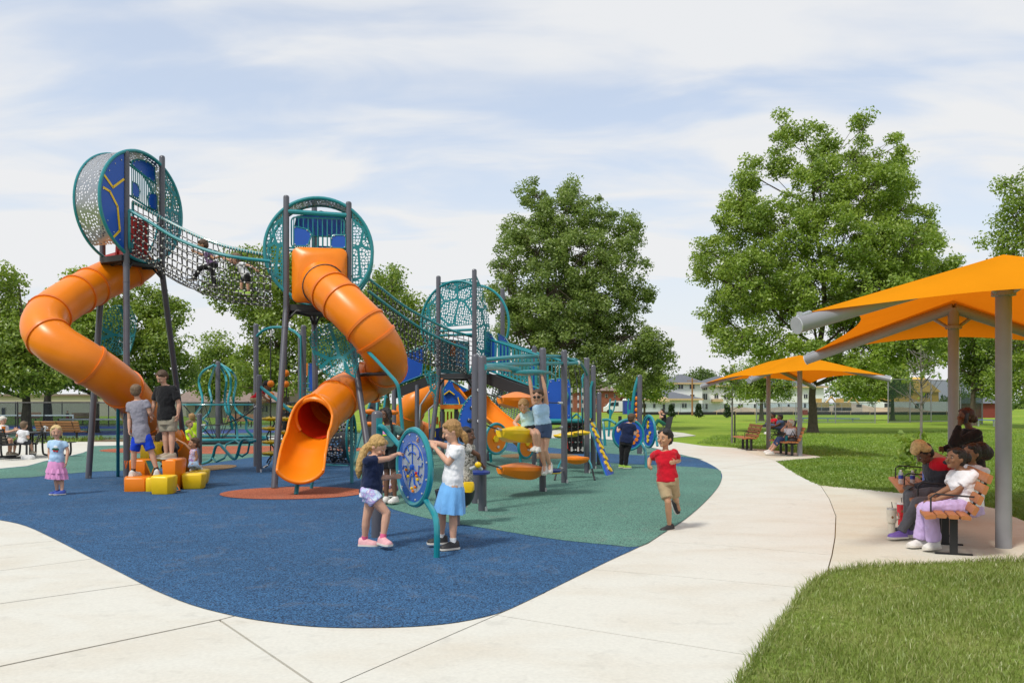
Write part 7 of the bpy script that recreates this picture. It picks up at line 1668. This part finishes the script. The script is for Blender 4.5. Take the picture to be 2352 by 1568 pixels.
person('teenage boy in black shirt and stone shorts standing high on the blocks', 15.9, 1.70, -12, dict(H=z4(545, 185, -.06), N=z4(580, 265), P=z4(602, 630), a1=[z4(455, 480), z4(437, 570, -.05)], a2=[z4(730, 478), z4(720, 585, -.05)], l1=[z4(580, 800), z4(592, 1010)], l2=[z4(652, 800), z4(650, 1015, -.06)]),
   hair='brown', look=-30, pitch=35, fat=1.02, shirt='black', sleeve=.72, pants=('shorts', 'stone'), shoe='tan', vox=MD, foot=(-55, -50), loose=1.5, hem=-.06)
person('adult in dark clothes crouching behind the blocks', 17.3, 1.7, -60, dict(H=(372, 982), N=(366, 992), P=(392, 1030), a1=[(352, 1005), (360, 1018)], a2=[(372, 1010), (362, 1025)], l1=[(378, 1030, -.2), (392, 1062)], l2=[(398, 1032, -.2), (404, 1062)]), hair='brown', shirt='charcoal', sleeve=.5, pants=('long', 'black'), shoe='black', vox=FA, fat=1.2)
person('child in neon yellow shirt facing right past the low post', 24.0, 1.2, 80, dict(H=z4(845, 695), N=z4(832, 750), P=z4(845, 880), a1=[z4(838, 810), z4(860, 850)], a2=[z4(838, 810), z4(860, 850)], l1=[z4(842, 990), z4(842, 1075)], l2=[z4(850, 990), z4(850, 1075)]), hair='lightbrown', shirt='neon', pants=('shorts', 'red'), vox=FA)
person('taller child in neon yellow shirt turned away by the low post', 25.5, 1.35, -140, dict(H=z4(868, 620), N=z4(880, 672), P=z4(888, 830), a1=[z4(915, 750), z4(900, 780)], a2=[z4(855, 750), z4(870, 775)], l1=[z4(880, 950), z4(880, 1045)], l2=[z4(895, 950), z4(895, 1045)]), hair='honey', shirt='neon', pants=('shorts', 'black'), vox=FA, tail=([z4(885, 630), z4(900, 660)], [.04, .03]))
person('toddler in a tie-dye top kneeling on the last yellow block and reaching out', 16.7, .95, -50, dict(H=z4(892, 905), N=z4(893, 965), P=z4(890, 1105), a1=[z4(800, 915), z4(725, 872)], a2=[z4(925, 1050), z4(890, 1120, -.1)], l1=[z4(850, 1150, -.14), z4(905, 1172, .0)], l2=[z4(925, 1150, -.14), z4(960, 1172, .05)]),
   skin='tan', hair='brown', look=-50, shirt='tie2', sleeve=0, pants=('long', 'lightblue'), vox=MD, tail=([z4(930, 900), z4(948, 930), z4(950, 965)], [.03, .028, .012]))
zp = lambda X, Y, *r: (X * .1875 + 441, Y * .1875 + 808.7, *r)
person('boy in red shirt squatting on top of the low post by the ball ropes', 20.9, 1.15, 85, dict(H=zp(915, 410), N=zp(868, 460), P=zp(765, 580), a1=[zp(880, 540), zp(920, 580)], a2=[zp(880, 530), zp(925, 575)], l1=[zp(895, 590, -.1), zp(790, 645)], l2=[zp(905, 585, .1), zp(800, 645)]), skin='brown', hair='black', look=85, pitch=35, shirt='red', pants=('long', 'khaki'), shoe='black', vox=MD)
person('child in black clothes behind the stacked yellow saucers', 21.9, 1.2, 175, dict(H=(662, 934), N=(661, 945), P=(659, 984), a1=[(670, 960), (672, 972)], a2=[(650, 960), (647, 972)], l1=[(664, 1010), (661, 1034)], l2=[(654, 1012), (647, 1040)]), skin='brown', hair='black', shirt='black', sleeve=1.8, pants=('long', 'black'), shoe='black', vox=FA)
z1 = lambda X, Y, *r: (X * .3516, Y * .3516 + 312.4, *r)
person('child in a purple shirt and black leggings striding across the net bridge', 17.75, 1.12, -80, dict(H=z1(1325, 712), N=z1(1350, 757), P=z1(1390, 840), a1=[z1(1315, 775), z1(1278, 758)], a2=[z1(1395, 800), z1(1420, 790)], l1=[z1(1312, 862), z1(1268, 925)], l2=[z1(1388, 900), z1(1400, 972)]), skin='tan', hair='brown', look=-80, pitch=20, shirt='purple', pants=('long', 'black'), shoe='black', vox=MD)
person('child in a pale shirt and black shorts on the net bridge near the middle tower', 17.7, 1.1, -70, dict(H=z1(1535, 800), N=z1(1562, 830), P=z1(1610, 912), a1=[z1(1520, 822), z1(1478, 802)], a2=[z1(1640, 850), z1(1670, 870)], l1=[z1(1578, 955), z1(1578, 1005)], l2=[z1(1618, 960), z1(1622, 1018)]), hair='lightbrown', look=-70, shirt='white', pants=('shorts', 'black'), shoe='lime', vox=MD)
zq = lambda X, Y, *r: (X * .29288 + 514.5, Y * .29288 + 716.6, *r)
person('girl with long black braids in a grey green shirt behind the short post', 13.6, 1.48, -20, dict(H=zq(1265, 808), N=zq(1288, 880), P=zq(1298, 1040), a1=[zq(1235, 950), zq(1240, 1010)], a2=[zq(1372, 930), zq(1368, 990)], l1=[(889, 1085), (887, 1140)], l2=[(904, 1085), (907, 1140)]), skin='dark', hair='black', look=-25, shirt='teal', sleeve=.6, pants=('shorts', 'black'), shoe='white', vox=MD,
   tail=([zq(1290, 790, -.1), zq(1305, 850, -.12), zq(1318, 920, -.12), zq(1320, 960, -.12)], [.035, .025, .022, .012]), prints=((-.01, .6, .04, .02, 'pink'), (-.02, .52, .04, .015, 'neon')))
person('small child in a white shirt sitting on the ground behind the short post', 14.6, 1.15, -5, dict(H=z5(362, 610), N=z5(385, 665), P=z5(395, 830), a1=[z5(340, 740), z5(345, 800, -.15)], a2=[z5(425, 740), z5(420, 800, -.15)], l1=[z5(350, 845, -.28), z5(420, 868, -.4)], l2=[z5(445, 840, -.25), z5(385, 872, -.4)]), skin='brown', hair='black', shirt='white', pants=('shorts', 'purple'), shoe='black', vox=MD, loc=V3(*G(893, 1142, ZG)))
person('child in a camouflage shirt in the spinner seat behind the girl in white', 11.3, 1.3, 70, dict(H=(1073, 1000), N=(1077, 1016), P=(1064, 1112), a1=[(1098, 1044, -.05), (1102, 1062, .1)], a2=[(1080, 1050), (1096, 1064)], l1=[(1046, 1112, -.2), (1040, 1150, -.2)], l2=[(1052, 1114, .2), (1050, 1150, .2)]), skin='dark', hair='curl', shirt='camo', sleeve=.45, pants=('shorts', 'black'), shoe='black', vox=MD)
sp2 = thing('spinner_seat', 'black spinner seat with a yellow grip behind the girl in the blue skirt', 'play seat', G(1050, 1206))
b = MB(); c = P(1045, 1128, 11.3); a = np.arange(24) * 2 * math.pi / 24
b.loft([c + np.column_stack([np.cos(a) * r, np.sin(a) * r * .8, np.full(24, z)]) for r, z in ((.10, -.22), (.20, -.17), (.25, -.08), (.27, .02), (.25, .03), (.22, -.06), (.15, -.13))]); part(b, 'seat', M['black'], sp2)
b = MB(); b.loft([rounded(P(1076, 1119, 11.1) + Z * z, V3(1, 0, 0), V3(0, 1, 0), w, .12, .03, 3) for z, w in ((-.06, .1), (-.03, .15), (.05, .15), (.07, .12))]); part(b, 'grip', M['yellow'], sp2)
b = MB(); b.tube([P(1050, 1165, 11.3), G(1050, 1206, ZG)], .04, 10); part(b, 'stem', M['post'], sp2)
b = MB(); b.ball(P(1098, 1067, 11.2), (.045, .03, .04), 10); part(b, 'handle', M['yellow'], sp2); cable(sp2, [P(1078, 1077, 11.2), P(1098, 1067, 11.25), P(1106, 1078, 11.3)], .02)
zh = lambda X, Y, *r: (X * .11719 + 1139.25, Y * .11719 + 826.9, *r)
zm = lambda X, Y, *r: (X * .30473 + 1047.4, Y * .30473 + 790.1, *r)
person('girl in sunglasses and denim shorts hanging from the teal overhead grip', 14.8, 1.42, -8, dict(H=zh(828, 705), N=zh(860, 850), P=zh(920, 1300), s1=zh(745, 850), s2=zh(985, 860), a1=[zh(690, 570), zh(655, 330)], a2=[zh(965, 600), zh(908, 335)], l1=[zm(637, 805, -.08), zm(668, 915)], l2=[zm(672, 800, -.06), zm(706, 905, .05)]), skin='fair', hair='brown', look=-20, pitch=12, shirt='lightblue', sleeve=0, pants=('short', 'denim'), shoe='white', vox=FN, glasses=True, curl=.8, fpitch=(40, 40), hem=.1, tail=([zh(890, 660, .12), zh(900, 720, .14), zh(905, 800, .12)], [.04, .035, .02]))
person('girl in a pale tank top and black shorts sitting on the yellow leaf step', 14.95, 1.38, -22, dict(H=zh(540, 895, -.1), N=zh(605, 985), P=zh(650, 1330), a1=[zh(395, 1180), zh(470, 1375, -.12)], a2=[(1231, 962), (1233, 984)], l1=[(1227, 996, -.36), (1229, 1024, -.3)], l2=[(1236, 997, -.32), (1236, 1026, -.28)]), hair='honey', look=-10, pitch=38, shirt='aqua', sleeve=0, pants=('short', 'black'), shoe='white', vox=MD, tail=([zh(500, 830, .1), zh(470, 900, .12), zh(480, 980, .12)], [.05, .04, .02]))
zn = lambda X, Y, *r: (X * .14063 + 1359.75, Y * .14063 + 900.4, *r)
person('child in navy shirt and black trousers seen from behind at the round panel', 20.95, 1.33, 158, dict(H=zn(655, 425), N=zn(605, 495), P=zn(560, 800), a2=[zn(428, 640), zn(415, 600, .2)], a1=[zn(700, 690), zn(738, 640, .25)], l2=[zn(488, 965), zn(478, 1180)], l1=[zn(572, 975), zn(548, 1190)]), hair='brown', look=130, shirt='navy', sleeve=.6, pants=('long', 'black'), shoe='lime', vox=MD, fat=1.2, loose=1.6, foot=(100, 70))
person('far off adult in black top and green trousers sitting by the exercise path', 43.0, 1.65, -80, dict(H=zn(1150, 312), N=zn(1168, 352), P=zn(1190, 515), a1=[zn(1135, 400), zn(1112, 355)], a2=[zn(1135, 410), zn(1112, 360)], l1=[zn(1075, 455), zn(1010, 540)], l2=[zn(1080, 460), zn(1025, 560)]), hair='black', shirt='black', pants=('long', 'green'), shoe='white', vox=.02, fat=1.15)
zs = lambda X, Y, *r: ((X / 3.92 + 1580) * .91875, (Y / 3.92 + 820) * .91875, *r)
person('person in a red shirt in a folding chair beyond the far canopy posts', 33.6, 1.6, -75, dict(H=zs(1380, 855), N=zs(1388, 880), P=zs(1402, 965), a1=[zs(1370, 920), zs(1350, 940)], a2=[zs(1390, 925), zs(1365, 945)], l1=[zs(1345, 960), zs(1335, 1010)], l2=[zs(1350, 965), zs(1340, 1015)]), skin='dark', hair='black', shirt='red', pants=('long', 'black'), vox=.018, fat=1.2)
person('person in blue clothes with legs stretched out in a folding chair', 32.0, 1.6, -80, dict(H=zs(1450, 872), N=zs(1458, 898), P=zs(1445, 975), a1=[zs(1430, 935), zs(1400, 950)], a2=[zs(1440, 940), zs(1410, 955)], l1=[zs(1375, 955), zs(1305, 940)], l2=[zs(1385, 965), zs(1320, 950)]), skin='dark', hair='black', shirt='denim', pants=('long', 'denim'), shoe='black', vox=.018, fat=1.1)
person('white haired woman in a white shirt sitting on the bench under the far canopy', 26.4, 1.62, -82, dict(H=zs(1552, 932), N=zs(1562, 975), P=zs(1580, 1098), a2=[zs(1592, 1050), zs(1530, 1065)], a1=[zs(1470, 1002), zs(1508, 955)], l1=[zs(1435, 1085), zs(1345, 1190)], l2=[zs(1450, 1092), zs(1362, 1205)]), hair='white', look=-75, shirt='white', sleeve=.75, pants=('crop', 'jean'), shoe='white', vox=.013, fat=1.3, loose=1.4)
b = MB(); c = P((1575 / 3.92 + 1580) * .91875, (1105 / 3.92 + 820) * .91875, 26.0); b.ball(c, (.2, .14, .13), 10); b.tube([c + V3(-.1, 0, .1), c + V3(0, 0, .3), c + V3(.1, 0, .1)], .015, 6); o = b.build('handbag', M['black']); tag(o, 'black handbag on the bench beside the white haired woman', 'bag'); rehome(o, c - Z * .13)
c = P((1512 / 3.92 + 1580) * .91875, (1128 / 3.92 + 820) * .91875, 26.0); bottle('green bottle on the bench beside the white haired woman', c, 'teal', 'black', .26, .045)
z8 = lambda X, Y, *r: (X * .2579 + 1984.5, Y * .2579 + 900.4, *r)
person('adult with bleached curls in a red and charcoal jacket bent over a phone', 10.75, 1.68, -78, dict(H=z8(535, 545), N=z8(625, 595), P=z8(745, 890), a2=[z8(650, 835, -.05), z8(462, 845, .05)], a1=[z8(600, 820), z8(455, 840)], l1=[z8(410, 905, .05), z8(390, 1180, .08)], l2=[z8(430, 925, -.05), z8(420, 1190)]), skin='dark', hair='curl', look=-82, pitch=38, shirt='charcoal', sleeve=1.9, pants=('long', 'greypant'), shoe='black', vox=FN, fat=1.15, loose=1.6)
P24 = bpy.data.objects[[o.name for o in bpy.data.objects if o.get('label', '').startswith('adult with bleached')][0]]
b = MB(); c = P(*z8(492, 478), 10.72); b.ball(c, (.10, .10, .085), 14); b.ball(c + V3(.06, 0, -.035), (.09, .10, .06), 12); b.ball(c + V3(-.05, 0, -.05), (.06, .08, .07), 12); o = part(b, 'curls', HR['bleach'], P24); remesh(o, .008, 2)
b = MB(); q0, q1 = P(*z8(640, 612), 10.72), P(*z8(680, 690), 10.72); b.ball((q0 + q1) / 2 + V3(.03, 0, .0), (.155, .205, .105), 18); o = part(b, 'jacket_yoke', CL['red'], P24); remesh(o, .009, 2)
b = MB(); c = P(*z8(395, 848), 10.72); b.box(c, (.07, .14, .012), np.array([nrm(V3(1, 0, .5)), V3(0, 1, 0), nrm(V3(-.5, 0, 1))])); o = b.build('phone', M['black']); tag(o, 'dark phone held by the adult in the red and charcoal jacket', 'phone'); rehome(o, c)
person('girl in a white shirt and wide lilac trousers at the near end of the bench', 9.45, 1.48, -76, dict(H=z8(815, 590), N=z8(880, 680), P=z8(915, 1015), a2=[z8(825, 890, -.08), z8(650, 958, -.05)], a1=[z8(760, 860, .05), z8(690, 890, .05)], l1=[z8(545, 1035, .05), z8(500, 1305, .06)], l2=[z8(590, 1040, -.12), z8(625, 1320, -.12)]), skin='brown', hair='curl', look=-72, pitch=-8, shirt='white', sleeve=.62, pants=('wide', 'lilac'), shoe='white', vox=FN, fat=1.25, loose=1.5, foot=(-72, -58), puffs=((-.1, -.58, .05, .27), (.1, -.56, .12, .25)), prints=((-.05, .6, .015, .03, 'black'),))
person('girl with a big dark puff ponytail half hidden on the bench', 10.1, 1.45, -70, dict(H=z8(955, 545), N=z8(985, 640), P=z8(940, 960), a2=[z8(1060, 720), z8(960, 800)], a1=[z8(900, 720), z8(800, 850)], l1=[z8(470, 985), z8(395, 1215)], l2=[z8(480, 990), z8(330, 1235, -.05)]), skin='brown', hair='curl', look=-70, shirt='white', sleeve=.55, pants=('long', 'greypant'), shoe='purple', vox=FN, fat=1.1, puffs=((-.05, -.70, .15, .46), (.0, -1.0, .0, .40)), foot=(-70, -80))
person('standing woman in a black hoodie holding a phone to her ear', 12.3, 1.66, -88, dict(H=z8(905, 215), N=z8(950, 315), P=z8(960, 640), a2=[z8(745, 480, -.12), z8(845, 300, -.10)], a1=[z8(800, 490, .1), z8(720, 500, .05)], l1=[z8(955, 880), z8(965, 1080)], l2=[z8(970, 880), z8(975, 1085)]), skin='dark', hair='auburn', look=-88, shirt='hoodie', sleeve=1.9, pants=('long', 'black'), shoe='white', vox=FN, fat=1.15, loose=1.8, puffs=((0, -.55, -.18, .22),))
b = MB(); c = P(*z8(915, 230), 12.18); b.box(c, (.016, .075, .15), np.array([V3(1, 0, 0), V3(0, 1, 0), nrm(V3(.25, 0, 1))])); o = b.build('phone', M['black']); tag(o, 'phone at the ear of the standing woman in the black hoodie', 'phone'); rehome(o, c)
zt2_ = lambda X, Y, *r: (X * .17577, Y * .17577 + 826.9, *r)
person('white haired man in a white shirt at the picnic table by the picture edge', 25.9, 1.68, 78, dict(H=zt2_(38, 785), N=zt2_(25, 842), P=zt2_(20, 1045), a1=[zt2_(85, 945), zt2_(185, 918)], a2=[zt2_(80, 940), zt2_(180, 910)], l1=[zt2_(135, 1045), zt2_(120, 1200)], l2=[zt2_(145, 1040), zt2_(135, 1195)]), hair='white', look=80, pitch=20, shirt='white', sleeve=.6, pants=('shorts', 'stone'), shoe='tan', vox=.013, fat=1.15)
person('boy with short brown hair seen from behind at the near picnic table', 24.7, 1.35, 168, dict(H=zt2_(315, 850), N=zt2_(308, 905), P=zt2_(290, 1065), a1=[zt2_(360, 960), zt2_(370, 950, .3)], a2=[zt2_(230, 970), zt2_(250, 950, .3)], l1=[zt2_(395, 1070, .3), zt2_(420, 1185, .3)], l2=[zt2_(200, 1070, .3), zt2_(185, 1205, .25)]), hair='lightbrown', shirt='white', pants=('shorts', 'charcoal'), shoe='tan', vox=.013)
person('tiny far figure in red shorts on the grass beyond the courts', 88.0, 1.3, 20, dict(H=(154.7, 945), N=(154.7, 948), P=(155, 957), a1=[(150, 953), (148, 957)], a2=[(159, 953), (161, 957)], l1=[(152, 962), (151, 969)], l2=[(158, 962), (159, 969)]), hair='black', shirt='black', pants=('shorts', 'red'), vox=.03)
# blocks the boys stand on are reached by their shoes; small ground fittings complete the surface
